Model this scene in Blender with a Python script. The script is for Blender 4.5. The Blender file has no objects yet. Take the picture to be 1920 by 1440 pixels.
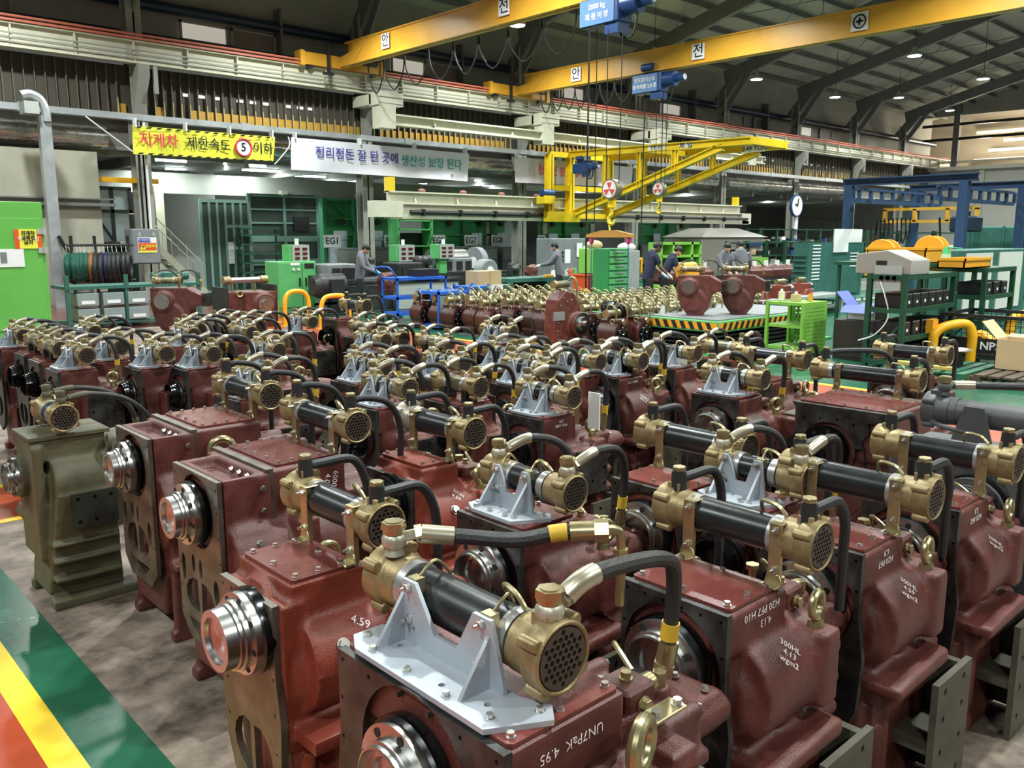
import bpy, bmesh, math, random
from mathutils import Vector, Matrix
random.seed(7)
PI = math.pi
scene = bpy.context.scene
C = scene.collection
# ------------------------------------------------------------------ camera
CAM_H = 1.9
F_PX, CXP, CYP, HOR = 1600.0, 960.0, 720.0, 442.0
TH = math.atan((CYP - HOR) / F_PX)
YAW = math.radians(47.2)
FW = (math.cos(YAW), math.sin(YAW)); RT = (math.sin(YAW), -math.cos(YAW))
cd = bpy.data.cameras.new('camera'); cd.lens = 30.0; cd.sensor_width = 36.0; cd.clip_end = 300
cam = bpy.data.objects.new('camera', cd); C.objects.link(cam)
cam.location = (0, 0, CAM_H); cam.rotation_euler = (PI / 2 - TH, 0, YAW - PI / 2)
scene.camera = cam
# ------------------------------------------------------------------ world, exposure
w = bpy.data.worlds.new('world'); scene.world = w; w.use_nodes = True
w.node_tree.nodes['Background'].inputs[0].default_value = (0.72, 0.76, 0.74, 1)
w.node_tree.nodes['Background'].inputs[1].default_value = 0.11
scene.view_settings.view_transform = 'Standard'; scene.view_settings.look = 'None'
scene.view_settings.gamma = 1.0; scene.view_settings.use_curve_mapping = False
scene.view_settings.exposure = 0.10
LAMP_W = 520.0
# ------------------------------------------------------------------ where things stand
def ray(px, py):
    r = (px - CXP) / F_PX; u = (CYP - py) / F_PX
    f = math.cos(TH) + u * math.sin(TH); z = u * math.cos(TH) - math.sin(TH)
    return (f * FW[0] + r * RT[0], f * FW[1] + r * RT[1], z)
def PZ(px, py, z=0.0):
    d = ray(px, py); t = (z - CAM_H) / d[2]; return Vector((d[0] * t, d[1] * t, z))
def PX(px, py, x):
    d = ray(px, py); t = x / d[0]; return Vector((x, d[1] * t, CAM_H + d[2] * t))
def PY(px, py, y):
    d = ray(px, py); t = y / d[1]; return Vector((d[0] * t, y, CAM_H + d[2] * t))
# ------------------------------------------------------------------ materials
MATS = {}
def mat(name, col, rough=0.5, metal=0.0, var=0.0, vscale=6.0, bump=0.0, bscale=60.0, emit=None, alpha=1.0, spec=0.5, rnd=0.0, col2=None, coat=0.0, trans=0.0):
    if name in MATS: return MATS[name]
    m = bpy.data.materials.new(name); m.use_nodes = True
    nt = m.node_tree; b = nt.nodes['Principled BSDF']
    b.inputs['Base Color'].default_value = (*col, 1); b.inputs['Roughness'].default_value = rough
    b.inputs['Metallic'].default_value = metal; b.inputs['Specular IOR Level'].default_value = spec
    b.inputs['Coat Weight'].default_value = coat
    if trans: b.inputs['Transmission Weight'].default_value = trans
    if alpha < 1: b.inputs['Alpha'].default_value = alpha
    if emit:
        b.inputs['Emission Color'].default_value = (*emit[0], 1); b.inputs['Emission Strength'].default_value = emit[1]
    tc = None
    if var or bump or rnd:
        tc = nt.nodes.new('ShaderNodeTexCoord')
    last = None
    if var:
        n = nt.nodes.new('ShaderNodeTexNoise'); n.inputs['Scale'].default_value = vscale; n.inputs['Detail'].default_value = 5; n.inputs['Roughness'].default_value = 0.65
        nt.links.new(tc.outputs['Object'], n.inputs['Vector'])
        r = nt.nodes.new('ShaderNodeValToRGB'); r.color_ramp.elements[0].position = 0.36; r.color_ramp.elements[1].position = 0.66
        c2 = col2 or tuple(min(1, c * (1 + var)) for c in col)
        r.color_ramp.elements[0].color = (*[c * (1 - var) for c in col], 1); r.color_ramp.elements[1].color = (*c2, 1)
        nt.links.new(n.outputs['Fac'], r.inputs['Fac']); last = r.outputs['Color']
        mr = nt.nodes.new('ShaderNodeMapRange'); mr.inputs['To Min'].default_value = max(0.03, rough - 0.12); mr.inputs['To Max'].default_value = min(1, rough + 0.15)
        nt.links.new(n.outputs['Fac'], mr.inputs['Value']); nt.links.new(mr.outputs['Result'], b.inputs['Roughness'])
    if rnd:
        oi = nt.nodes.new('ShaderNodeObjectInfo'); h = nt.nodes.new('ShaderNodeHueSaturation')
        mr = nt.nodes.new('ShaderNodeMapRange'); mr.inputs['To Min'].default_value = 1 - rnd; mr.inputs['To Max'].default_value = 1 + rnd
        nt.links.new(oi.outputs['Random'], mr.inputs['Value']); nt.links.new(mr.outputs['Result'], h.inputs['Value'])
        if last: nt.links.new(last, h.inputs['Color'])
        else: h.inputs['Color'].default_value = (*col, 1)
        last = h.outputs['Color']
    if last: nt.links.new(last, b.inputs['Base Color'])
    if bump:
        n = nt.nodes.new('ShaderNodeTexNoise'); n.inputs['Scale'].default_value = bscale; n.inputs['Detail'].default_value = 3
        nt.links.new(tc.outputs['Object'], n.inputs['Vector'])
        bp = nt.nodes.new('ShaderNodeBump'); bp.inputs['Strength'].default_value = bump; bp.inputs['Distance'].default_value = 0.004
        nt.links.new(n.outputs['Fac'], bp.inputs['Height']); nt.links.new(bp.outputs['Normal'], b.inputs['Normal'])
    MATS[name] = m; return m
RED = mat('red_oxide_casting', (0.100, 0.023, 0.017), 0.40, 0, 0.25, 9, 0.5, 220, rnd=0.22, col2=(0.135, 0.038, 0.030))
REDB = mat('bright_red_casting', (0.185, 0.034, 0.020), 0.38, 0, 0.2, 8, 0.45, 220, rnd=0.12)
REDC = mat('red_cover_paint', (0.135, 0.031, 0.026), 0.27, 0, 0.12, 5, 0.15, 150, rnd=0.15)
DARK = mat('dark_machined_iron', (0.045, 0.044, 0.042), 0.38, 0.75, 0.3, 10, 0.15, 300, col2=(0.10, 0.10, 0.095))
MACH = mat('bare_machined_iron', (0.16, 0.145, 0.12), 0.40, 0.8, 0.3, 8, 0.15, 300, col2=(0.25, 0.225, 0.18))
STEEL = mat('turned_steel', (0.46, 0.46, 0.45), 0.27, 1.0)
STEELD = mat('oily_black_steel', (0.035, 0.036, 0.04), 0.16, 0.9)
ZINC = mat('zinc_bolt', (0.62, 0.61, 0.58), 0.28, 1.0)
GOLD = mat('gold_chromate', (0.42, 0.36, 0.20), 0.30, 0.85, 0.15, 12)
BRASS = mat('brass_paint', (0.30, 0.22, 0.10), 0.42, 0.55, 0.25, 14, 0.15, 200, col2=(0.38, 0.30, 0.155))
SILCAP = mat('silver_smeared_brass', (0.5, 0.47, 0.38), 0.4, 0.6, 0.3, 10, 0.1, 200)
TUBEB = mat('black_tube', (0.035, 0.038, 0.04), 0.28, 0.6, 0.2, 4, 0.05, 100)
TUBEO = mat('olive_tube', (0.19, 0.18, 0.10), 0.38, 0.5, 0.3, 6)
SILV = mat('silver_grey_paint', (0.40, 0.44, 0.49), 0.42, 0.3, 0.08, 6)
RUB = mat('black_rubber', (0.016, 0.017, 0.019), 0.5)
HOSE = mat('ribbed_hose', (0.025, 0.025, 0.026), 0.34, 0.1)
YBAND = mat('yellow_band', (0.62, 0.38, 0.03), 0.5)
HOLE = mat('dark_hole', (0.008, 0.007, 0.006), 0.7)
PERF = mat('tube_sheet', (0.075, 0.055, 0.042), 0.5, 0.3)
OLIVE = mat('olive_drab_paint', (0.085, 0.080, 0.042), 0.55, 0, 0.2, 7, 0.4, 200)
OLIVED = mat('dark_olive_plate', (0.035, 0.038, 0.03), 0.5, 0.3, 0.2, 7)
GREYP = mat('dark_grey_paint', (0.075, 0.078, 0.082), 0.45, 0.0, 0.1, 7, 0.3, 200)
WPAINT = mat('white_marker', (0.85, 0.80, 0.78), 0.6)
# hose ribs
def add_wave(m, scale=420.0):
    nt = m.node_tree; b = nt.nodes['Principled BSDF']
    tc = nt.nodes.new('ShaderNodeTexCoord'); wv = nt.nodes.new('ShaderNodeTexVoronoi'); wv.inputs['Scale'].default_value = scale
    nt.links.new(tc.outputs['Object'], wv.inputs['Vector'])
    bp = nt.nodes.new('ShaderNodeBump'); bp.inputs['Strength'].default_value = 0.5; bp.inputs['Distance'].default_value = 0.003
    nt.links.new(wv.outputs['Distance'], bp.inputs['Height']); nt.links.new(bp.outputs['Normal'], b.inputs['Normal'])
add_wave(HOSE)
# ------------------------------------------------------------------ mesh builder
def basis(d):
    d = Vector(d).normalized(); a = Vector((0, 0, 1)) if abs(d.z) < 0.9 else Vector((1, 0, 0))
    u = d.cross(a).normalized(); return d, u, d.cross(u).normalized()
class MB:
    def __init__(s): s.v = []; s.f = []
    def add(s, vs, fs):
        n = len(s.v); s.v += [tuple(v) for v in vs]; s.f += [tuple(i + n for i in f) for f in fs]; return s
    def box(s, x0, x1, y0, y1, z0, z1):
        vs = [(x, y, z) for x in (x0, x1) for y in (y0, y1) for z in (z0, z1)]
        return s.add(vs, [(0, 1, 3, 2), (4, 6, 7, 5), (0, 4, 5, 1), (2, 3, 7, 6), (0, 2, 6, 4), (1, 5, 7, 3)])
    def frus(s, a, b, z0, z1):   # two rects (x0,x1,y0,y1)
        vs = [(a[0], a[2], z0), (a[1], a[2], z0), (a[1], a[3], z0), (a[0], a[3], z0), (b[0], b[2], z1), (b[1], b[2], z1), (b[1], b[3], z1), (b[0], b[3], z1)]
        return s.add(vs, [(3, 2, 1, 0), (4, 5, 6, 7), (0, 1, 5, 4), (1, 2, 6, 5), (2, 3, 7, 6), (3, 0, 4, 7)])
    def beam(s, p, q, w, h=None, up=(0, 0, 1)):
        h = h or w; p = Vector(p); q = Vector(q); d = (q - p).normalized(); u = Vector(up)
        if abs(d.dot(u)) > 0.98: u = Vector((1, 0, 0))
        a = d.cross(u).normalized(); b = a.cross(d).normalized()
        vs = []
        for c in (p, q):
            for i, j in ((-1, -1), (1, -1), (1, 1), (-1, 1)): vs.append(c + a * (i * w / 2) + b * (j * h / 2))
        return s.add(vs, [(3, 2, 1, 0), (4, 5, 6, 7), (0, 1, 5, 4), (1, 2, 6, 5), (2, 3, 7, 6), (3, 0, 4, 7)])
    def ibeam(s, p, q, w, h, t=0.03, up=(0, 0, 1)):
        p = Vector(p); q = Vector(q); d = (q - p).normalized(); u = Vector(up); a = d.cross(u).normalized(); b = a.cross(d).normalized()
        for sg in (-1, 1): s.beam(p + b * sg * (h / 2 - t / 2), q + b * sg * (h / 2 - t / 2), w, t, up)
        return s.beam(p, q, t, h, up)
    def cyl(s, p, q, r, r2=None, seg=16, cap=True):
        r2 = r if r2 is None else r2; p = Vector(p); q = Vector(q); d, u, v = basis(q - p); vs = []
        for c, rr in ((p, r), (q, r2)):
            for i in range(seg):
                a = 2 * PI * i / seg; vs.append(c + (u * math.cos(a) + v * math.sin(a)) * rr)
        fs = [(i, (i + 1) % seg, seg + (i + 1) % seg, seg + i) for i in range(seg)]
        if cap: fs += [tuple(range(seg))[::-1], tuple(range(seg, 2 * seg))]
        return s.add(vs, fs)
    def lathe(s, o, d, prof, seg=24):      # prof: (distance along d, radius)
        o = Vector(o); d, u, v = basis(d); vs = []; fs = []
        for (t, r) in prof:
            for i in range(seg):
                a = 2 * PI * i / seg; vs.append(o + d * t + (u * math.cos(a) + v * math.sin(a)) * max(r, 1e-4))
        n = len(prof)
        for k in range(n - 1):
            for i in range(seg):
                j = (i + 1) % seg; fs.append((k * seg + i, k * seg + j, (k + 1) * seg + j, (k + 1) * seg + i))
        fs += [tuple(range(seg))[::-1], tuple(range((n - 1) * seg, n * seg))]
        return s.add(vs, fs)
    def tube(s, pts, r, seg=8, sub=5, closed=False):
        P = [Vector(p) for p in pts]; R = r if isinstance(r, (list, tuple)) else [r] * len(P)
        if sub > 1 and len(P) > 2:
            Q = []; RR = []
            n = len(P); rng = range(n if closed else n - 1)
            for i in rng:
                if closed: p0, p1, p2, p3 = P[i - 1], P[i], P[(i + 1) % n], P[(i + 2) % n]
                else: p0, p1, p2, p3 = P[max(i - 1, 0)], P[i], P[i + 1], P[min(i + 2, n - 1)]
                for k in range(sub):
                    t = k / sub
                    Q.append(0.5 * ((2 * p1) + (p2 - p0) * t + (2 * p0 - 5 * p1 + 4 * p2 - p3) * t * t + (3 * p1 - p0 - 3 * p2 + p3) * t ** 3))
                    RR.append(R[i] * (1 - t) + R[(i + 1) % n] * t)
            if not closed: Q.append(P[-1]); RR.append(R[-1])
            P, R = Q, RR
        n = len(P); vs = []; fs = []; pu = None
        for i in range(n):
            if closed: d = (P[(i + 1) % n] - P[i - 1])
            else: d = P[min(i + 1, n - 1)] - P[max(i - 1, 0)]
            d.normalize()
            if pu is None: _, pu, _ = basis(d)
            u = (pu - d * pu.dot(d)).normalized(); pu = u; v = d.cross(u)
            for k in range(seg):
                a = 2 * PI * k / seg; vs.append(P[i] + (u * math.cos(a) + v * math.sin(a)) * R[i])
        m = n if closed else n - 1
        for i in range(m):
            for k in range(seg):
                k2 = (k + 1) % seg; j = (i + 1) % n; fs.append((i * seg + k, i * seg + k2, j * seg + k2, j * seg + k))
        if not closed: fs += [tuple(range(seg))[::-1], tuple(range((n - 1) * seg, n * seg))]
        return s.add(vs, fs)
    def torus(s, c, ax, R, r, seg=20, rs=8):
        c = Vector(c); d, u, v = basis(ax)
        return s.tube([c + (u * math.cos(2 * PI * i / seg) + v * math.sin(2 * PI * i / seg)) * R for i in range(seg)], r, rs, 1, True)
    def ell(s, c, rx, ry, rz, seg=14, rings=9):
        vs = []; fs = []
        for i in range(rings + 1):
            t = PI * i / rings
            for k in range(seg):
                a = 2 * PI * k / seg; vs.append((c[0] + rx * math.sin(t) * math.cos(a), c[1] + ry * math.sin(t) * math.sin(a), c[2] + rz * math.cos(t)))
        for i in range(rings):
            for k in range(seg):
                j = (k + 1) % seg; fs.append((i * seg + k, (i + 1) * seg + k, (i + 1) * seg + j, i * seg + j))
        return s.add(vs, fs)
    def prism(s, poly, ax, a, b):     # poly in the two other axes, extruded along ax from a to b
        n = len(poly); vs = []
        for t in (a, b):
            for (p, q) in poly:
                vs.append((t, p, q) if ax == 0 else (p, t, q) if ax == 1 else (p, q, t))
        return s.add(vs, [tuple(range(n)), tuple(range(n, 2 * n))[::-1]] + [(i, n + i, n + (i + 1) % n, (i + 1) % n) for i in range(n)])
    def hexb(s, p, d, r, h):
        d = Vector(d).normalized(); p = Vector(p)
        s.cyl(p, p + d * h * 0.25, r * 1.25, seg=12); return s.cyl(p + d * h * 0.25, p + d * h, r, seg=6)
    def rot(s, ang, o=(0, 0, 0), axis='Z', start=0):
        M = Matrix.Translation(o) @ Matrix.Rotation(ang, 4, axis) @ Matrix.Translation(-Vector(o))
        s.v = s.v[:start] + [tuple(M @ Vector(v)) for v in s.v[start:]]; return s
    def mesh(s, name, m, bev=0.0, ang=35, voxel=0.0, smooth_it=2, bseg=1):
        me = bpy.data.meshes.new(name); me.from_pydata(s.v, [], s.f)
        bm = bmesh.new(); bm.from_mesh(me); bmesh.ops.recalc_face_normals(bm, faces=bm.faces)
        if bev:
            ed = [e for e in bm.edges if len(e.link_faces) == 2 and e.calc_face_angle(0) > math.radians(50)]
            try: bmesh.ops.bevel(bm, geom=ed, offset=bev, segments=bseg, affect='EDGES', clamp_overlap=True)
            except Exception: pass
        bm.to_mesh(me); bm.free()
        if voxel:
            o = bpy.data.objects.new('tmp', me); C.objects.link(o)
            md = o.modifiers.new('r', 'REMESH'); md.mode = 'VOXEL'; md.voxel_size = voxel
            sm = o.modifiers.new('s', 'SMOOTH'); sm.iterations = smooth_it; sm.factor = 0.6
            dg = bpy.context.evaluated_depsgraph_get(); dg.update()
            m2 = bpy.data.meshes.new_from_object(o.evaluated_get(dg)); bpy.data.objects.remove(o); bpy.data.meshes.remove(me); me = m2; me.name = name
            ang = 50
        me.polygons.foreach_set('use_smooth', [True] * len(me.polygons))
        me.set_sharp_from_angle(angle=math.radians(ang))
        me.materials.clear(); me.materials.append(m); me.update()
        return me
    def build(s, name, m, parent=None, **k):
        return link(name, s.mesh(name, m, **k), parent)
def cat(pts, sub=6):
    P = [Vector(p) for p in pts]; n = len(P); Q = []
    for i in range(n - 1):
        p0, p1, p2, p3 = P[max(i - 1, 0)], P[i], P[i + 1], P[min(i + 2, n - 1)]
        for k in range(sub):
            t = k / sub; Q.append(0.5 * ((2 * p1) + (p2 - p0) * t + (2 * p0 - 5 * p1 + 4 * p2 - p3) * t * t + (3 * p1 - p0 - 3 * p2 + p3) * t ** 3))
    return Q + [P[-1]]
def cut(Q, a, b):
    """the stretch of a path between two distances from its start"""
    out = []; d = 0.0
    for i in range(len(Q) - 1):
        L = (Q[i + 1] - Q[i]).length
        for s in (a, b):
            if d <= s < d + L: out.append((s, Q[i] + (Q[i + 1] - Q[i]) * ((s - d) / L)))
        d += L
        if a < d < b: out.append((d, Q[i + 1]))
    return [p for s, p in sorted(out, key=lambda q: q[0])]
def link(name, data, parent=None, loc=None):
    o = bpy.data.objects.new(name, data); C.objects.link(o)
    if parent: o.parent = parent
    if loc: o.location = loc
    return o
def B(): return MB()
def tag(o, label=None, cat=None, group=None, kind=None):
    if label: o['label'] = label
    if cat: o['category'] = cat
    if group: o['group'] = group
    if kind: o['kind'] = kind
    return o
def thing(name, label, cat, loc=(0, 0, 0), rz=0, group=None):
    o = bpy.data.objects.new(name, None); C.objects.link(o); o.location = loc; o.rotation_euler = (0, 0, rz); o.empty_display_size = 0.1
    return tag(o, label, cat, group)
def dup(root, loc, rz=None, label=None, group=None, scale=None):
    r = root.copy(); C.objects.link(r); r.location = loc
    if rz is not None: r.rotation_euler = (0, 0, rz)
    if scale: r.scale = (scale,) * 3 if not isinstance(scale, tuple) else scale
    if label: r['label'] = label
    if group: r['group'] = group
    for ch in list(root.children):
        c = ch.copy(); C.objects.link(c); c.parent = r
        for g in ch.children:
            d = g.copy(); C.objects.link(d); d.parent = c
    return r
def struct(name, mb, m, parent=None, **k):
    o = mb.build(name, m, parent, **k)
    if parent is None: o['kind'] = 'structure'
    return o
def plate2d(outlines, t):            # filled 2-D outline with holes -> MB in XY plane, z 0..t
    cu = bpy.data.curves.new('c', 'CURVE'); cu.dimensions = '2D'; cu.fill_mode = 'BOTH'; cu.extrude = t / 2
    for o in outlines:
        sp = cu.splines.new('POLY'); sp.points.add(len(o) - 1); sp.use_cyclic_u = True
        for i, (x, y) in enumerate(o): sp.points[i].co = (x, y, 0, 1)
    ob = bpy.data.objects.new('c', cu); C.objects.link(ob); dg = bpy.context.evaluated_depsgraph_get(); dg.update()
    me = bpy.data.meshes.new_from_object(ob.evaluated_get(dg)); mb = MB()
    mb.v = [tuple(v.co) for v in me.vertices]; mb.f = [tuple(p.vertices) for p in me.polygons]
    bpy.data.objects.remove(ob); bpy.data.curves.remove(cu); bpy.data.meshes.remove(me)
    return mb
def mapv(mb, f): mb.v = [f(v) for v in mb.v]; return mb
def circ(cx, cy, r, n=24, ry=None, a0=0): return [(cx + r * math.cos(a0 + 2 * PI * i / n), cy + (ry or r) * math.sin(a0 + 2 * PI * i / n)) for i in range(n)]
def text_mesh(txt, size, off=0.0, ext=0.0, align='CENTER', sx=1.0):
    cu = bpy.data.curves.new('t', 'FONT'); cu.body = txt; cu.size = size; cu.offset = off; cu.extrude = ext; cu.align_x = align; cu.align_y = 'CENTER'; cu.resolution_u = 2
    ob = bpy.data.objects.new('t', cu); C.objects.link(ob); dg = bpy.context.evaluated_depsgraph_get(); dg.update()
    me = bpy.data.meshes.new_from_object(ob.evaluated_get(dg)); bpy.data.objects.remove(ob); bpy.data.curves.remove(cu)
    if sx != 1: me.transform(Matrix.Scale(sx, 4, (1, 0, 0)))
    return me
def text(txt, size, m, parent, o, right, up, off=0.0, ext=0.001, name='lettering', sx=1.0):
    """writing laid on a surface: o centre, right and up the directions of reading"""
    me = text_mesh(txt, size, off, ext, sx=sx); r = Vector(right).normalized(); u = Vector(up).normalized(); n = r.cross(u)
    M = Matrix(((r.x, u.x, n.x, o[0]), (r.y, u.y, n.y, o[1]), (r.z, u.z, n.z, o[2]), (0, 0, 0, 1)))
    me.transform(M); me.materials.clear(); me.materials.append(m)
    return link(name, me, parent)
# ================================================================== the hall: structure
CREAM = mat('cream_steel_paint', (0.62, 0.60, 0.47), 0.5, 0, 0.06, 3)
CREAMW = mat('worn_cream_wall', (0.36, 0.345, 0.27), 0.7, 0, 0.12, 0.6)
GREYW = mat('grey_column_paint', (0.33, 0.325, 0.28), 0.6, 0, 0.1, 1.2)
WALLU = mat('upper_wall_panel', (0.30, 0.29, 0.25), 0.7, 0, 0.12, 0.5)
ROOF = mat('roof_panel', (0.36, 0.36, 0.28), 0.75, 0, 0.1, 0.4)
RAFT = mat('rafter_paint', (0.155, 0.155, 0.145), 0.6, 0, 0.1, 1)
FIN = mat('louvre_brown', (0.15, 0.13, 0.095), 0.6, 0.2)
YFIN = mat('ochre_panel', (0.62, 0.35, 0.05), 0.5, 0, 0.12, 2)
GALV = mat('galvanised_tray', (0.50, 0.53, 0.55), 0.38, 0.6, 0.1, 3)
FOIL = mat('foil_duct', (0.55, 0.54, 0.50), 0.25, 0.9, 0.25, 2.5, 0.6, 12)
SALMON = mat('conductor_rail', (0.55, 0.15, 0.09), 0.5)
PIPEB = mat('black_pipe', (0.02, 0.025, 0.035), 0.45)
PIPEN = mat('navy_pipe', (0.012, 0.02, 0.05), 0.4)
CRANE = mat('crane_orange', (0.72, 0.36, 0.035), 0.38, 0, 0.07, 1.5)
JIBY = mat('jib_yellow', (0.83, 0.58, 0.015), 0.42, 0, 0.06, 3)
BLUEH = mat('hoist_blue', (0.02, 0.06, 0.20), 0.35, 0.1)
BLUEL = mat('hoist_plate_blue', (0.10, 0.22, 0.45), 0.4)
BLACK = mat('black_paint', (0.012, 0.012, 0.013), 0.45)
WHITE = mat('white_sheet', (0.80, 0.80, 0.80), 0.6)
GRN = mat('panel_green', (0.035, 0.25, 0.075), 0.5, 0, 0.15, 1)
GRNM = mat('machine_green', (0.10, 0.40, 0.13), 0.42, 0, 0.08, 3)
LIME = mat('lime_green', (0.22, 0.50, 0.07), 0.42, 0, 0.08, 3)
LIMEC = mat('lime_cabinet', (0.12, 0.42, 0.07), 0.45, 0, 0.05, 2)
TEAL = mat('teal_green', (0.035, 0.13, 0.105), 0.45, 0, 0.12, 3)
DGRN = mat('dark_green_steel', (0.010, 0.06, 0.03), 0.45, 0, 0.2, 4)
GREYM = mat('machine_grey', (0.20, 0.215, 0.22), 0.45, 0, 0.1, 3)
GREYL = mat('light_grey_panel', (0.36, 0.38, 0.36), 0.5, 0, 0.08, 3)
DKM = mat('dark_machinery', (0.04, 0.042, 0.042), 0.4, 0.4, 0.3, 6)
TRBLUE = mat('trolley_blue', (0.015, 0.12, 0.60), 0.4)
SAFY = mat('barrier_yellow', (0.85, 0.42, 0.015), 0.38)
CARD = mat('cardboard', (0.55, 0.40, 0.23), 0.8, 0, 0.05, 3)
ORB = mat('orange_bin', (0.72, 0.09, 0.015), 0.45)
YCR = mat('amber_crate', (0.80, 0.36, 0.02), 0.45)
GLASS = mat('pane_glass', (0.30, 0.42, 0.40), 0.08, 0, alpha=0.45)
TXTB = mat('ink_black', (0.01, 0.01, 0.012), 0.6)
LAMPE = mat('lamp_glow', (1, 1, 1), 0.5, emit=((0.93, 1.0, 0.98), 30))
TUBEE = mat('tube_glow', (1, 1, 1), 0.5, emit=((0.88, 1.0, 1.0), 14))
# floor materials
def floor_mat(name, c, rough, var=0.15, scale=1.4, spec=0.5, c2=None):
    return mat(name, c, rough, 0, var, scale, 0.12, 30, spec=spec, col2=c2)
CONC = floor_mat('stained_concrete', (0.12, 0.085, 0.062), 0.6, 0.5, 3.6, c2=(0.30, 0.235, 0.185))
CONG = floor_mat('grey_concrete', (0.13, 0.13, 0.125), 0.3, 0.2, 1.2)
PGRN = floor_mat('green_floor_paint', (0.014, 0.10, 0.052), 0.26, 0.15, 1.5)
PYEL = floor_mat('yellow_floor_paint', (0.78, 0.52, 0.03), 0.4, 0.06, 3)
PORG = floor_mat('orange_floor_paint', (0.36, 0.055, 0.02), 0.30, 0.12, 1.2)
PRED = floor_mat('dark_red_floor_paint', (0.11, 0.028, 0.022), 0.22, 0.15, 1.0)
def flat(name, x0, x1, y0, y1, z, m, t=0.003): return struct(name, B().box(x0, x1, y0, y1, z - t, z), m)
flat('floor', -12, 68, -16, 42, 0.0, CONC, 0.2)
flat('floor', 10.5, 68, -16, 42, 0.001, CONG, 0.001)
flat('trim_1', 0.787, 1.012, -6, 6.1, 0.004, PGRN); flat('trim_2', 0.674, 0.787, -6, 6.1, 0.004, PYEL); flat('trim_3', -3, 0.674, -6, 6.1, 0.0035, PORG)
flat('trim_4', -4, 2.2, 6.34, 6.42, 0.004, PYEL); flat('trim_5', -4, 2.2, 6.42, 7.27, 0.0035, PORG); flat('trim_6', -4, 2.2, 7.27, 7.36, 0.004, PYEL)
flat('trim_7', 7.9, 9.95, 7, 18.4, 0.0035, PORG); flat('trim_8', 9.95, 10.04, 7, 14, 0.005, PYEL); flat('trim_9', 10.04, 10.52, 7, 14, 0.004, PGRN)
flat('trim_10', 8.6, 10.3, 0, 7, 0.0035, PORG); flat('trim_11', 10.3, 10.42, -4, 5.5, 0.005, PYEL); flat('trim_12', 10.42, 12.0, -4, 7, 0.004, PGRN); flat('trim_13', 12.0, 12.12, -4, 4.9, 0.005, PYEL)
flat('trim_14', 9.6, 30, 13.2, 25.6, 0.003, PGRN); flat('trim_15', 4.8, 10.4, 18.4, 31, 0.0045, PRED); flat('trim_16', 12.12, 30, -4, 13.2, 0.0025, PGRN)
# columns, rafters, purlins, roof
YW = 26.0
COLX = [2.1, 9.5, 17.2, 24.7, 32.0, 39.2, 46.6, 53.8, 61.0]
col_me = None
def roof_z(y): return 10.55 + 0.245 * (26.4 - y) if y > 5 else 10.55 + 0.245 * 21.4 - 0.245 * (5 - y)
for i, x in enumerate(COLX):
    mb = B().ibeam((x, YW + 0.25, 0), (x, YW + 0.25, 9.3), 0.42, 0.46, 0.05, up=(0, 1, 0)).box(x - 0.3, x + 0.3, YW - 0.05, YW + 0.55, 0, 0.04)
    struct('wall_left_column', mb, GREYW)
    rb = B()
    rb.beam((x, 26.6, 8.6), (x, 25.1, roof_z(25.1) - 0.55), 0.3, 0.55, up=(0, 0, 1)); rb.beam((x, 26.2, 9.9), (x, 5, roof_z(5) - 0.35), 0.24, 0.62); rb.beam((x, 5, roof_z(5) - 0.35), (x, -14, roof_z(-14) - 0.35), 0.24, 0.62)
    rb.beam((x, 26.3, 8.0), (x, 24.6, 10.3), 0.06, 0.3)
    struct('ceiling_rafter', rb, RAFT)
pm = None
for k in range(31):
    y = 26.2 - k * 1.3; z = roof_z(y) - 0.12
    struct('ceiling_purlin', B().box(-8, 68, y - 0.04, y + 0.04, z - 0.14, z + 0.06), RAFT)
struct('ceiling', B().prism([(27.4, roof_z(27.4)), (5, roof_z(5)), (-16, roof_z(-16)), (-16, roof_z(-16) + 0.15), (5, roof_z(5) + 0.15), (27.4, roof_z(27.4) + 0.15)], 0, -8, 68), ROOF)
for i in range(8):                         # tie rods under the roof
    a = COLX[i]; b = COLX[i + 1]
    for (y0, y1) in ((24, 16.5), (16.5, 24), (15, 8)):
        struct('ceiling_brace', B().cyl((a, y0, roof_z(y0) - 0.3), (b, y1, roof_z(y1) - 0.3), 0.02, seg=6), RAFT)
# left wall above the runway, windows
struct('wall_left', B().box(-8, 68, 27.2, 27.4, 7.0, 10.9), WALLU)
wn = 0
for x in [3.4, 5.2, 11.3, 12.95, 19.1, 20.75, 26.2, 28.0, 33.4, 35.2, 41, 43.5, 48.5, 51]:
    wn += 1; lit = wn in (3, 5, 8, 10, 13)
    f = struct('window_%d' % wn, B().box(x, x + 1.45, 27.12, 27.2, 7.85, 8.35), mat('window_lit', (0.65, 0.62, 0.55), 0.4, emit=((1.0, 0.93, 0.80), 0.35)) if lit else mat('window_dim', (0.22, 0.17, 0.14), 0.4))
    fr = B().box(x - 0.05, x + 1.5, 27.06, 27.12, 8.33, 8.40).box(x - 0.05, x + 1.5, 27.06, 27.12, 7.8, 7.87).box(x - 0.05, x + 0.02, 27.06, 27.12, 7.8, 8.4).box(x + 1.43, x + 1.5, 27.06, 27.12, 7.8, 8.4)
    fr.build('window_frame', GREYW, f)
def pipe(name, lab, cat, pts, r, m, sub=1, seg=10, group=None): o = B().tube(pts, r, seg, sub).build(name, m); return tag(o, lab, cat, group)
pipe('wall_pipe', 'thick navy pipe running high along the left wall above the windows', 'pipe', [(-8, 26.9, 8.62), (68, 26.9, 8.6)], 0.16, PIPEN)
pipe('wall_pipe', 'black pipe lying behind the salmon conductor rail', 'pipe', [(-8, 26.6, 7.62), (68, 26.6, 7.55)], 0.14, PIPEB)
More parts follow.
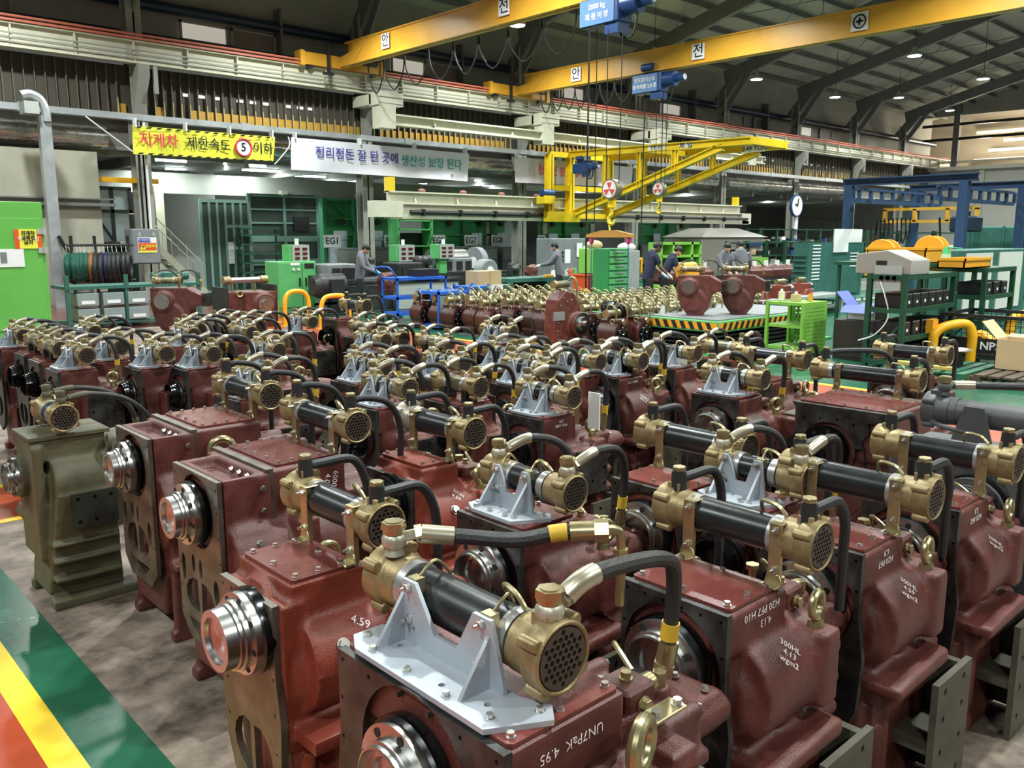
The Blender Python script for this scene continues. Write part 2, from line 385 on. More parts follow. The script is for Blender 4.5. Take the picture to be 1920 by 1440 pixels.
for x in (4.6, 14.5, 22.2, 30.4, 37.5, 44.4): struct('wall_left_pipe_bracket', B().box(x - 0.04, x + 0.04, 26.75, 27.2, 7.3, 9.2), RAFT)
# runway girder
rg = B().ibeam((-8, 25.75, 6.98), (68, 25.75, 6.98), 0.34, 0.62, 0.04)
g = struct('wall_left_runway_girder', rg, CREAM)
for k in range(48):
    x = -6 + k * 1.53; B().box(x - 0.02, x + 0.02, 25.6, 25.9, 6.7, 7.26).build('stiffener', CREAM, g)
for zz, m in ((6.78, CREAM), (6.88, CREAM), (7.0, CREAM)): B().box(-8, 68, 25.56, 25.60, zz, zz + 0.035).build('conductor_bar', GREYW, g)
tag(B().box(-8, 68, 25.52, 25.64, 7.30, 7.36).cyl((-8, 25.5, 7.42), (68, 25.5, 7.42), 0.035, seg=8).build('conductor_rail', SALMON), 'salmon red conductor rail along the top of the crane runway', 'rail')
for x in COLX: struct('wall_left_bracket', B().prism([(26.0, 5.3), (26.0, 6.65), (25.5, 6.65), (25.5, 6.35), (25.8, 5.9)], 0, x - 0.16, x + 0.16).box(x + 0.3, x + 0.42, 25.6, 25.7, 5.9, 6.66), GREYW)
# louvre wall of fins with ochre panels
lw = struct('wall_left_louvre', B().box(-8, 66, 26.32, 26.36, 5.2, 6.7), mat('louvre_back', (0.075, 0.066, 0.05), 0.7))
fm_ = B().box(-0.012, 0.012, -0.12, 0.0, 0, 1.36).mesh('fin', FIN); fy_ = B().box(-0.11, 0.11, -0.05, 0.0, 0, 0.36).mesh('ochre_panel', YFIN); ft_ = B().box(-0.014, 0.014, -0.14, -0.115, 0, 0.50).mesh('fin_tip', YFIN)
k = 0; x = -1.0
while x < 64:
    near_col = min(abs(x - c) for c in COLX) < 0.32
    if not near_col:
        fn = link('fin', fm_, lw, (x, 26.3, 5.3))
        if k % 26 not in (17, 18, 19) and not (4.6 < x < 8.9):
            link('ochre_panel', fy_, lw, (x + 0.13, 26.29, 5.27)); 
    x += 0.262 if x < 45 else 0.4; k += 1
x = -1.0; tb = B()
while x < 60:
    if min(abs(x - c) for c in COLX) > 0.32 and not (4.6 < x < 8.9): tb.box(x - 0.014, x + 0.014, 26.15, 26.19, 5.27, 5.78)
    x += 0.262
tb.build('fin_tips', mat('tip_ochre', (0.5, 0.4, 0.2), 0.5), lw)['kind'] = 'stuff'
for (a, b) in ((10.9, 12.3), (12.6, 13.9), (14.3, 15.5), (18.6, 21), (21.3, 23.5), (33, 37), (40, 45), (47, 52)):
    for q in range(3 if b - a < 2 else 6):
        xx = a + (b - a) * q / (3 if b - a < 2 else 6); B().box(xx, xx + 0.2, 26.27, 26.315, 6.02, 6.10).build('lit_slot', mat('slot_lit', (0.8, 0.8, 0.75), 0.5, emit=((1, 0.97, 0.9), 0.7)), lw)
# cable tray, duct, spandrel
ct = B().box(-8, 62, 25.45, 25.75, 5.10, 5.13).box(-8, 62, 25.44, 25.47, 5.10, 5.27).box(-8, 62, 25.73, 25.76, 5.10, 5.27).build('cable_tray', GALV); tag(ct, 'galvanised cable tray running along the whole left wall', 'tray')
for k in range(10): B().box(-6 + k * 6.1, -5.75 + k * 6.1, 25.42, 25.78, 5.08, 5.30).build('tray_coupling', GALV, ct)
for (a, b) in ((-6, 1.6), (2.6, 8.6), (10.1, 16.6), (17.8, 24.2), (25.3, 31.6), (32.6, 38.8), (39.8, 46.2), (47, 53)):
    tag(B().lathe((a, 26.35, 4.66), (1, 0, 0), [(0, 0.30)] + [((b - a) * (i + q) / 14, 0.30 - 0.008 * (q > 0)) for i in range(14) for q in (0.0, 0.5)] + [(b - a, 0.30)], 20).build('air_duct', FOIL), 'foil-wrapped round duct between columns above the aisle', 'duct', 'foil ducts between the columns')
struct('wall_left_fascia', B().box(-8, 66, 26.68, 26.78, 4.2, 5.25), mat('fascia_grey', (0.22, 0.215, 0.19), 0.6))
struct('wall_left_lower', B().box(-8, 8.25, 26.1, 26.25, 0, 4.22), CREAMW)
struct('wall_left_lower_rail', B().box(-8, 8.6, 25.9, 26.1, 2.72, 2.8).box(-8, 8.6, 25.95, 26.1, 2.9, 2.94), RAFT)
struct('trim_17', B().box(8.25, 10.0, 26.3, 26.45, 3.42, 3.56), SAFY)
# annex behind the columns
struct('ceiling_annex', B().box(-8, 66, 26.6, 40, 4.35, 4.45), mat('annex_ceiling', (0.36, 0.38, 0.37), 0.6))
for k in range(18): struct('ceiling_annex_beam', B().box(9.9 + k * 3.0, 10.05 + k * 3.0, 26.6, 38, 4.05, 4.35), GREYW)
struct('wall_back_annex', B().box(-8, 66, 37.8, 38, 0, 4.4), mat('annex_wall', (0.20, 0.20, 0.18), 0.7))
struct('wall_left_header', B().box(8.2, 46, 28.9, 29.05, 3.28, 3.95), GREYW)
for x in (10.9, 15.4, 18.6, 21.9, 25.2, 28.7, 32, 35.5, 39, 42.5): struct('wall_left_post', B().box(x - 0.14, x + 0.14, 28.7, 28.95, 0, 3.5), mat('post_beige', (0.42, 0.38, 0.28), 0.6))
# end wall
struct('wall_far', B().box(66, 66.2, -16, 38, 0, 6.5), mat('end_wall_cream', (0.46, 0.46, 0.40), 0.7, 0, 0.08, 0.5))
struct('wall_far_ledge', B().box(65.6, 66.1, -16, 27, 6.5, 6.75).box(65.75, 66, -16, 27, 7.0, 7.15), CREAM)
bay = struct('wall_far_bay', B().box(75, 75.2, -16, 30, 5, 16), mat('bay_glow', (0.35, 0.3, 0.22), 0.7))
for k, (y0, y1, z) in enumerate(((2, 26, 7.6), (0, 25, 8.3), (-2, 24, 9.0), (6, 26, 9.7))):
    o = B().box(73.5, 74.0, y0, y1, z, z + 0.22).build('bay_rail', CREAM); tag(o, 'cream beam in the neighbouring bay beyond the far wall', 'beam', 'beams in the neighbouring bay')
for (y, z) in ((24.5, 8.0), (19, 8.8), (13, 8.2), (21, 9.4)):
    l = bpy.data.lights.new('bay_light', 'POINT'); l.energy = 900; l.color = (1, 0.9, 0.72); l.shadow_soft_size = 0.3; o = bpy.data.objects.new('bay_light', l); C.objects.link(o); o.location = (71, y, z)
for y in (24.6, 17.2, 9.8): struct('wall_far_column', B().box(65.7, 66.1, y - 0.2, y + 0.2, 6.5, 14), RAFT)
for zz in (8.6, 9.6): struct('wall_far_rail', B().box(65.8, 66, -16, 27, zz, zz + 0.18), BLACK)
struct('wall_far_top', B().box(66, 66.2, -16, 27.4, 10.3, 16.5), WALLU)
for y in (22.7, 15.5, 8): struct('wall_far_pilaster', B().box(65.8, 66, y - 0.18, y + 0.18, 0, 6.5), mat('pil', (0.50, 0.49, 0.42), 0.7))
# ------------------------------------------------------------------ lamps
def bay_lamp(x, y, z, power=LAMP_W, lab=None):
    t = thing('high_bay_lamp', lab or 'round white high bay lamp hanging under the roof', 'lamp', (x, y, z), 0, 'high bay lamps')
    B().lathe((0, 0, 0), (0, 0, 1), [(0.0, 0.27), (0.05, 0.28), (0.12, 0.22), (0.2, 0.10), (0.34, 0.09), (0.36, 0.03)], 20).build('shade', GALV, t)
    B().cyl((0, 0, -0.012), (0, 0, -0.002), 0.25, seg=20).build('lens', LAMPE, t)
    B().cyl((0, 0, 0.34), (0, 0, roof_z(y) - z - 0.1), 0.012, seg=6).build('hanger', BLACK, t)
    l = bpy.data.lights.new('lamp_light', 'AREA'); l.shape = 'DISK'; l.size = 0.5; l.energy = power; l.color = (0.93, 1.0, 0.97); l.spread = math.radians(150)
    o = bpy.data.objects.new('lamp_light', l); C.objects.link(o); o.parent = t; o.location = (0, 0, -0.03)
for X in (-5, 5.5, 13.3, 21, 28.5, 36, 43.5, 51, 58.5):
    for Y in (22.4, 15.3, 8.2, 1.1, -6):
        if X > 40 and Y < 5: continue
        bay_lamp(X, Y, 8.95 if X < 48 else 9.7)
def tube_light(x, y, z, ln=1.3, p=45, d='x'):
    t = thing('tube_or_fill_lamp', 'white fluorescent tube lamp under the low annex ceiling, some added unseen as fill', 'lamp', (x, y, z), 0, 'tube lamps in the annex')
    a, b = ((-ln / 2, 0, 0), (ln / 2, 0, 0)) if d == 'x' else ((0, -ln / 2, 0), (0, ln / 2, 0))
    B().cyl(a, b, 0.035, seg=10).build('tube', TUBEE, t); B().beam((a[0], a[1], 0.07), (b[0], b[1], 0.07), 0.12, 0.06).build('batten', WHITE, t)
    l = bpy.data.lights.new('lamp_light', 'AREA'); l.shape = 'RECTANGLE'; l.size = ln if d == 'x' else 0.1; l.size_y = 0.1 if d == 'x' else ln; l.energy = p; l.color = (0.85, 1, 1)
    o = bpy.data.objects.new('lamp_light', l); C.objects.link(o); o.parent = t; o.location = (0, 0, -0.06)
for (px, py, y) in ((305, 297, 28), (460, 318, 28), (490, 310, 30), (915, 336, 29), (1010, 346, 29.5), (1278, 355, 29), (1445, 383, 31), (775, 345, 32), (640, 340, 33)):
    p = PY(px, py, y); tube_light(p.x, p.y, 4.26, 1.5, 150)
for X in (13, 18, 23, 28, 34, 40): tube_light(X, 31.5, 4.26, 1.5, 200)  # unseen extra tube lamps, added only to brighten the annex
# ================================================================== marine gearboxes
BOLT = B().hexb((0, 0, 0), (0, 0, 1), 0.0085, 0.011).mesh('cover_bolt', ZINC)
BOLTX = B().hexb((0, 0, 0), (0, 0, 1), 0.009, 0.012).mesh('strap_bolt', ZINC)
BHOLE = B().cyl((0, 0, 0), (-0.006, 0, 0), 0.011, seg=10).mesh('bolt_hole', HOLE)
RBX = B().hexb((0, 0, 0), (1, 0, 0), 0.009, 0.012).mesh('rim_bolt', ZINC)
def tubesheet(r, seg=6):
    hs = []; st = r * 0.245
    for i in range(-5, 6):
        for j in range(-5, 6):
            x = (i + 0.5 * (j % 2)) * st; y = j * st * 0.87
            if math.hypot(x, y) < r * 0.88: hs.append(circ(x, y, st * 0.41, seg))
    mb = plate2d([circ(0, 0, r, 28)] + hs, 0.006)
    return mb
_TS = tubesheet(0.056)
SLV = mat('pale_zinc_sleeve', (0.55, 0.50, 0.38), 0.32, 0.8)
ALU = mat('aluminium_band', (0.42, 0.42, 0.41), 0.35, 0.7)
def end_cap(par, y, sgn, x, z, r, m, tall=True):
    """brass end cap of a cooler; sgn -1 faces -y"""
    R = r * 1.30
    mb = B().lathe((x, y, z), (0, sgn, 0), [(-0.10, r * 1.08), (-0.045, r * 1.1), (-0.04, R * 0.98), (0.0, R), (0.012, R), (0.012, R * 0.88), (0.002, R * 0.86)], 28)
    for k in range(4):
        a = PI / 4 + k * PI / 2 + 0.2
        px, pz = x + math.cos(a) * R * 1.02, z + math.sin(a) * R * 1.02
        mb.cyl((px, y - sgn * 0.045, pz), (px, y + sgn * 0.006, pz), R * 0.19, seg=12)
    mb.box(x - r * 0.42, x + r * 0.42, y - sgn * 0.035 - r * 0.42, y - sgn * 0.035 + r * 0.42, z + r * 0.7, z + r * 1.5)
    o = mb.build('end_cap', m, par, bev=0.003)
    return o
def ts_obj(par, y, sgn, x, z, r):
    s = r / 0.056
    mb = B(); mb.v = [(x + a * s, y + sgn * (0.004 + c), z + b * s) for a, b, c in _TS.v]; mb.f = list(_TS.f)
    return mb.build('tube_sheet', PERF, par)
def cooler(par, x, z, y0, y1, r, capm=BRASS, tubem=TUBEB, fine=True, tailm=None):
    t = B().lathe((x, y0 + 0.04, z), (0, 1, 0), [(0, r), (0.03, r), (0.032, r * 0.97), (y1 - y0 - 0.112, r * 0.97), (y1 - y0 - 0.11, r), (y1 - y0 - 0.08, r)], 28).build('oil_cooler', tubem, par)
    end_cap(t, y0, -1, x, z, r, capm); end_cap(t, y1, 1, x, z, r, tailm or capm)
    ts_obj(t, y0 - 0.003, -1, x, z, r * 1.08)
    B().cyl((x, y0 + 0.02, z), (x, y0 - 0.0035, z), r * 1.1, seg=24).build('core', HOLE, t)
    B().cyl((x, y1 - 0.01, z), (x, y1 + 0.004, z), r * 1.1, seg=24).build('core', HOLE, t)
    B().tube([(x + 0.0, y0 + 0.10, z + r * 1.12), (x, y0 + 0.13, z + r * 1.55), (x + 0.02, y0 + 0.19, z + r * 1.5), (x + r * 0.9, y0 + 0.2, z + r * 0.6)], 0.006, 6).build('bleed_pipe', GOLD, t)
    for q in (y0 + 0.105, y1 - 0.13): B().lathe((x, q, z), (0, 1, 0), [(0, r * 1.0), (0, r * 1.05), (0.028, r * 1.05), (0.028, r)], 24).build('clamp_band', ALU if tubem is not GREYP else GREYP, t)
    return t
def hose_banjo(par, x, y, z, pts, r=0.0135, fit=0.09, band=True, capm=SILCAP, sleeve=GOLD, rubber=False):
    """hydraulic hose from a banjo nut on the cap: fittings, hose, yellow band"""
    pts = [Vector(p) for p in pts]; Q = cat(pts)
    h = B().tube(Q, r * 1.25 if rubber else r, 10, 1).build('hydraulic_hose', RUB if rubber else HOSE, par)
    if rubber:
        B().cyl((x, y, z - 0.03), (x, y, z + 0.028), 0.026, 0.023, seg=16).build('rubber_boot', RUB, h)
        B().cyl((x, y, z + 0.028), (x, y, z + 0.044), 0.022, seg=6).build('banjo_bolt', GOLD, h, bev=0.002)
    else:
        k = 0.5 + 0.5 * r / 0.0135
        B().ell((x, y, z - 0.004), 0.026 * k, 0.026 * k, 0.028, 16, 10).cyl((x, y, z - 0.04), (x, y, z - 0.02), 0.026, 0.02, seg=16).build('banjo_body', capm, h)
        B().cyl((x, y, z + 0.016), (x, y, z + 0.026), 0.0225 * k, seg=16).cyl((x, y, z + 0.026), (x, y, z + 0.044), 0.026 * k, 0.025 * k, seg=6).cyl((x, y, z + 0.044), (x, y, z + 0.047), 0.017 * k, seg=12).build('banjo_bolt', sleeve, h)
        d = (pts[0] - Vector((x, y, z))).normalized(); p0 = Vector((x, y, z))
        B().cyl(p0, pts[0], 0.011 * k, seg=10).cyl(pts[0] - d * 0.006, pts[0] + d * 0.012, 0.018 * k, seg=6).tube(cut(Q, 0.008, fit), r * 1.22, 14, 1).build('hose_sleeve', SLV if sleeve is GOLD else sleeve, h)
        R = Q[::-1]; e = R[0]; dd = (R[1] - R[0]).normalized()
        B().tube(cut(R, 0, 0.075), r * 1.3, 14, 1).cyl(e - dd * 0.02, e + dd * 0.015, r * 1.5, seg=6).build('end_fitting', sleeve, h)
        if band: B().tube(cut(R, 0.082, 0.127), r * 1.16, 14, 1).build('yellow_band', YBAND, h)
    return h
def eyebolt(par, p, s=1.0, az=0.0, m=GOLD):
    x, y, z = p; c = (math.cos(az), math.sin(az), 0)
    mb = B().torus((x, y, z + 0.052 * s), (-c[1], c[0], 0), 0.030 * s, 0.0098 * s, 24, 10)
    mb.cyl((x, y, z), (x, y, z + 0.016 * s), 0.020 * s, 0.017 * s, 16)
    return mb.build('eyebolt', m, par)
def flange(par, x, y, z, r, hub, out=0.12, m=STEEL, dark=STEELD):
    """input coupling turned out of steel, facing -x"""
    o = B().lathe((x, y, z), (-1, 0, 0), [(0, r * 0.98), (0.02, r), (0.03, r), (0.03, r * 0.9)], 36).build('input_flange', dark, par)
    mb = B().lathe((x, y, z), (-1, 0, 0), [(0.03, r * 0.93), (0.055, r * 0.93), (0.057, hub * 1.12), (0.075, hub * 1.12), (0.077, hub * 1.04), (0.088, hub * 1.04), (0.09, hub * 0.98), (out, hub * 0.96), (out, hub * 0.74), (out - 0.012, hub * 0.7), (out - 0.012, hub * 0.3), (out - 0.02, hub * 0.05)], 36)
    mb.build('coupling_hub', m, o)
    for k in range(8):
        a = k * PI / 4 + 0.2; link('bolt_hole', BHOLE, o, (x - 0.052, y + math.cos(a) * r * 0.80, z + math.sin(a) * r * 0.80))
    return o
def housing(W, L, H, step=False, kind='pad', seg=0.011, rear=True, sx=1.0):
    mb = B(); x0 = 0.045 if step else 0.0; yc, zc = 0.5 * W, H - 0.19
    mb.box(x0, L, 0, W, H - 0.13, H - 0.006)
    if step: mb.box(0.004, 0.08, -0.01, W + 0.0, H - 0.5, H - 0.055)
    mb.box(0.03, L, 0.02, W - 0.02, 0.28, H - 0.1)
    mb.cyl((0.02, yc, zc), (L, yc, zc), 0.165, seg=28)
    if kind == 'pad':
        mb.frus((0.10, L + 0.14, -0.05, 0.1), (0.12, L + 0.13, -0.10, 0.1), 0.42, H - 0.30).box(0.12, L + 0.13, -0.115, 0.1, H - 0.42, H - 0.17)
    else:
        mb.cyl((0.07, 0.075, H - 0.26), (L + 0.05, 0.075, H - 0.26), 0.165, seg=32)
        mb.cyl((0.045, 0.09, H - 0.28), (0.1, 0.09, H - 0.28), 0.12, 0.15, seg=24)
        mb.prism([(0.03, H - 0.46), (L + 0.13, H - 0.46), (L + 0.13, H - 0.40), (0.03, H - 0.42)], 1, -0.13, 0.1)
    mb.box(L - 0.02, L + 0.25, -0.02, W - 0.01, 0.30, H - 0.16)
    mb.frus((L, L + 0.2, 0.0, W), (L, L + 0.12, 0.03, W - 0.03), H - 0.17, H - 0.10)
    ys = [0.0, W * 0.25, W * 0.5, W * 0.75, W - 0.02]
    for yy in ys: mb.cyl((L + 0.10, yy, H - 0.155), (L + 0.27, yy, H - 0.155), 0.024, seg=12)
    for zz in (H - 0.26, H - 0.36, H - 0.46, H - 0.56): mb.cyl((L + 0.12, -0.02, zz), (L + 0.27, -0.02, zz), 0.026, seg=12)
    mb.box(L + 0.04, L + 0.13, -0.105, 0.02, H - 0.36, H - 0.135)                 # lifting pad
    mb.box(L + 0.2, L + 0.40, 0.02, 0.15, H - 0.27, H - 0.165).cyl((L + 0.25, 0.04, H - 0.22), (L + 0.42, 0.04, H - 0.22), 0.045, seg=14).cyl((L + 0.25, 0.13, H - 0.24), (L + 0.41, 0.13, H - 0.24), 0.05, seg=14)
    mb.cyl((L + 0.24, 0.09, H - 0.17), (L + 0.24, 0.09, H - 0.12), 0.03, seg=14)
    mb.cyl((0.03, W * 0.5, 0.36), (L + 0.22, W * 0.5, 0.36), W * 0.52 if W < 0.42 else 0.26, seg=32)   # lower bearing drum
    mb.frus((0.05, L + 0.2, W * 0.2, W * 0.8), (0.03, L + 0.22, 0.02, W - 0.02), 0.05, 0.3)
    for xx in (0.06, L * 0.6, L + 0.15): mb.box(xx, xx + 0.02, -0.045, W + 0.04, 0.12, 0.42)
    for yy in (-0.03, W - 0.04): mb.box(0.02, L + 0.2, yy, yy + 0.07, 0.0, 0.06).box(0.05, L + 0.15, yy + 0.01, yy + 0.05, 0.03, 0.3)
    return mb.mesh('housing', RED, voxel=seg, smooth_it=3)
def front_plate(W, H, top, m, hr=0.15, full=True, fc=None):
    """machined face plate, pierced, standing at x=0"""
    zc = H - 0.19; zt = top
    out = [(0, zt), (W, zt), (W, zt - 0.20), (W + 0.02, zt - 0.34), (W + 0.01, zt - 0.52), (W * 0.86, zt - 0.66), (W * 0.5, zt - 0.73), (W * 0.14, zt - 0.66), (-0.01, zt - 0.52), (-0.02, zt - 0.34), (0, zt - 0.20)]
    hr = min(hr, W * 0.46)
    holes = [circ(*(fc or (W * 0.5, zc)), hr, 30)]
    zl = zt - 0.50
    holes.append([(W * 0.5 + 0.012 + 0.0, zl - 0.11), (W * 0.5 + 0.012, zl + 0.08)] + [(W * 0.5 + 0.012 + 0.11 * math.cos(a), zl + 0.09 * math.sin(a)) for a in [1.2, 0.8, 0.4, 0, -0.4, -0.8, -1.2]])
    holes.append([(W * 0.5 - 0.012, zl - 0.11)] + [(W * 0.5 - 0.012 - 0.11 * math.cos(a), zl + 0.09 * math.sin(a)) for a in [-1.2, -0.8, -0.4, 0, 0.4, 0.8, 1.2]] + [(W * 0.5 - 0.012, zl + 0.08)])
    for k in range(6): holes.append(circ(0.02 + (W - 0.04) * k / 5, zt - 0.022, 0.0055, 8))
    for zz in (0.12, 0.22, 0.33, 0.45):
        holes += [circ(0.012, zt - zz, 0.0055, 8), circ(W - 0.012, zt - zz, 0.0055, 8)]
    mb = plate2d(holes[:0] + [out] + holes, 0.022)
    return mapv(mb, lambda v: (v[2] - 0.004, v[0], v[1])).mesh('front_plate', m)
def vbracket(par, x, y0, y1, z0, zt, cx):
    """silver angle bracket: base plate, notched upright and two gussets"""
    n = y1 - y0
    base = plate2d([[(x - 0.015, y0 + 0.06), (x + 0.11, y0 - 0.01), (x + 0.145, y0 + 0.03), (x + 0.12, y0 + 0.10), (x + 0.12, y1 - 0.03), (x + 0.10, y1), (x + 0.02, y1), (x - 0.015, y1 - 0.06)], circ(x + 0.05, y0 + 0.12, 0.008, 10), circ(x + 0.03, y0 + 0.24 * n / 0.56, 0.008, 10), circ(x + 0.07, y1 - 0.12, 0.008, 10)], 0.012)
    base = mapv(base, lambda v: (v[0], v[1], v[2] + z0 + 0.006)).build('bracket', SILV, par)
    a, b = y0 + 0.12 * n / 0.56, y1 - 0.06 * n / 0.56; m = b - a
    up = plate2d([[(a, z0), (b, z0), (b, z0 + 0.03), (b - m * 0.10, zt), (b - m * 0.22, zt), (b - m * 0.40, z0 + 0.06), (a + m * 0.40, z0 + 0.06), (a + m * 0.25, zt), (a + m * 0.10, zt), (a, z0 + 0.03)], circ(b - m * 0.16, zt - 0.015, 0.006, 8), circ(a + m * 0.17, zt - 0.015, 0.006, 8), circ(b - m * 0.2, z0 + 0.05, 0.006, 8)], 0.010)
    mapv(up, lambda v: (x + 0.10 + v[2], v[0], v[1])).build('upright_plate', SILV, base)
    for yy in (a + m * 0.12, b - m * 0.10):
        B().prism([(x + 0.10, z0 + 0.01), (x + 0.015, z0 + 0.012), (x + 0.02, z0 + 0.022), (x + 0.095, zt - 0.035), (x + 0.10, zt - 0.03)], 1, yy - 0.005, yy + 0.005).build('gusset', SILV, base)
    for yy, xx in ((y0 + 0.03, x + 0.11), (y0 + 0.08, x + 0.02), (y0 + n * 0.36, x + 0.01), (y0 + n * 0.6, x + 0.01), (y1 - n * 0.17, x + 0.01), (y1 - 0.03, x + 0.04)):
        link('mounting_bolt', BOLT, base, (xx, yy, z0 + 0.012))
    for yy in (a + m * 0.17, b - m * 0.16):
        for zz in (zt - 0.015, z0 + 0.07):
            B().hexb((x + 0.094, yy, zz), (-1, 0, 0), 0.009, 0.012).cyl((x + 0.08, yy, zz), (x + 0.07, yy, zz), 0.0045, seg=8).build('clamp_bolt', ZINC, base)
    for yy in (a + m * 0.17, b - m * 0.16): B().box(x + 0.105, x + 0.13, yy - 0.016, yy + 0.016, z0 + 0.02, zt + 0.004).tube([(x + 0.125, yy, zt), (cx, yy, zt + 0.03), (cx + 0.05, yy, zt - 0.03), (cx + 0.055, yy, zt - 0.09)], 0.004, 6).build('clamp_bar', GOLD, base)
    return base
def straps(par, ys, x, z0, zt, cx, r):
    for yy in ys:
        s = B().box(x - 0.012, x - 0.006, yy - 0.02, yy + 0.02, z0, zt).box(x - 0.006, cx - 0.0, yy - 0.02, yy + 0.02, zt - 0.006, zt).box(x - 0.045, x - 0.006, yy - 0.026, yy + 0.026, z0, z0 + 0.008)
        s.box(x - 0.006, x + 0.012, yy - 0.014, yy + 0.014, z0, zt - 0.006).prism([(yy - 0.03, z0), (yy + 0.03, z0), (yy + 0.02, z0 + 0.035), (yy - 0.02, z0 + 0.035)], 0, x - 0.013, x - 0.005)
        s.tube([(cx - r, yy, zt - 0.02), (cx - r * 0.6, yy, zt - 0.004), (cx, yy, zt + 0.002), (cx + r * 0.8, yy, zt - 0.02), (cx + r * 1.1, yy, zt - 0.07), (cx + r * 1.05, yy, z0 + 0.06)], 0.0045, 6)
        o = s.build('cooler_strap', GOLD, par, bev=0.002)
        for zz in (z0 + 0.045, zt - 0.02):
            B().hexb((x - 0.012, yy, zz), (-1, 0, 0), 0.009, 0.011).cyl((x - 0.02, yy, zz), (x - 0.035, yy, zz), 0.0045, seg=8).build('strap_bolt', ZINC, o)
def cover(par, x0, x1, y0, y1, z, nx, ny, m=REDC, each=True, t=0.009):
    c = plate2d([[(x0 + 0.01, y0), (x1 - 0.01, y0), (x1, y0 + 0.01), (x1, y1 - 0.01), (x1 - 0.01, y1), (x0 + 0.01, y1), (x0, y1 - 0.01), (x0, y0 + 0.01)]], t)
    c = mapv(c, lambda v: (v[0], v[1], v[2] + z + t / 2)).build('cover_plate', m, par)
    pos = []
    for i in range(nx):
        for yy in (y0 + 0.022, y1 - 0.022): pos.append((x0 + 0.022 + (x1 - x0 - 0.044) * i / (nx - 1), yy))
    for j in range(1, ny - 1):
        for xx in (x0 + 0.022, x1 - 0.022): pos.append((xx, y0 + 0.022 + (y1 - y0 - 0.044) * j / (ny - 1)))
    if each:
        for (a, b) in pos: link('cover_bolt', BOLT, c, (a, b, z + t))
    else:
        mb = B()
        for (a, b) in pos: mb.cyl((a, b, z + t), (a, b, z + t + 0.011), 0.009, seg=6)
        mb.build('cover_bolts', ZINC, c)['kind'] = 'stuff'
    return c
def side_pad(par, L, H, m=DARK):
    pl = plate2d([[(0.14, H - 0.43), (L + 0.12, H - 0.43), (L + 0.12, H - 0.18), (0.14, H - 0.18)]] + [circ(xx, zz, 0.010, 10) for xx in (0.165, L + 0.095) for zz in (H - 0.21, H - 0.30, H - 0.39)] + [circ((0.26 + L) / 2, zz, 0.010, 10) for zz in (H - 0.21, H - 0.36)], 0.014)
    return mapv(pl, lambda v: (v[0], -0.122 + v[2], v[1])).build('side_pad', m, par)
MOUNT = mat('dull_olive_plate', (0.085, 0.080, 0.058), 0.5, 0.3, 0.3, 7)
def mount_plate(par, L, W, m=None):
    m = m or MOUNT
    for yy in (-0.145, W + 0.125):
        pl = plate2d([[(L - 0.02, 0.0), (L + 0.27, 0.0), (L + 0.27, 0.46), (L - 0.02, 0.46)]] + [circ(L + xx, zz, 0.012, 10) for xx in (0.04, 0.2) for zz in (0.08, 0.2, 0.32, 0.42)], 0.022)
        mapv(pl, lambda v, q=yy: (v[0], q + v[2], v[1])).build('mounting_plate', m, par)
    B().box(L - 0.01, L + 0.26, -0.15, W + 0.13, 0.20, 0.25).box(L + 0.22, L + 0.25, -0.15, W + 0.13, 0.02, 0.45).build('mounting_bridge', m, par)
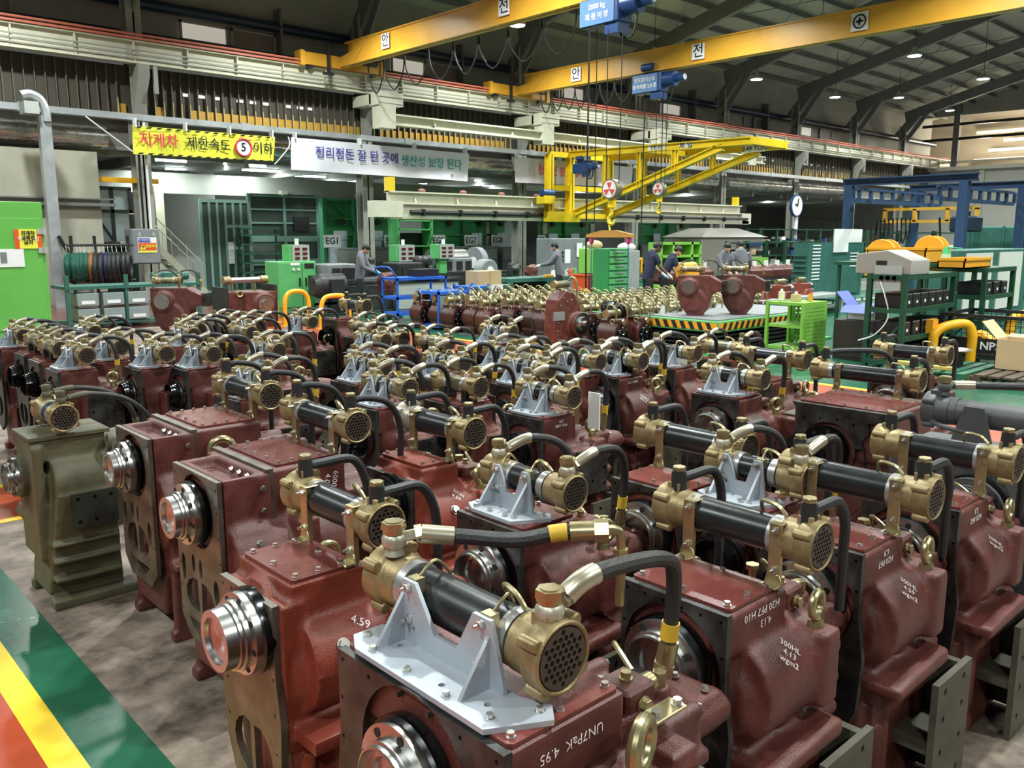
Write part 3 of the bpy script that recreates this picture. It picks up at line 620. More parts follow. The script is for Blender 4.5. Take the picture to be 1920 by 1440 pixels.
def gearbox(name, label, W=0.33, L=0.27, H=0.94, kind='K1', step=False, side='pad', platem=DARK, hm=None, fr=0.10, hub=0.07, out=0.09,
            fm=STEEL, capm=BRASS, tubem=TUBEB, each=True, loc=(0, 0, 0), tailm=None, fine=0.012, mount=True, hres=1.0, coverm=REDC, fd=STEELD, fc=None):
    t = thing(name, label, 'gearbox', loc)
    hme = housing(W, L, H, step, side, seg=fine)
    if hm: hme.materials[0] = hm
    link('housing', hme, t)
    link('front_plate', front_plate(W, H, H - 0.05 if step else H - 0.004, platem, hr=min(fr * 1.25 + 0.02, 0.10) if fc else fr * 1.25 + 0.02, fc=fc), t)
    flange(t, -0.005, *(fc or (W * 0.5, H - 0.19)), fr, hub, out, fm, fd)
    if mount: mount_plate(t, L, W)
    xi = 0.045 if step else 0.0
    if side == 'pad': side_pad(t, L, H)
    if W > 0.45: eyebolt(t, (0.30, -0.075, H - 0.172), 1.7, 0.35)
    else: eyebolt(t, (L + 0.085, -0.045, H - 0.135), 1.22, -0.35 if kind != 'K2' else 0.1)
    eyebolt(t, (L + 0.085, W + 0.03, H - 0.16), 1.22, -0.1)
    for yy in (0.0, W * 0.25, W * 0.5, W * 0.75, W - 0.02): link('rim_bolt', RBX, t, (L + 0.27, yy, H - 0.155))
    if each:
        for zz in (H - 0.26, H - 0.36, H - 0.46, H - 0.56): link('rim_bolt', RBX, t, (L + 0.27, -0.02, zz))
        for (xx, yy, zz) in ((L + 0.22, 0.03, H - 0.16), (L + 0.36, 0.04, H - 0.16), (L + 0.36, 0.13, H - 0.16), (L + 0.12, W * 0.3, H - 0.10), (L + 0.12, W * 0.8, H - 0.10)): link('plug_bolt', BOLT, t, (xx, yy, zz))
        v = B().box(L + 0.05, L + 0.15, 0.03, 0.13, H - 0.13, H - 0.05).cyl((L + 0.05, 0.08, H - 0.085), (L + 0.0, 0.08, H - 0.085), 0.02, seg=8).build('control_valve', RED, t, bev=0.008)
        B().cyl((L + 0.15, 0.08, H - 0.09), (L + 0.19, 0.08, H - 0.09), 0.026, seg=12).build('valve_plug', GOLD, v); B().hexb((L + 0.10, 0.08, H - 0.05), (0, 0, 1), 0.013, 0.02).build('valve_bolt', GOLD, v)
        B().hexb((L + 0.10, 0.028, H - 0.09), (0, -1, 0), 0.016, 0.018).build('plug_nut', GOLD, v)
        B().tube([(L + 0.17, 0.12, H - 0.07), (L + 0.2, 0.2, H - 0.04), (L + 0.26, 0.22, H - 0.10)], 0.007, 6).build('pilot_pipe', GOLD, t)
        if hm: B().hexb((0.16, -0.075, H - 0.19), (0, -0.85, 0.5), 0.016, 0.016).build('filler_plug', ZINC, t)
    B().cyl((L + 0.24, 0.09, H - 0.12), (L + 0.24, 0.09, H - 0.085), 0.018, seg=6).build('oil_plug', GOLD, t)
    B().cyl((L + 0.16, W * 0.6, H - 0.11), (L + 0.16, W * 0.6, H - 0.06), 0.012, seg=10).cyl((L + 0.16, W * 0.6, H - 0.06), (L + 0.16, W * 0.6, H - 0.045), 0.022, seg=6).build('breather_cap', GOLD, t)
    if kind == 'K1':
        cover(t, 0.008, L - 0.01, 0.008, W - 0.008, H - 0.006, 3, 3 if W < 0.45 else 4, coverm, each)
        cx, cz, r = L * 0.60 + 0.02, H + 0.105, 0.049 if W < 0.45 else 0.061
        if W >= 0.45: cx = 0.185
        y0 = -0.055 if W < 0.45 else 0.05; y1 = W + 0.02 if W < 0.45 else W + 0.07
        cooler(t, cx, cz, y0, y1, r, capm, tubem, tailm=tailm)
        vbracket(t, cx - r - 0.115 if W >= 0.45 else cx - r - 0.11, 0.01, W - 0.0, H + 0.003, cz + r * 1.0, cx)
        e = L + 0.24 if W < 0.45 else L + 0.30; hr_ = 0.0160 if W < 0.45 else 0.0195
        yb = y0 + 0.03
        hose_banjo(t, cx, yb, cz + r * 1.55, [(cx + 0.035, yb - 0.005, cz + r * 1.8), (cx + 0.12, yb - 0.02, cz + r * 1.8 + 0.035), (e - 0.07, yb, cz + 0.10), (e, yb + 0.02, cz + 0.01), (e + 0.01, yb + 0.04, H - 0.06), (e + 0.01, yb + 0.05, H - 0.115)], sleeve=GOLD, r=hr_)
        if W < 0.45:
            ya = y1 - 0.03
            hose_banjo(t, cx, ya, cz + r * 1.55, [(cx + 0.035, ya - 0.015, cz + r * 1.8), (cx + 0.11, ya - 0.05, cz + r * 1.8 + 0.03), (e - 0.11, ya - 0.09, cz + 0.09), (e - 0.05, ya - 0.11, cz - 0.0), (e - 0.04, ya - 0.11, H - 0.06), (e - 0.04, ya - 0.11, H - 0.10)], sleeve=GOLD, r=hr_)
        else:
            ya = y1 - 0.05
            hose_banjo(t, cx - 0.02, ya, cz + r * 1.8, [(cx + 0.03, ya - 0.03, cz + r * 1.95), (cx + 0.13, ya - 0.10, cz + r * 1.7), (cx + 0.22, ya - 0.19, cz + r * 1.6), (cx + 0.30, ya - 0.26, cz + r * 1.9), (cx + 0.37, ya - 0.33, cz + r * 2.0)], sleeve=GOLD, r=0.0195)
            q = (cx + 0.37, ya - 0.33, cz + r * 2.0)
            B().tube([q, (q[0] + 0.03, q[1] - 0.02, q[2] - 0.0), (q[0] + 0.045, q[1] - 0.03, q[2] - 0.03), (q[0] + 0.045, q[1] - 0.03, q[2] - 0.2)], 0.012, 10).cyl((q[0] + 0.045, q[1] - 0.03, q[2] - 0.08), (q[0] + 0.045, q[1] - 0.03, q[2] - 0.05), 0.02, seg=6).build('elbow_pipe', GOLD, t)
    elif kind == 'G':
        cover(t, 0.008, L - 0.01, 0.008, W - 0.008, H - 0.006, 3, 3, coverm, each)
        cx, cz, r = L * 0.55, H + 0.09, 0.050
        cooler(t, cx, cz, -0.02, W + 0.05, r, capm, TUBEO)
        for q in (0.04, W - 0.08): B().box(cx - 0.06, cx + 0.03, q, q + 0.04, H, cz - 0.02).build('saddle', DARK, t)
        e = L + 0.2
        for yb in (0.01, W + 0.02):
            hose_banjo(t, cx, yb, cz + r * 1.55, [(cx + 0.035, yb, cz + r * 1.8), (cx + 0.12, yb - 0.01, cz + r * 1.8 + 0.03), (e - 0.07, yb, cz + 0.09), (e, yb + 0.02, cz - 0.01), (e + 0.01, yb + 0.04, H - 0.09)], sleeve=GOLD)
        B().box(L + 0.02, L + 0.026, 0.0, 0.07, H - 0.15, H + 0.02).build('rear_tab', MACH, t)
    elif kind == 'K2':
        cover(t, xi + 0.012, L - 0.04, 0.012, W - 0.012, H - 0.006, 3, 3, coverm, each)
        cx, cz, r = L + 0.025, H + 0.125, 0.054
        cooler(t, cx, cz, -0.07, W + 0.09, r, capm, tubem, tailm=tailm)
        straps(t, (0.03, W - 0.03), L - 0.02, H - 0.004, cz + r * 0.95, cx, r)
        for (yb, ln) in ((-0.035, 0.2), (W + 0.05, 0.22)):
            hose_banjo(t, cx, yb, cz + r * 1.6, [(cx, yb, cz + r * 1.62), (cx + 0.06, yb - 0.005, cz + r * 1.7), (cx + ln - 0.05, yb - 0.01, cz + r * 1.6), (cx + ln, yb - 0.01, cz + 0.01), (cx + ln + 0.02, yb, cz - 0.10), (cx + ln + 0.02, yb, H - 0.14)], rubber=True, r=0.0122)
    return t
# ------------------------------------------------------------------ wide gearboxes with a pierced front bell plate
def wide_gearbox(label, loc):
    t = thing('gearbox', label, 'gearbox', loc); W, H = 0.42, 1.0
    mb = B().box(0.01, 0.17, 0.0, W, 0.55, H - 0.06).box(0.01, 0.04, 0.0, W, 0.5, H - 0.015).box(0.02, 0.16, 0.0, 0.03, H - 0.14, H - 0.015).box(0.02, 0.16, W - 0.03, W, H - 0.1, H - 0.015)
    mb.box(0.15, 0.19, -0.01, W + 0.06, 0.5, H - 0.012).box(0.19, 0.54, 0.0, W + 0.07, 0.52, H - 0.008)
    mb.cyl((0.02, 0.10, 0.62), (0.5, 0.10, 0.62), 0.20, seg=28).cyl((0.04, 0.07, 0.70), (0.18, 0.07, 0.70), 0.13, seg=20)
    mb.frus((0.03, 0.5, 0.05, W), (0.03, 0.5, -0.02, W + 0.05), 0.1, 0.6)
    mb.prism([(0.03, 0.36), (0.55, 0.40), (0.55, 0.45), (0.03, 0.40)], 1, -0.12, 0.3).box(0.5, 0.8, 0.05, W - 0.05, 0.45, 0.82).box(0.5, 0.7, 0.0, 0.12, 0.6, 0.84)
    for xx in (0.04, 0.2, 0.36): mb.prism([(xx, 0.0), (xx + 0.06, 0.0), (xx + 0.03, 0.5), (xx, 0.5)], 1, -0.06, 0.0).prism([(xx, 0.0), (xx + 0.06, 0.0), (xx + 0.03, 0.5), (xx, 0.5)], 1, W - 0.02, W + 0.05)
    mb.box(0.02, 0.5, -0.06, -0.01, 0, 0.05).box(0.02, 0.5, W - 0.02, W + 0.05, 0, 0.05)
    for yy in (0.06, 0.2, 0.34): mb.cyl((0.6, yy, 0.82), (0.82, yy, 0.82), 0.035, seg=12)
    mb.box(0.26, 0.36, -0.10, 0.02, 0.62, 0.80)
    mb.build('housing', RED, t, voxel=0.012, smooth_it=3)
    out = [(0, 0.985), (W, 0.985), (W, 0.5), (W, 0.33), (W * 0.8, 0.25), (W * 0.2, 0.25), (0, 0.33)]
    cy, cz = 0.205, 0.825
    hs = [circ(cy, cz, 0.150, 32), circ(0.06, 0.52, 0.025, 12, 0.06), circ(W - 0.05, 0.55, 0.02, 12, 0.06), circ(0.20, 0.585, 0.016, 10, 0.04), circ(0.27, 0.59, 0.016, 10, 0.04)]
    for sg in (-1, 1):
        hs.append([(0.22 + sg * 0.012, 0.39), (0.22 + sg * 0.02, 0.53)][::1] + [(0.22 + sg * (0.02 + 0.12 * math.cos(a)), 0.45 + 0.08 * math.sin(a)) for a in (1.2, 0.7, 0.2, -0.3, -0.8)])
    hs.append([(0.22 + 0.13 * math.cos(a), 0.36 + 0.075 * math.sin(a)) for a in [PI + 0.25 + (PI - 0.5) * k / 8 for k in range(9)]])
    for zz in (0.95, 0.86, 0.76, 0.66, 0.56, 0.46, 0.36): hs += [circ(0.014, zz, 0.006, 8), circ(W - 0.014, zz, 0.006, 8)]
    pl = plate2d([out] + hs, 0.02); mapv(pl, lambda v: (v[2] - 0.005, v[0], v[1])).build('front_plate', MACH, t)
    flange(t, -0.015, cy, cz, 0.130, 0.085, 0.115, STEEL, STEELD)
    B().box(0.185, 0.215, -0.004, W + 0.074, 0.55, H - 0.0).build('joint_strip', MACH, t)
    cover(t, 0.245, 0.53, 0.03, W + 0.05, H - 0.008, 5, 5)
    cooler(t, 0.585, H + 0.115, -0.03, W + 0.08, 0.052)
    straps(t, (0.09, W - 0.01), 0.545, H - 0.02, H + 0.165, 0.585, 0.052)
    for yb in (0.01, W + 0.04):
        hose_banjo(t, 0.585, yb, H + 0.21, [(0.585, yb, H + 0.215), (0.65, yb - 0.01, H + 0.225), (0.76, yb - 0.02, H + 0.19), (0.82, yb - 0.02, H + 0.08), (0.83, yb, H - 0.10), (0.83, yb, H - 0.25)], rubber=True, r=0.0115)
    eyebolt(t, (0.31, -0.055, 0.80), 1.8, -0.3)
    eyebolt(t, (0.31, W + 0.09, 0.86), 1.15, 0.1)
    for yy in (0.08, 0.15, 0.22): B().hexb((0.148, yy, H - 0.035), (-1, 0, 0), 0.011, 0.014).build('casing_bolt', ZINC, t)
    for zz in (0.93, 0.84): B().hexb((0.165, -0.012, zz), (0, -1, 0), 0.011, 0.014).build('casing_bolt', ZINC, t)
    B().hexb((0.12, -0.06, 0.73), (0, -1, 0.3), 0.014, 0.016).build('casing_bolt', ZINC, t); B().hexb((0.15, -0.065, 0.70), (0, -1, 0.2), 0.010, 0.014).build('casing_bolt', ZINC, t)
    return t
# ------------------------------------------------------------------ the rows of finished gearboxes
G1 = 'gearboxes with silver cooler brackets'; G2 = 'gearboxes with long coolers on gold straps'
near = gearbox('gearbox', 'large red gearbox with silver-bracketed cooler marked 4.95, closest of all', W=0.58, L=0.335, H=0.95, kind='K1', fr=0.14, hub=0.09, out=0.07, side='pad', loc=(0.985, 1.07, 0), platem=DARK, fine=0.010)
g459 = gearbox('gearbox', 'bright red gearbox with steel hub and black-tube cooler marked 4.59', W=0.33, L=0.29, H=0.94, kind='K2', step=True, side='bulge', fr=0.128, hub=0.092, out=0.125, fc=(0.125, 0.785), hm=REDB, platem=MACH, loc=(1.03, 2.07, 0), fine=0.010)
k2 = gearbox('gearbox', 'red gearbox with smudged cover and olive-black cooler, marked 300HL 4.13', W=0.35, L=0.285, H=0.94, kind='K2', side='bulge', fr=0.135, hub=0.09, out=0.06, loc=(1.815, 1.13, 0))
k1 = gearbox('gearbox', 'red gearbox under silver bracket behind the closest one, marked 4.52', W=0.33, L=0.265, H=0.94, kind='K1', side='bulge', fr=0.135, hub=0.085, out=0.06, loc=(1.853, 1.945, 0))
b2 = gearbox('gearbox', 'bright red gearbox with glossy black hub behind the silver-bracket one', W=0.33, L=0.25, H=0.94, kind='K2', step=True, side='bulge', fr=0.128, hub=0.09, out=0.12, fc=(0.14, 0.775), fm=STEELD, capm=BRASS, tailm=SILCAP, loc=(2.03, 2.80, 0), hm=REDB, coverm=REDB)
wide_gearbox('wide red gearbox with pierced bell plate, marked 60001, second in line', (1.30, 3.02, 0))
w1 = [o for o in C.objects if o.name == 'gearbox.005'][0] if 'gearbox.005' in C.objects else None
wg = [o for o in C.objects if o.get('label', '').startswith('wide red')][0]
dup(wg, (1.365, 3.90, 0), label='wide red gearbox with pierced bell plate, beside the olive gearbox')
# small back-row variants keep joined bolts
k1s = gearbox('gearbox', 'red gearbox with silver bracket and dark side pad beside white tag', W=0.31, L=0.26, H=0.94, kind='K1', side='pad', fr=0.105, hub=0.08, out=0.06, fm=STEELD, fd=STEEL, each=False, fine=0.015, loc=(3.12, 3.13, 0))
kg = gearbox('gearbox', 'red gearbox with perforated gold cooler behind the silver-taped one', W=0.31, L=0.26, H=0.94, kind='G', side='pad', fr=0.105, hub=0.08, out=0.06, fm=STEELD, each=False, fine=0.015, loc=(3.03, 3.72, 0))
def cap1(px, py): p = PZ(px, py, 1.045); return (p.x - 0.17, p.y + 0.055)
def cor(px, py, z=0.94): p = PZ(px, py, z); return (p.x, p.y)
L1 = [  # (position, label) silver bracket ones
 ((2.176, 6.316), 'red gearbox under silver bracket, left of the pair with steel hubs'),
 ((2.418, 6.058), 'red gearbox under silver bracket with dark holed side pad'),
 ((2.853, 5.897), 'red gearbox with silver bracket and drooping banded hose, side lettering'),
 ((1.72, 6.62), 'red gearbox with silver bracket low behind the olive one'),
 ((3.035, 7.745), 'red gearbox with silver bracket fourth row from the front'),
 ((3.598, 7.673), 'red gearbox with silver bracket and gold eyebolt in the back row'),
 ((4.144, 7.656), 'red gearbox with silver bracket before the yellow barrier hoops'),
 ((3.80, 5.879), 'red gearbox with silver bracket in front of the tall dark-fronted one'),
 ((5.016, 5.648), 'red gearbox with silver bracket beside the orange walkway, farthest out'),
 ((4.031, 4.465), 'red gearbox with silver bracket against the orange walkway'),
 ((2.98, 4.70), 'red gearbox with silver bracket and loop hose, middle of the field'),
 ((3.466, 4.463), 'red gearbox with silver bracket behind the gold cooler one'),
 ((3.701, 3.886), 'red gearbox with silver bracket whose cap is smeared white'),
 ((2.62, 3.93), 'red gearbox with twin-prong bracket and large holed side pad'),
 ((4.186, 3.883), 'red gearbox with silver bracket left of the tall plate one'),
 ((2.18, 4.72), 'red gearbox with teal-tinted bracket beside the wide red ones'),
]
for (p, lb) in L1: dup(k1s, (p[0], p[1], 0), label=lb, group=G1)
k5 = dup(k1, (4.44, 3.72, 0), label='tall red gearbox with silver bracket, chalked bulge and dark square plate', group=G1)
dup(k1, (4.385, 2.745, 0), label='red gearbox with silver bracket, large black hub and chalked bulge', group=G1)
dup(k1, (5.05, 3.70, 0), label='red gearbox with silver bracket beside the lift table', group=G1)
dup(k1s, (2.585, 1.49, 0), label='red gearbox with silver bracket half hidden under a bare black hose', group=G1)
for (px, py), lb in [((766, 634), 'red gearbox with dark cooler and gold hoses right of the dark-fronted one'), ((852, 642), 'red gearbox with dark cooler by the start of the orange walkway'),
                     ((713, 613), 'red gearbox with brass cooler in front of the blue trolley'), ((1211, 673), 'red gearbox with brass cooler just behind the tall bracket one'), ((1043, 676), 'red gearbox with small brass cooler across the orange walkway')]:
    p = cap1(px, py); dup(kg, (p[0], p[1], 0), label=lb, group='gearboxes with brass coolers')
dup(kg, (5.66, 3.62, 0), label='red gearbox with olive-gold cooler and black hub before the lift table', group='gearboxes with brass coolers')
for i, (px, py) in enumerate([(43, 630), (123, 652), (180, 650), (177, 623), (256, 621), (315, 621), (362, 628), (389, 628), (438, 607), (405, 606), (30, 655), (505, 604), (225, 652), (92, 640), (480, 622), (650, 640), (600, 655)]):
    p = cap1(px, py)
    if min(math.hypot(p[0] - o.location.x, p[1] - o.location.y) for o in C.objects if o.get('category') == 'gearbox') < 0.40: continue
    dup(kg if i % 3 else k1s, (p[0], p[1], 0), label='red gearbox with brass-capped cooler crowded in the far left rows', group='gearboxes in the far left rows')
# the tall dark-fronted one
tall = gearbox('gearbox', 'tall dark-fronted red gearbox standing above its neighbours at the back', W=0.26, L=0.30, H=1.06, kind='K2', side='bulge', fr=0.105, hub=0.08, out=0.05, fm=STEELD, each=False, fine=0.015, loc=(4.56, 7.55, 0))
# strap-cooler ones on the right
for p, lb in [((2.485, 1.09), 'red gearbox with black cooler marked 4.59, second from the front at right'), ((3.146, 1.05), 'red gearbox with white-taped black cooler at the right edge'),
              ((2.583, 1.83), 'red gearbox with glossy orange-red cover and big black cooler'), ((5.07, 2.93), 'red gearbox with black cooler in front of the perforated green rack'),
              ((6.0, 2.35), 'red gearbox with short black cooler before the green shelf')]:
    dup(k2, (p[0], p[1], 0), label=lb, group=G2)
# tall gearbox with contoured plate and long cooler
def contour_gearbox():
    t = thing('gearbox', 'big red gearbox with contoured iron face plate and steel hub', 'gearbox', (4.62, 1.935, 0)); W, L, H = 0.58, 0.56, 0.94
    mb = B().box(0.0, L, 0, W, H - 0.30, H - 0.006).cyl((0.02, 0.36, 0.66), (L, 0.36, 0.66), 0.21, seg=30).frus((0.03, L, 0.1, W), (0.03, L, 0.0, W), 0.1, H - 0.3)
    mb.box(0.1, 0.5, W, W + 0.22, 0.5, 0.80).box(L, L + 0.25, 0.03, W - 0.03, 0.3, 0.75).box(0.05, 0.5, -0.02, W, 0, 0.08)
    mb.build('housing', RED, t, voxel=0.013, smooth_it=3)
    cy, cz = 0.36, 0.68
    out = [(0, 0.935), (W, 0.935), (W - 0.04, 0.875), (W - 0.04, 0.82), (W - 0.02, 0.74), (W + 0.05, 0.68), (W + 0.05, 0.60), (W - 0.02, 0.5), (W - 0.1, 0.35), (0.2, 0.3), (0.12, 0.4), (0.10, 0.52), (0.04, 0.52), (0.04, 0.56), (0.12, 0.58), (0.13, 0.68), (0.15, 0.76), (0.11, 0.82), (0.12, 0.87), (0.0, 0.885)]
    hs = [circ(cy - 0.015, cz, 0.165, 32)] + [circ(y, z, 0.007, 8) for y, z in ((0.05, 0.91), (0.2, 0.85), (0.3, 0.865), (0.4, 0.86), (0.5, 0.85), (0.52, 0.75), (0.59, 0.66), (0.13, 0.63), (0.14, 0.72), (0.54, 0.55), (0.13, 0.5))]
    pl = plate2d([out] + hs, 0.03); mapv(pl, lambda v: (v[2] - 0.01, v[0], v[1])).build('front_plate', DARK, t)
    flange(t, 0.01, cy, cz, 0.14, 0.07, 0.07, STEELD, STEELD)
    B().box(-0.02, 0.03, 0.0, W - 0.3, 0.89, 0.937).build('top_ledge', DARK, t)
    cover(t, 0.02, L - 0.03, 0.02, W - 0.02, H - 0.006, 6, 5)
    cooler(t, L - 0.05, H + 0.12, 0.06, 0.72, 0.052, BRASS, TUBEB)
    straps(t, (0.17, 0.55), L - 0.095, H, H + 0.17, L - 0.05, 0.052)
    hose_banjo(t, L - 0.05, 0.11, H + 0.22, [(L - 0.05, 0.11, H + 0.225), (L + 0.02, 0.10, H + 0.23), (L + 0.09, 0.09, H + 0.18), (L + 0.12, 0.09, H), (L + 0.13, 0.1, H - 0.25)], rubber=True, r=0.013)
    hose_banjo(t, L - 0.05, 0.66, H + 0.22, [(L - 0.05, 0.66, H + 0.225), (L + 0.06, 0.60, H + 0.235), (L + 0.28, 0.45, H + 0.22), (L + 0.36, 0.40, H + 0.12), (L + 0.37, 0.4, H)], rubber=True, r=0.0135)
    eyebolt(t, (0.42, W + 0.1, 0.80), 1.4, 1.2)
    o = B().box(0.16, 0.4, W + 0.0, W + 0.17, 0.80, 0.812).build('lug_plate', MACH, t); B().cyl((0.25, W + 0.08, 0.812), (0.25, W + 0.08, 0.84), 0.018, seg=8).cyl((0.25, W + 0.08, 0.84), (0.25, W + 0.08, 0.852), 0.028, seg=8).build('filler_cap', GOLD, t)
contour_gearbox()
# olive drab one at the aisle
def olive_gearbox():
    t = thing('gearbox', 'olive drab painted gearbox with dark side plate beside the green stripe', 'gearbox', (1.055, 4.70, 0)); W, L, H = 0.30, 0.36, 0.90
    mb = B().box(0.0, L, 0, W, H - 0.09, H - 0.01).box(0.0, L * 0.95, 0.0, W, H - 0.13, H - 0.08).cyl((0.08, 0.06, H - 0.27), (L, 0.06, H - 0.27), 0.15, seg=30).box(0.05, L, 0.0, W, 0.1, 0.7)
    mb.frus((0.02, L + 0.03, -0.02, W), (0.08, L, -0.10, W), 0.06, 0.6).box(0.0, 0.05, -0.02, W, 0.25, 0.85)
    for zz in (0.14, 0.24, 0.33): mb.box(0.04, L + 0.01, -0.09, 0.0, zz, zz + 0.018)
    mb.box(0.02, L + 0.08, -0.10, -0.02, 0, 0.05).box(0.02, L + 0.08, W - 0.02, W + 0.06, 0, 0.05).box(L, L + 0.3, 0.0, W - 0.02, 0.35, H - 0.14)
    mb.box(L - 0.04, L + 0.05, -0.09, 0.0, 0.55, H - 0.13).frus((L, L + 0.3, 0, W), (L, L + 0.22, 0.03, W - 0.03), H - 0.14, H - 0.06)
    mb.prism([(-0.02, 0.42), (0.02, 0.50), (0.02, 0.42)], 1, W - 0.02, W + 0.1)
    mb.build('housing', OLIVE, t, voxel=0.011, smooth_it=3)
    pl = plate2d([[(0.14, 0.42), (L + 0.0, 0.42), (L + 0.0, 0.60), (0.14, 0.60)]] + [circ(x, z, 0.011, 10) for x in (0.17, (0.14 + L) / 2, L - 0.03) for z in (0.45, 0.57)], 0.02)
    mapv(pl, lambda v: (v[0], -0.105 + v[2], v[1])).build('side_plate', OLIVED, t)
    flange(t, -0.0, W * 0.6, H - 0.23, 0.11, 0.07, 0.06, STEEL, OLIVE)
    B().box(-0.01, L + 0.02, -0.012, W + 0.01, H - 0.022, H).build('top_flange', OLIVE, t, bev=0.002)
    cooler(t, 0.16, H + 0.085, -0.03, 0.30, 0.055, BRASS, TUBEB)
    for yb in (0.0, 0.25):
        hose_banjo(t, 0.16, yb, H + 0.175, [(0.20, yb, H + 0.18), (0.30, yb - 0.01, H + 0.19), (0.46, yb - 0.02, H + 0.15), (0.58, yb, H + 0.04), (0.62, yb + 0.02, H - 0.1)], capm=OLIVE, sleeve=OLIVE, band=False)
    eyebolt(t, (L, -0.05, H - 0.13), 1.2, 1.4, OLIVE)
olive_gearbox()
# grey one with a long grey cooler
def grey_gearbox():
    t = thing('gearbox', 'dark grey painted gearbox with long grey cooler at right edge', 'gearbox', (3.88, 0.95, 0)); W, L, H = 0.66, 0.42, 0.94
    hm = housing(W, L, H, False, 'pad', seg=0.014); hm.materials[0] = GREYP; link('housing', hm, t)
    link('front_plate', front_plate(W, H, H - 0.004, GREYP, hr=0.19), t)
    flange(t, -0.005, W * 0.45, H - 0.2, 0.15, 0.1, 0.06, GREYP, STEELD)
    B().box(0.0, L, 0.0, W, H - 0.01, H + 0.012).build('cover_plate', GREYP, t, bev=0.003)
    cx, cz = 0.17, H + 0.175
    cooler(t, cx, cz, -0.42, 0.58, 0.060, GREYP, GREYP)
    for yy in (-0.02, 0.36):
        B().prism([(yy - 0.10, H + 0.01), (yy + 0.10, H + 0.01), (yy + 0.04, H + 0.22), (yy - 0.04, H + 0.22)], 0, cx - 0.085, cx - 0.075).build('saddle_plate', GREYP, t)
    B().box(cx - 0.1, cx + 0.1, -0.14, W - 0.1, H + 0.01, H + 0.02).build('saddle_base', GREYP, t)
    hose_banjo(t, cx, 0.52, cz + 0.11, [(cx + 0.04, 0.50, cz + 0.112), (cx + 0.1, 0.40, cz + 0.115), (cx + 0.22, 0.2, cz + 0.12), (cx + 0.34, 0.0, cz + 0.13), (cx + 0.40, -0.12, cz + 0.1)], capm=GREYP, band=False, r=0.018)
    B().tube([(cx - 0.02, 0.60, cz - 0.02), (cx - 0.07, 0.5, cz - 0.06), (cx - 0.08, 0.35, cz - 0.07)], 0.012, 8).build('drain_pipe', GREYP, t)
grey_gearbox()
# small lifting plate on the closest one, handwriting on the castings
o = B().box(0, 0.13, 0, 0.05, 0, 0.01).cyl((0.025, 0.025, 0.01), (0.025, 0.025, 0.014), 0.012, seg=12)
o.v = [(1.36 - 0.985 + a * 0.9, 1.04 - 1.07 - 0.0 + b - 0.02, 0.86 + c) for a, b, c in o.v]
lp = o.build('lock_plate', GOLD, near, bev=0.002)
for xx in (1.385, 1.46): B().hexb((xx - 0.985, -0.035, 0.87), (0, 0, 1), 0.011, 0.016).build('lock_bolt', ZINC, lp)
def mark(par, s, size, o, right, up, name='marking'): text(s, size, WPAINT, par, o, right, up, off=-size * 0.012, ext=0.0004, name=name)
nY = (0, -1, 0)
mark(near, 'UN7PaK  4.95', 0.032, (0.17, -0.0025, 0.895), (-1, 0, 0), (0, 0, -1))
mark(g459, '4.59', 0.036, (0.23, -0.060, 0.792), (0.75, -0.45, -0.45), (0.5, 0.55, 0.6))
mark(k2, 'H20 PF7 H10', 0.032, (0.15, -0.0025, 0.905), (-1, 0, 0), (0, 0, -1))
mark(k2, '4.13', 0.032, (0.17, -0.0025, 0.868), (-1, 0, 0), (0, 0, -1))
mark(k2, '300HL\n4.13\nwgm2', 0.026, (0.20, -0.062, 0.782), (0.6, -0.57, -0.55), (0.78, 0.42, 0.4))
r2 = [o for o in C.objects if 'second from the front at right' in o.get('label', '')][0]; r3 = [o for o in C.objects if 'white-taped black cooler at the right edge' in o.get('label', '')][0]
for r_, a_, b_ in ((r2, 'H20 PF7\n6.9', '300HL\n4.59\nwgm2'), (r3, 'H20 PF7\n5.8', '300HL\nwgm2')):
    mark(r_, a_, 0.030, (0.15, -0.0025, 0.89), (-1, 0, 0), (0, 0, -1)); mark(r_, b_, 0.026, (0.20, -0.062, 0.782), (0.6, -0.57, -0.55), (0.78, 0.42, 0.4))
mark(k5, 'MGN 279', 0.026, (0.15, -0.0025, 0.90), (-1, 0, 0), (0, 0, -1)); mark(k5, '<DSI2\nD2.5', 0.03, (0.20, -0.062, 0.782), (0.6, -0.57, -0.55), (0.78, 0.42, 0.4))
B().box(0.30, 0.31, -0.13, -0.05, 0.86, 1.06).build('paper_tag', mat('paper_white', (0.75, 0.75, 0.73), 0.7), k1s)
mark(k1s, 'MGL AGR\n2.91', 0.022, (0.14, -0.0025, 0.90), (-1, 0, 0), (0, 0, -1))
mark(k1, 'T02 PFD 4.52', 0.03, (0.15, -0.0025, 0.90), (-1, 0, 0), (0, 0, -1))
mark(wg, '60001\n4.07', 0.035, (0.47, -0.004, 0.90), (-0.2, 0, -1), (1, 0, -0.2))
mark(b2, '300H\n4.59', 0.026, (0.20, -0.045, 0.80), (0.6, -0.57, -0.55), (0.78, 0.42, 0.4))
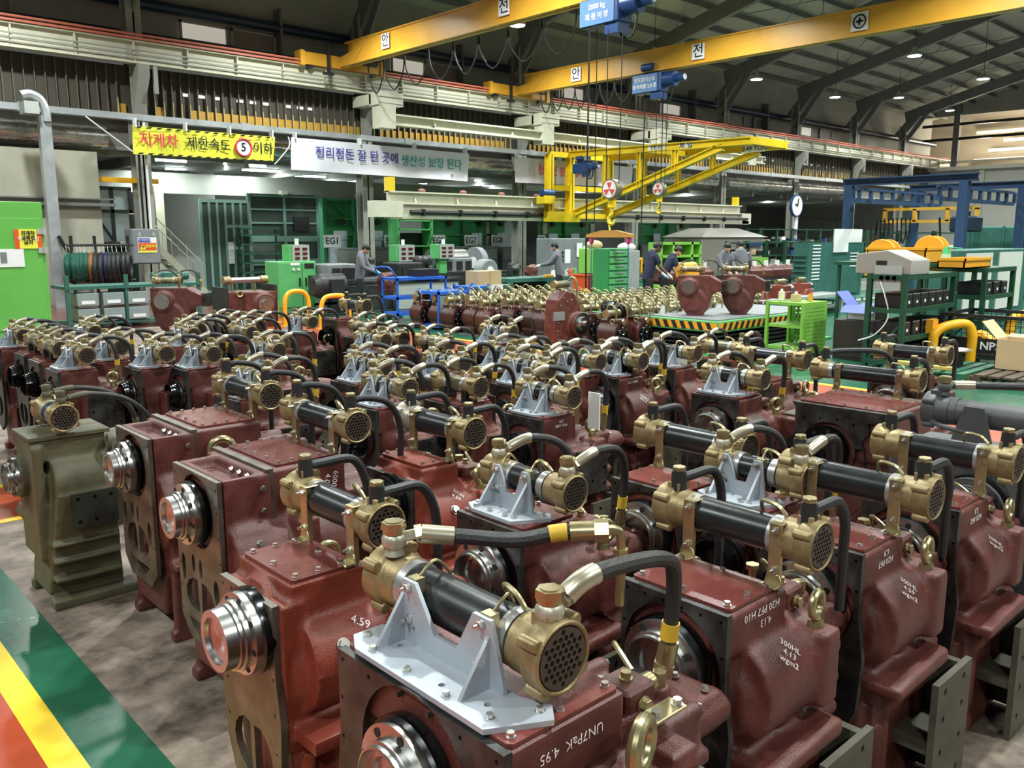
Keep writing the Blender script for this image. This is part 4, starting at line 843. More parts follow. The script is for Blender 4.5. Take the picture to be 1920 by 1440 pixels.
# ================================================================== overhead cranes
def sign_plate(par, c, wd, ht, txt, facing='-x', size=None, bg=WHITE, fg=TXTB, off=0.006, name='sign'):
    c = Vector(c)
    if facing == '-x': s = B().box(c.x - 0.01, c.x, c.y - wd / 2, c.y + wd / 2, c.z - ht / 2, c.z + ht / 2); r = (0, -1, 0); n = Vector((-0.012, 0, 0))
    else: s = B().box(c.x - wd / 2, c.x + wd / 2, c.y - 0.01, c.y, c.z - ht / 2, c.z + ht / 2); r = (1, 0, 0); n = Vector((0, -0.012, 0))
    o = s.build(name, bg, par)
    if txt: text(txt, size or ht * 0.8, fg, o, c + n, r, (0, 0, 1), off=off, ext=0.002)
    return o
def bridge(label, X, zb, marks, y1=25.6):
    t = thing('bridge_crane', label, 'crane', (X, y1, zb)); h = 0.72
    B().ibeam((0, -0.5, h / 2), (0, -40, h / 2), 0.34, h, 0.05).box(-0.14, 0.14, -40, -0.9, 0.05, h - 0.05).build('girder', CRANE, t)
    B().prism([(0.0, 0.0), (-1.0, 0.05), (-1.6, 0.5), (-0.2, 0.30), (0.1, 0.3)], 0, -0.16, 0.16).box(-1.5, 1.5, -0.14, 0.16, -0.05, 0.33).box(-1.6, -1.45, -0.2, 0.2, -0.1, 0.36).box(1.45, 1.6, -0.2, 0.2, -0.1, 0.36).build('end_truck', CRANE, t)
    for xx in (-1.2, 1.2): B().cyl((xx, -0.1, -0.04), (xx, 0.1, -0.04), 0.12, seg=16).build('wheel', DKM, t)
    B().box(-1.3, -0.5, -0.45, -0.37, 0.52, 0.58).box(-0.8, -0.72, -0.5, -0.42, -0.3, 0.55).box(-0.95, -0.6, -0.52, -0.4, -0.36, -0.28).build('collector_arm', BLACK, t)
    B().cyl((0.5, -0.55, 0.2), (1.0, -0.55, 0.2), 0.13, seg=14).build('travel_motor', DKM, t)
    for (y, s) in marks: sign_plate(t, (-0.18, y - y1, h * 0.52), 0.42, 0.44, s, '-x', 0.42, off=0.003)
    return t
def festoon(par, ys, r=0.42, x=0.25):
    for i in range(len(ys) - 1):
        a, b = ys[i], ys[i + 1]; m = (a + b) / 2
        B().tube([(x, a, -0.02), (x, a + (b - a) * 0.10, -r * 0.55), (x, m, -r), (x, b - (b - a) * 0.10, -r * 0.55), (x, b, -0.02)], 0.022, 6, 5).build('festoon_cable', BLACK, par)
X1, X2 = 16.0, 24.0
br1 = bridge('orange bridge crane girder, nearer one, lettered 안', X1, 7.36, ())
y = PX(722, 57, X1 - 0.18).y
sign_plate(br1, (-0.18, y - 25.6, 0.40), 0.42, 0.44, '안', '-x', 0.42, off=0.003)
y = PX(945, -2, X1 - 0.18).y; sign_plate(br1, (-0.18, y - 25.6, 0.40), 0.42, 0.44, '전', '-x', 0.42, off=0.003)
festoon(br1, [-1.2, -2.1, -3.2, -4.4, -5.6, -6.7, -7.9, -9.2, -10.4], 0.95)
br2 = bridge('orange bridge crane girder, farther one, lettered 안 전 and a cross', X2, 7.33, ())
for px, py, s in ((1080, 127, '안'), (1310, 76, '전')): sign_plate(br2, (-0.18, PX(px, py, X2 - 0.18).y - 25.6, 0.36), 0.48, 0.48, s, '-x', 0.46, off=0.003)
c = sign_plate(br2, (-0.18, PX(1614, 12, X2 - 0.18).y - 25.6, 0.36), 0.48, 0.48, '', '-x')
yy = PX(1614, 12, X2 - 0.18).y - 25.6
B().torus((-0.2, yy, 0.36), (1, 0, 0), 0.17, 0.022, 28, 6).box(-0.21, -0.195, yy - 0.1, yy + 0.1, 0.335, 0.385).box(-0.21, -0.195, yy - 0.025, yy + 0.025, 0.26, 0.46).build('cross_mark', TXTB, c)
festoon(br2, [-1.3, -1.9, -2.5, -3.1, -3.7, -4.3, -5.0, -5.8], 0.8, 0.0)
def hoist(label, loc, s=1.0, line1='', line2=''):
    t = thing('chain_hoist', label, 'hoist', loc)
    B().box(-0.25 * s, 0.25 * s, -0.55 * s, 0.65 * s, -0.62 * s, 0.0).build('gear_case', BLUEH, t, bev=0.03)
    p = B().box(-0.262 * s, -0.25 * s, -0.42 * s, 0.63 * s, -0.6 * s, -0.03).build('face_plate', BLUEL if s > 0.95 else BLUEH, t)
    if line1: text(line1, 0.16 * s, WHITE, p, (-0.268 * s, 0.10 * s, -0.20 * s), (0, -1, 0), (0, 0, 1), off=0.004)
    if line2: text(line2, 0.16 * s, WHITE, p, (-0.268 * s, 0.10 * s, -0.42 * s), (0, -1, 0), (0, 0, 1), off=0.004)
    B().cyl((0, -0.55 * s, -0.25 * s), (0, -1.0 * s, -0.25 * s), 0.24 * s, seg=20).cyl((0, -1.0 * s, -0.25 * s), (0, -1.35 * s, -0.25 * s), 0.13 * s, seg=16).build('hoist_motor', BLUEH, t)
    B().cyl((0, -1.35 * s, -0.25 * s), (0, -1.37 * s, -0.25 * s), 0.09 * s, seg=12).build('motor_cap', WHITE, t)
    B().box(-0.1, 0.1, -0.3 * s, 0.3 * s, 0, 0.25).cyl((-0.2, 0.25 * s, 0.2), (-0.2, -0.2 * s, 0.2), 0.12 * s, seg=14).build('trolley', BLUEH, t)
    for yy2 in (-0.25, 0.25): B().cyl((-0.12, yy2, 0.2), (0.12, yy2, 0.2), 0.1, seg=14).build('wheel', GALV, t)
    B().box(-0.2 * s, 0.2 * s, -0.5 * s, -0.1 * s, -0.85 * s, -0.6 * s).build('rope_guide', BLUEH, t)
    B().tube([(0, -0.3 * s, -0.6 * s), (0, -0.5 * s, -0.95 * s), (0, -0.8 * s, -0.9 * s), (0, -0.9 * s, -0.5 * s)], 0.03, 6).build('cable_loop', BLACK, t)
    return t
hoist('blue rope hoist under the nearer orange girder, marked 2000 kg', (X1, 14.0, 7.36), 1.0, '2000 kg', '제 원 이 양')
hoist('blue rope hoist under the farther orange girder with long motor', (X2, 18.95, 7.28), 1.0, '반도호이스트', '정격하중 2.8 톤')
def hook_block(label, p, ztop, zhook):
    t = thing('hook_block', label, 'hook block', p)
    B().cyl((-0.10, 0, 0), (0.10, 0, 0), 0.24, seg=28).build('sheave_case', mat('sheave_grey', (0.25, 0.22, 0.16), 0.4, 0.5), t)
    s = B().cyl((-0.112, 0, 0), (-0.10, 0, 0), 0.20, seg=28).build('disc', mat('disc_white', (0.7, 0.66, 0.6), 0.5), t)
    pr = B()
    for k in range(3):
        a = PI / 2 + k * 2 * PI / 3; pr.prism([(0, 0), (0.17 * math.cos(a - 0.45), 0.17 * math.sin(a - 0.45)), (0.17 * math.cos(a + 0.45), 0.17 * math.sin(a + 0.45))], 0, -0.118, -0.11)
    pr.build('red_sectors', mat('sector_red', (0.6, 0.05, 0.05), 0.5), s)
    B().box(-0.05, 0.05, -0.09, 0.09, -0.42, -0.2).cyl((0, 0, -0.42), (0, 0, -0.5), 0.04, seg=10).build('shank', JIBY, t)
    B().tube([(0, 0, -0.48), (0, 0, -0.58), (0, 0.09, -0.66), (0, 0.07, -0.78), (0, -0.05, -0.80), (0, -0.10, -0.70)], [0.03, 0.035, 0.04, 0.045, 0.035, 0.015], 8).build('hook', JIBY, t)
    for yy3 in (-0.2, 0.2): B().cyl((0, yy3, 0), (0, yy3 * 1.1, ztop), 0.012, seg=6).build('wire_rope', BLACK, t)
    return t
h1 = PX(1148, 355, 15.8); hook_block('hook block with red-white disc carrying the spreader beam', h1, 6.6 - h1.z, 0)
h2 = PX(1237, 355, 24.0); hook_block('hook block with red-white disc under the farther hoist', h2, 6.6 - h2.z, 0)
# spreader beam
p = Vector((15.8, 13.62, 1.93)); t = thing('spreader_beam', 'orange spreader beam hanging from the hook with two chains', 'lifting beam', p)
B().prism([(-0.72, -0.05), (0.72, -0.05), (0.72, 0.0), (0.2, 0.10), (-0.2, 0.10), (-0.72, 0.0)], 0, -0.05, 0.05).box(-0.07, 0.07, -0.72, 0.72, -0.07, -0.05).build('beam', mat('spreader_orange', (0.45, 0.22, 0.05), 0.5), t)
B().tube([(0, 0, 0.1), (0, 0.03, 0.3), (0, 0, 0.5)], 0.022, 8).build('sling', mat('sling_yellow', (0.75, 0.75, 0.1), 0.5), t)
for yy4 in (-0.58, 0.58):
    c = B()
    for k in range(22): c.torus((0, yy4, -0.25 - k * 0.05), (1, 0, 0) if k % 2 else (0, 1, 0), 0.022, 0.008, 8, 4)
    c.build('chain', mat('chain_blue', (0.03, 0.10, 0.30), 0.4, 0.3), t)['kind'] = 'stuff'
    B().ell((0, yy4, -0.14), 0.06, 0.06, 0.10).build('sling_knot', mat('sling_pink', (0.7, 0.05, 0.25), 0.6), t)
    B().tube([(0, yy4, -1.35), (0, yy4 + 0.05, -1.45), (0, yy4, -1.52), (0, yy4 - 0.04, -1.46)], 0.015, 6).build('chain_hook', ZINC, t)
# pendant controls
def pendant(label, px, pyt, pyb, X, m=SAFY, z1=6.85):
    a = PX(px, pyt, X); b = PX(px + (0 if px > 1150 else 0), pyb, X); ln = a.z - b.z
    t = thing('pendant_control', label, 'hoist control', b)
    B().box(-0.05, 0.05, -0.06, 0.06, 0, ln).build('pendant_case', m, t, bev=0.02); B().box(-0.056, -0.05, -0.035, 0.035, ln * 0.1, ln * 0.85).build('button_panel', BLACK, t)
    B().tube([(0, 0, ln), (0, 0.02, ln + 1.5), (0, 0.0, z1 - b.z)], 0.022, 6, 3).build('pendant_cable', BLACK, t)
    for k in range(4): B().cyl((-0.06, 0, ln * (0.2 + 0.18 * k)), (-0.056, 0, ln * (0.2 + 0.18 * k)), 0.022, seg=10).build('button', ORB if k == 3 else YCR, t)
pendant('yellow pendant control hanging over the small gearboxes', 1098, 543, 582, 15.8)
pendant('yellow pendant control beside the worker in the navy shirt', 1201, 483, 512, 24.0)
tag(B().cyl((X1, 14.3, 2.2), (X1, 14.3, 6.85), 0.012, seg=6).build('hanging_rope', BLACK), 'thin black rope hanging from the nearer hoist', 'rope')
tag(B().cyl((X2, 18.45, 2.0), (X2, 18.45, 6.8), 0.016, seg=6).build('hanging_rope', BLACK), 'thin black rope hanging from the farther hoist', 'rope')
# yellow travelling wall jib
t = thing('wall_jib_crane', 'bright yellow wall jib crane riding on the cream rails', 'crane', (26, 24.6, 2.6))
ax, bx = 0.0, 2.4
for i, dx in enumerate((ax, bx)):
    B().ibeam((dx, 0.2, 2.55), (dx, -8.3, 2.45), 0.20, 0.26, 0.04).build('top_beam', JIBY, t)
    B().ibeam((dx, 0.1, 0.08), (dx, -7.2, 2.32), 0.20, 0.26, 0.04).build('diagonal', JIBY, t)
    B().ibeam((dx, 0.0, 0.1), (dx, 0.0, 2.5), 0.24, 0.30, 0.04, up=(0, 1, 0)).build('mast', JIBY, t)
    for k, (y3) in enumerate((-1.9, -3.6, -5.2)): B().ibeam((dx, y3, 2.45), (dx, y3, 0.08 + (-y3 - 0.1) * 0.315), 0.16, 0.18, 0.03, up=(0, 1, 0)).build('upright', JIBY, t)
for zz in (0.1, 1.2, 2.5): B().box(ax - 1.2, bx, -0.08, 0.08, zz - 0.1, zz + 0.1).build('cross_member', JIBY, t)
B().ibeam((-1.2, 0.0, 0.1), (-1.2, 0.0, 2.5), 0.24, 0.30, 0.04, up=(0, 1, 0)).build('mast', JIBY, t)
B().box(ax, bx, -8.3, -8.1, 2.35, 2.6).build('end_member', JIBY, t); B().box(ax, bx, -4.0, -3.85, 2.36, 2.55).build('end_member', JIBY, t)
B().box(-1.6, 0.2, -0.4, -0.1, -0.15, 0.25).box(-1.9, -1.3, -0.45, 0.0, 0.55, 0.85).build('carriage', JIBY, t)
B().cyl((-1.9, -0.3, 0.95), (-1.3, -0.3, 0.95), 0.15, seg=14).build('travel_motor', BLUEH, t)
sign_plate(t, (-0.02, -4.4, 2.48), 0.8, 0.26, '안 전', '-x', 0.28, off=0.004); sign_plate(t, (-0.02, -5.7, 2.46), 0.55, 0.26, '제 일', '-x', 0.28, off=0.004); sign_plate(t, (2.2, -7.1, 2.42), 0.9, 0.26, '0.49 TON', '-x', 0.24, off=0.004)
hj = hoist('small navy rope hoist hung inside the yellow jib mast', (26.0, 24.0 - 0.1, 4.75), 0.62, '', '')
# cream rails the jib rides on
def rail(label, x0, x1, y, z0, z1, hose=False, stiff=1.9):
    t = thing('jib_rail', label, 'rail', (x0, y, z0)); h = z1 - z0; L = x1 - x0
    B().ibeam((0, 0, h / 2), (L, 0, h / 2), 0.34, h, 0.05).build('rail_beam', CREAM, t)
    k = stiff * 0.6
    while k < L: B().prism([(-0.16, 0.05), (-0.02, 0.05), (-0.02, h - 0.05), (-0.05, h - 0.05)], 0, k - 0.02, k + 0.02).build('stiffener', CREAM, t); k += stiff
    return t
t = rail('lower cream jib rail with black hose along it, above the green panels', 17.2, 39.0, 24.9, 2.98, 3.42)
B().box(0, 22.4, -0.2, 0.2, -0.5, -0.32).box(-0.6, 0.5, -0.25, 0.3, -0.45, 0.1).box(21.8, 22.6, -0.2, 0.2, -0.48, 0.05).box(0, 22, 0.0, 0.05, -0.4, 0).build('lower_flange', CREAM, t)
B().tube([(0.8, -0.26, -0.27), (8.9, -0.26, -0.27)], 0.075, 8, 1).build('cable_hose', BLACK, t); B().tube([(11.5, -0.26, -0.25), (22.2, -0.26, -0.23)], 0.06, 8, 1).build('cable_hose', BLACK, t)
for k in range(12):
    B().box(1.3 + k * 1.7, 1.38 + k * 1.7, -0.36, -0.18, -0.38, -0.16).build('hose_clip', BLACK, t)
B().box(0.0, 0.25, -0.15, 0.15, 0.4, 0.9).build('end_stop', JIBY, t); B().box(21.3, 21.5, -0.15, 0.15, 0.4, 0.85).build('end_stop', JIBY, t)
for k in range(5): B().ell((1.5 + k * 1.9, 0, 0.5), 0.16, 0.08, 0.07).build('cable_clamp', mat('clamp_red', (0.35, 0.15, 0.12), 0.6), t)
t = rail('upper cream jib rail on brackets under the crane runway', 16.8, 40.5, 24.6, 5.55, 5.92, stiff=3.7)
for x in (0.35, 7.9, 15.2, 22.6):
    B().box(x - 0.5, x + 0.5, -0.15, 0.4, 0.62, 1.05).box(x - 0.45, x + 0.15, -0.2, 0.3, -0.12, 0.66).box(x - 0.5, x + 0.1, 0.3, 1.4, 0.66, 1.0).build('bracket', CREAM, t)
    for q in (0, 1): B().box(x - 0.47, x + 0.47, -0.17, -0.15, 0.68 + q * 0.2, 0.70 + q * 0.2).build('rib', GREYW, t)
# ------------------------------------------------------------------ banners
BLAST = []
def banner(label, quad, m, texts, sag=0.04):
    a, b, c, d = [Vector(q) for q in quad]    # tl tr br bl
    vs = []; fs = []; n = 28; k = 6
    for i in range(n + 1):
        for j in range(k + 1):
            u, v = i / n, j / k; p = (a * (1 - u) + b * u) * (1 - v) + (d * (1 - u) + c * u) * v
            vs.append(p + Vector((0, 0.02 * math.sin(u * 17 + v * 3) + 0.012 * math.sin(u * 41), 0)))
    for i in range(n):
        for j in range(k): fs.append((i * (k + 1) + j, (i + 1) * (k + 1) + j, (i + 1) * (k + 1) + j + 1, i * (k + 1) + j + 1))
    o = B().add(vs, fs).build('banner', m); tag(o, label, 'banner')
    R = (b - a).normalized(); U = (a - d).normalized(); W, Hh = (b - a).length, (a - d).length
    def at(u, v): return a + R * u * W - Vector((0, 0, 1)) * v * Hh + Vector((0, -0.055, 0))
    for (s, u, v, sz, mm, off, sx) in texts: text(s, sz * Hh, mm, o, at(u, v), R, (0, 0, 1), off=off, ext=0.002, sx=sx)
    for u in (0.02, 0.35, 0.66, 0.98):
        q = at(u, 0.0); B().box(q.x - 0.02, q.x + 0.02, 25.24, 25.46, q.z - 0.05, 5.14).build('banner_tie', WHITE, o)
    BLAST.append(o); return o, at, R, W, Hh
YB = mat('banner_yellow', (0.80, 0.78, 0.06), 0.55); PINK = mat('banner_red', (0.70, 0.04, 0.08), 0.6); PURP = mat('banner_violet', (0.06, 0.04, 0.30), 0.6); TEALT = mat('banner_teal', (0.02, 0.32, 0.30), 0.6)
q = [PY(248, 235, 25.3), PY(515, 257, 25.3), PY(513, 302, 25.3), PY(250, 289, 25.3)]
o, at, R, Wb, Hb = banner('yellow banner with forklift speed limit 5 and striped edges', q, YB, [('지게차', 0.16, 0.50, 0.55, PINK, 0.004, 0.95), ('제한속도', 0.50, 0.50, 0.50, TXTB, 0.003, 0.95), ('5', 0.752, 0.50, 0.46, TXTB, 0.003, 1), ('이하', 0.90, 0.50, 0.50, TXTB, 0.003, 0.95)])
sb = B()
for k in range(15):
    for v in (0.02, 0.93):
        u = (k + 0.2) / 15.5; p = at(u, v); p2 = at(u + 0.03, v); s = Vector((0.08, 0, 0)); dz = Vector((0, 0, -0.05))
        sb.add([p + s, p2 + s, p2 + dz, p + dz], [(0, 1, 2, 3)])
sb.build('edge_stripes', TXTB, o)
cc = at(0.752, 0.5); B().torus(cc, (0, 1, 0), 0.25, 0.03, 32, 6).build('limit_ring', PINK, o); B().cyl(cc + Vector((0, 0.02, 0)), cc + Vector((0, 0.012, 0)), 0.25, seg=32).build('limit_disc', WHITE, o)
q = [PY(546, 257, 25.3), PY(879, 288, 25.3), PY(877, 340, 25.3), PY(546, 318, 25.3)]
BW = mat('banner_white', (0.72, 0.70, 0.76), 0.5, 0, 0.08, 0.5)
o, at, R, Wb, Hb = banner('white banner with violet and teal lettering over the aisle', q, BW, [('정리정돈 잘 된 곳에', 0.335, 0.42, 0.40, PURP, 0.003, 1.0), ('생산성 보장 된다', 0.76, 0.46, 0.40, TEALT, 0.003, 0.98)])
B().torus(at(0.885, 0.84), (0, 1, 0), 0.05, 0.012, 16, 5).build('emblem_ring', GREYM, o); text('한국공업', 0.11, GREYM, o, at(0.935, 0.84), R, (0, 0, 1), ext=0.001)
q = [PY(966, 294, 25.3), PY(1186, 313, 25.3), PY(1184, 352, 25.3), PY(966, 342, 25.3)]
banner('white banner with red lettering partly behind the yellow jib', q, BW, [('청정한 환경에서', 0.36, 0.48, 0.42, PINK, 0.003, 1.0)])
B().tube([PY(160, 218, 25.3), PY(248, 284, 25.3)], 0.02, 5, 1).build('banner_cord', WHITE, BLAST[0])
B().tube([PY(540, 256, 25.3), PY(542, 275, 25.3), PY(515, 308, 25.3)], 0.02, 5, 3).build('banner_cord', WHITE, BLAST[0])
# ================================================================== the shop floor beyond
def T(name, label, cat, loc, group=None): return thing(name, label, cat, tuple(loc), 0, group)
def Wd(mb, name, m, t, **k):          # geometry given in hall coordinates, made a part of t
    L = t.location if t.parent is None else t.parent.location
    mb.v = [(a - L[0], b - L[1], c - L[2]) for a, b, c in mb.v]
    return mb.build(name, m, t, **k)
def rY(px0, px1, pt, pb, Y):
    a = PY(px0, pt, Y); b = PY(px1, pb, Y); m = PY((px0 + px1) / 2, pt, Y); n = PY((px0 + px1) / 2, pb, Y)
    return a.x, b.x, max(0, n.z), m.z
def boxY(px0, px1, pt, pb, Y, d, mb=None):
    x0, x1, z0, z1 = rY(px0, px1, pt, pb, Y); return (mb or B()).box(x0, x1, Y, Y + d, z0, z1)
def labelY(par, px0, px1, pt, pb, Y, m, txt=None, sz=None, tm=None, name='label', off=0.0):
    """flat printed panel on a face that looks to -y"""
    x0, x1, z0, z1 = rY(px0, px1, pt, pb, Y); o = Wd(B().box(x0, x1, Y - 0.012, Y, z0, z1), name, m, par)
    if txt:
        L = par.location if par.parent is None else par.parent.location
        if par.parent is None: text(txt, sz, tm or TXTB, par, ((x0 + x1) / 2 - L[0], Y - 0.014 - L[1], (z0 + z1) / 2 - L[2]), (1, 0, 0), (0, 0, 1), off=off, ext=0.001)
    return o
# ------------------------------------------------------------------ small gearboxes crowded on the floor
def small_gearbox(label, loc):
    t = T('small_gearbox', label, 'gearbox', loc)
    mb = B().cyl((0, -0.20, 0.30), (0, 0.16, 0.30), 0.22, seg=18).box(-0.13, 0.14, -0.2, 0.15, 0.28, 0.56).prism([(-0.2, 0.12), (0.2, 0.12), (0.13, 0.0), (-0.13, 0.0)], 1, -0.16, 0.12).cyl((0.1, -0.2, 0.42), (0.1, 0.15, 0.42), 0.1, seg=12)
    mb.build('housing', mat('dark_maroon_casting', (0.06, 0.016, 0.013), 0.35, 0, 0.3, 9, 0.4, 150, rnd=0.3), t, voxel=0.022, smooth_it=2)
    B().lathe((0.0, -0.20, 0.28), (0, -1, 0), [(0, 0.17), (0.02, 0.17), (0.025, 0.13), (0.05, 0.12), (0.06, 0.07), (0.09, 0.06)], 16).build('clutch_flange', STEELD if label.startswith('small') else STEEL, t)
    f = B()
    for k in range(8):
        a = k * PI / 4; f.hexb((0.14 * math.cos(a), -0.225, 0.28 + 0.14 * math.sin(a)), (0, -1, 0), 0.014, 0.02)
    f.build('flange_bolts', ZINC, t)['kind'] = 'stuff'
    o = B().cyl((-0.13, 0.0, 0.64), (0.13, 0.0, 0.64), 0.055, seg=14).build('cooler', TUBEO, t)
    B().lathe((-0.13, 0, 0.64), (-1, 0, 0), [(-0.02, 0.068), (0.05, 0.07), (0.05, 0.05)], 14).build('end_cap', GOLD, o); B().lathe((0.13, 0, 0.64), (1, 0, 0), [(-0.02, 0.068), (0.05, 0.07), (0.05, 0.05)], 14).build('end_cap', GOLD, o)
    for xx, q in ((-0.15, -0.16), (0.13, -0.19)):
        B().tube([(xx, 0.0, 0.70), (xx, -0.03, 0.78), (xx + 0.02, q * 0.6, 0.79), (xx + 0.04, q, 0.70), (xx + 0.04, q, 0.48)], 0.013, 6, 3).build('pipe_loop', GOLD, t)
    B().torus((-0.2, -0.15, 0.53), (1, 0.2, 0), 0.035, 0.011, 12, 6).build('eyebolt', GOLD, t)
    B().cyl((0.02, -0.21, 0.50), (0.02, -0.24, 0.50), 0.05, seg=12).build('valve_cap', ZINC, t)
    return t
sg = None; n = 0
rows = []
def inside(x, y):
    px = 0
    return True
for iy in range(11):
    for ix in range(10):
        y = 14.4 - iy * 0.52; x = 10.75 + ix * 0.56 + (0.12 if iy % 2 else 0)
        if y > 12.0 and ix > 5: continue
        if ix == 0 and 9.4 < y < 12.3: continue
        if y < 9.9 and ix == 1 and y > 9.3: continue
        if y < 9.4 and x > 13.6: continue
        rows.append((x + random.uniform(-0.04, 0.04), y + random.uniform(-0.04, 0.04)))
for (x, y) in rows:
    lab = 'small dark red gearbox with gold pipe loops in the crowded block'
    if sg is None: sg = small_gearbox(lab, (x, y, 0)); sg['group'] = 'small gearboxes in a block'
    else: dup(sg, (x, y, 0), rz=random.uniform(-0.15, 0.15), label=lab, group='small gearboxes in a block')
# the tall red gearbox at their front
t = T('tall_gearbox', 'tall bright red gearbox casing with silver clutch beside the small ones', 'gearbox', (10.35, 9.95, 0))
B().prism([(-0.25, 0.05), (0.35, 0.05), (0.42, 0.3), (0.30, 0.75), (0.15, 0.98), (-0.05, 1.0), (-0.22, 0.85), (-0.27, 0.4)], 1, -0.14, 0.16).box(-0.3, 0.35, -0.2, 0.2, 0, 0.06).cyl((0.22, -0.25, 0.42), (0.22, 0.2, 0.42), 0.2, seg=20).build('housing', RED, t, voxel=0.018, smooth_it=2)
B().lathe((0.22, -0.25, 0.45), (0, -1, 0), [(0, 0.18), (0.03, 0.18), (0.03, 0.12), (0.08, 0.11), (0.08, 0.05), (0.14, 0.05)], 18).build('clutch_flange', STEEL, t)
for (a, c) in [(-0.22, 0.2), (-0.23, 0.34), (-0.22, 0.48), (-0.2, 0.62), (-0.17, 0.76), (-0.1, 0.88), (0.0, 0.7), (0.05, 0.56), (-0.02, 0.82), (0.1, 0.84)]: B().hexb((a, -0.145, c), (0, -1, 0), 0.014, 0.016).build('casing_bolt', ZINC, t)
B().box(-0.34, -0.1, -0.17, -0.14, 0.52, 0.66).build('side_plate', GREYM, t)
o = B().cyl((-0.16, 0, 1.10), (0.14, 0, 1.10), 0.06, seg=16).build('cooler', TUBEO, t); B().cyl((-0.22, 0, 1.10), (-0.16, 0, 1.10), 0.07, seg=16).build('end_cap', GOLD, o); B().torus((-0.22, -0.04, 1.0), (0.3, 1, 0), 0.035, 0.012, 14, 6).build('eyebolt', GOLD, t)
B().tube([(0.14, 0, 1.14), (0.16, -0.08, 1.22), (0.18, -0.16, 1.15), (0.18, -0.18, 0.85)], 0.014, 6).build('pipe_loop', GOLD, t)
tag(B().box(10.7, 11.0, 9.3, 9.42, 0, 0.05).build('timber_block', mat('pale_wood', (0.55, 0.47, 0.3), 0.7)), 'pale timber block lying on the floor by the tall gearbox', 'block')
# black motors crowd next to them
def lumpy(label, name, cat, loc, r, n, m, seed=1, flat=0.8):
    t = T(name, label, cat, loc); rnd = random.Random(seed); mb = B()
    for k in range(n):
        a = rnd.uniform(0, 2 * PI); q = rnd.uniform(0, r * 0.6); x, y, z = q * math.cos(a), q * math.sin(a), rnd.uniform(0.15, 1.7 * r * flat)
        if k % 3 == 0: mb.box(x - r * 0.3, x + r * 0.3, y - r * 0.25, y + r * 0.25, z - r * 0.2, z + r * 0.2)
        elif k % 3 == 1: mb.cyl((x, y - r * 0.4, z), (x, y + r * 0.4, z), r * 0.35, seg=12)
        else: mb.cyl((x - r * 0.4, y, z), (x + r * 0.4, y, z), r * 0.22, seg=12)
    mb.box(-r * 0.6, r * 0.6, -r * 0.5, r * 0.5, 0, 0.3).build('housing', m, t, voxel=0.03, smooth_it=1)
    return t
lumpy('black finned power unit between the tall gearbox and small ones', 'engine_unit', 'machine part', (11.05, 9.45, 0), 0.36, 14, STEELD, 4, 1.2)
# ------------------------------------------------------------------ lift table with two gearboxes
lx0, lx1, ly0, ly1 = 11.6, 15.0, 7.7, 10.4
t = T('lift_table', 'green edged scissor lift table with hazard stripes and black bellows', 'lift table', (lx0, ly0, 0))
ztop = 0.55
Wd(B().box(lx0, lx1, ly0, ly1, ztop - 0.18, ztop), 'table_top', GRNM, t, bev=0.01)
Wd(B().box(lx0 + 0.05, lx1 - 0.05, ly0 + 0.05, ly1 - 0.05, ztop, ztop + 0.02), 'deck', GREYM, t)
for k in range(5): Wd(B().frus((lx0 + 0.1, lx1 - 0.1, ly0 + 0.1, ly1 - 0.1), (lx0 + 0.03, lx1 - 0.03, ly0 + 0.03, ly1 - 0.03), 0.05 + k * 0.072, 0.08 + k * 0.072).frus((lx0 + 0.03, lx1 - 0.03, ly0 + 0.03, ly1 - 0.03), (lx0 + 0.1, lx1 - 0.1, ly0 + 0.1, ly1 - 0.1), 0.08 + k * 0.072, 0.122 + k * 0.072), 'bellows_fold', RUB, t)
Wd(B().box(lx0 - 0.15, lx1 + 0.1, ly0 - 0.15, ly1 + 0.1, 0, 0.05), 'base_frame', GRNM, t)
hz = mat('hazard_black', (0.015, 0.015, 0.015), 0.5)
Wd(B().box(lx0 + 0.02, lx1 - 0.02, ly0 - 0.006, ly0, ztop - 0.15, ztop - 0.03), 'hazard_band', YCR, t); Wd(B().box(lx0 - 0.006, lx0, ly0 + 0.02, ly1 - 0.02, ztop - 0.15, ztop - 0.03), 'hazard_band', YCR, t)
k = lx0 + 0.1
while k < lx1 - 0.2: Wd(B().prism([(k, ztop - 0.15), (k + 0.08, ztop - 0.15), (k + 0.14, ztop - 0.03), (k + 0.06, ztop - 0.03)], 1, ly0 - 0.012, ly0 - 0.006), 'hazard_stripe', hz, t); k += 0.17
k = ly0 + 0.1
while k < ly1 - 0.2: Wd(B().prism([(k, ztop - 0.15), (k + 0.08, ztop - 0.15), (k + 0.14, ztop - 0.03), (k + 0.06, ztop - 0.03)], 0, lx0 - 0.012, lx0 - 0.006), 'hazard_stripe', hz, t); k += 0.17
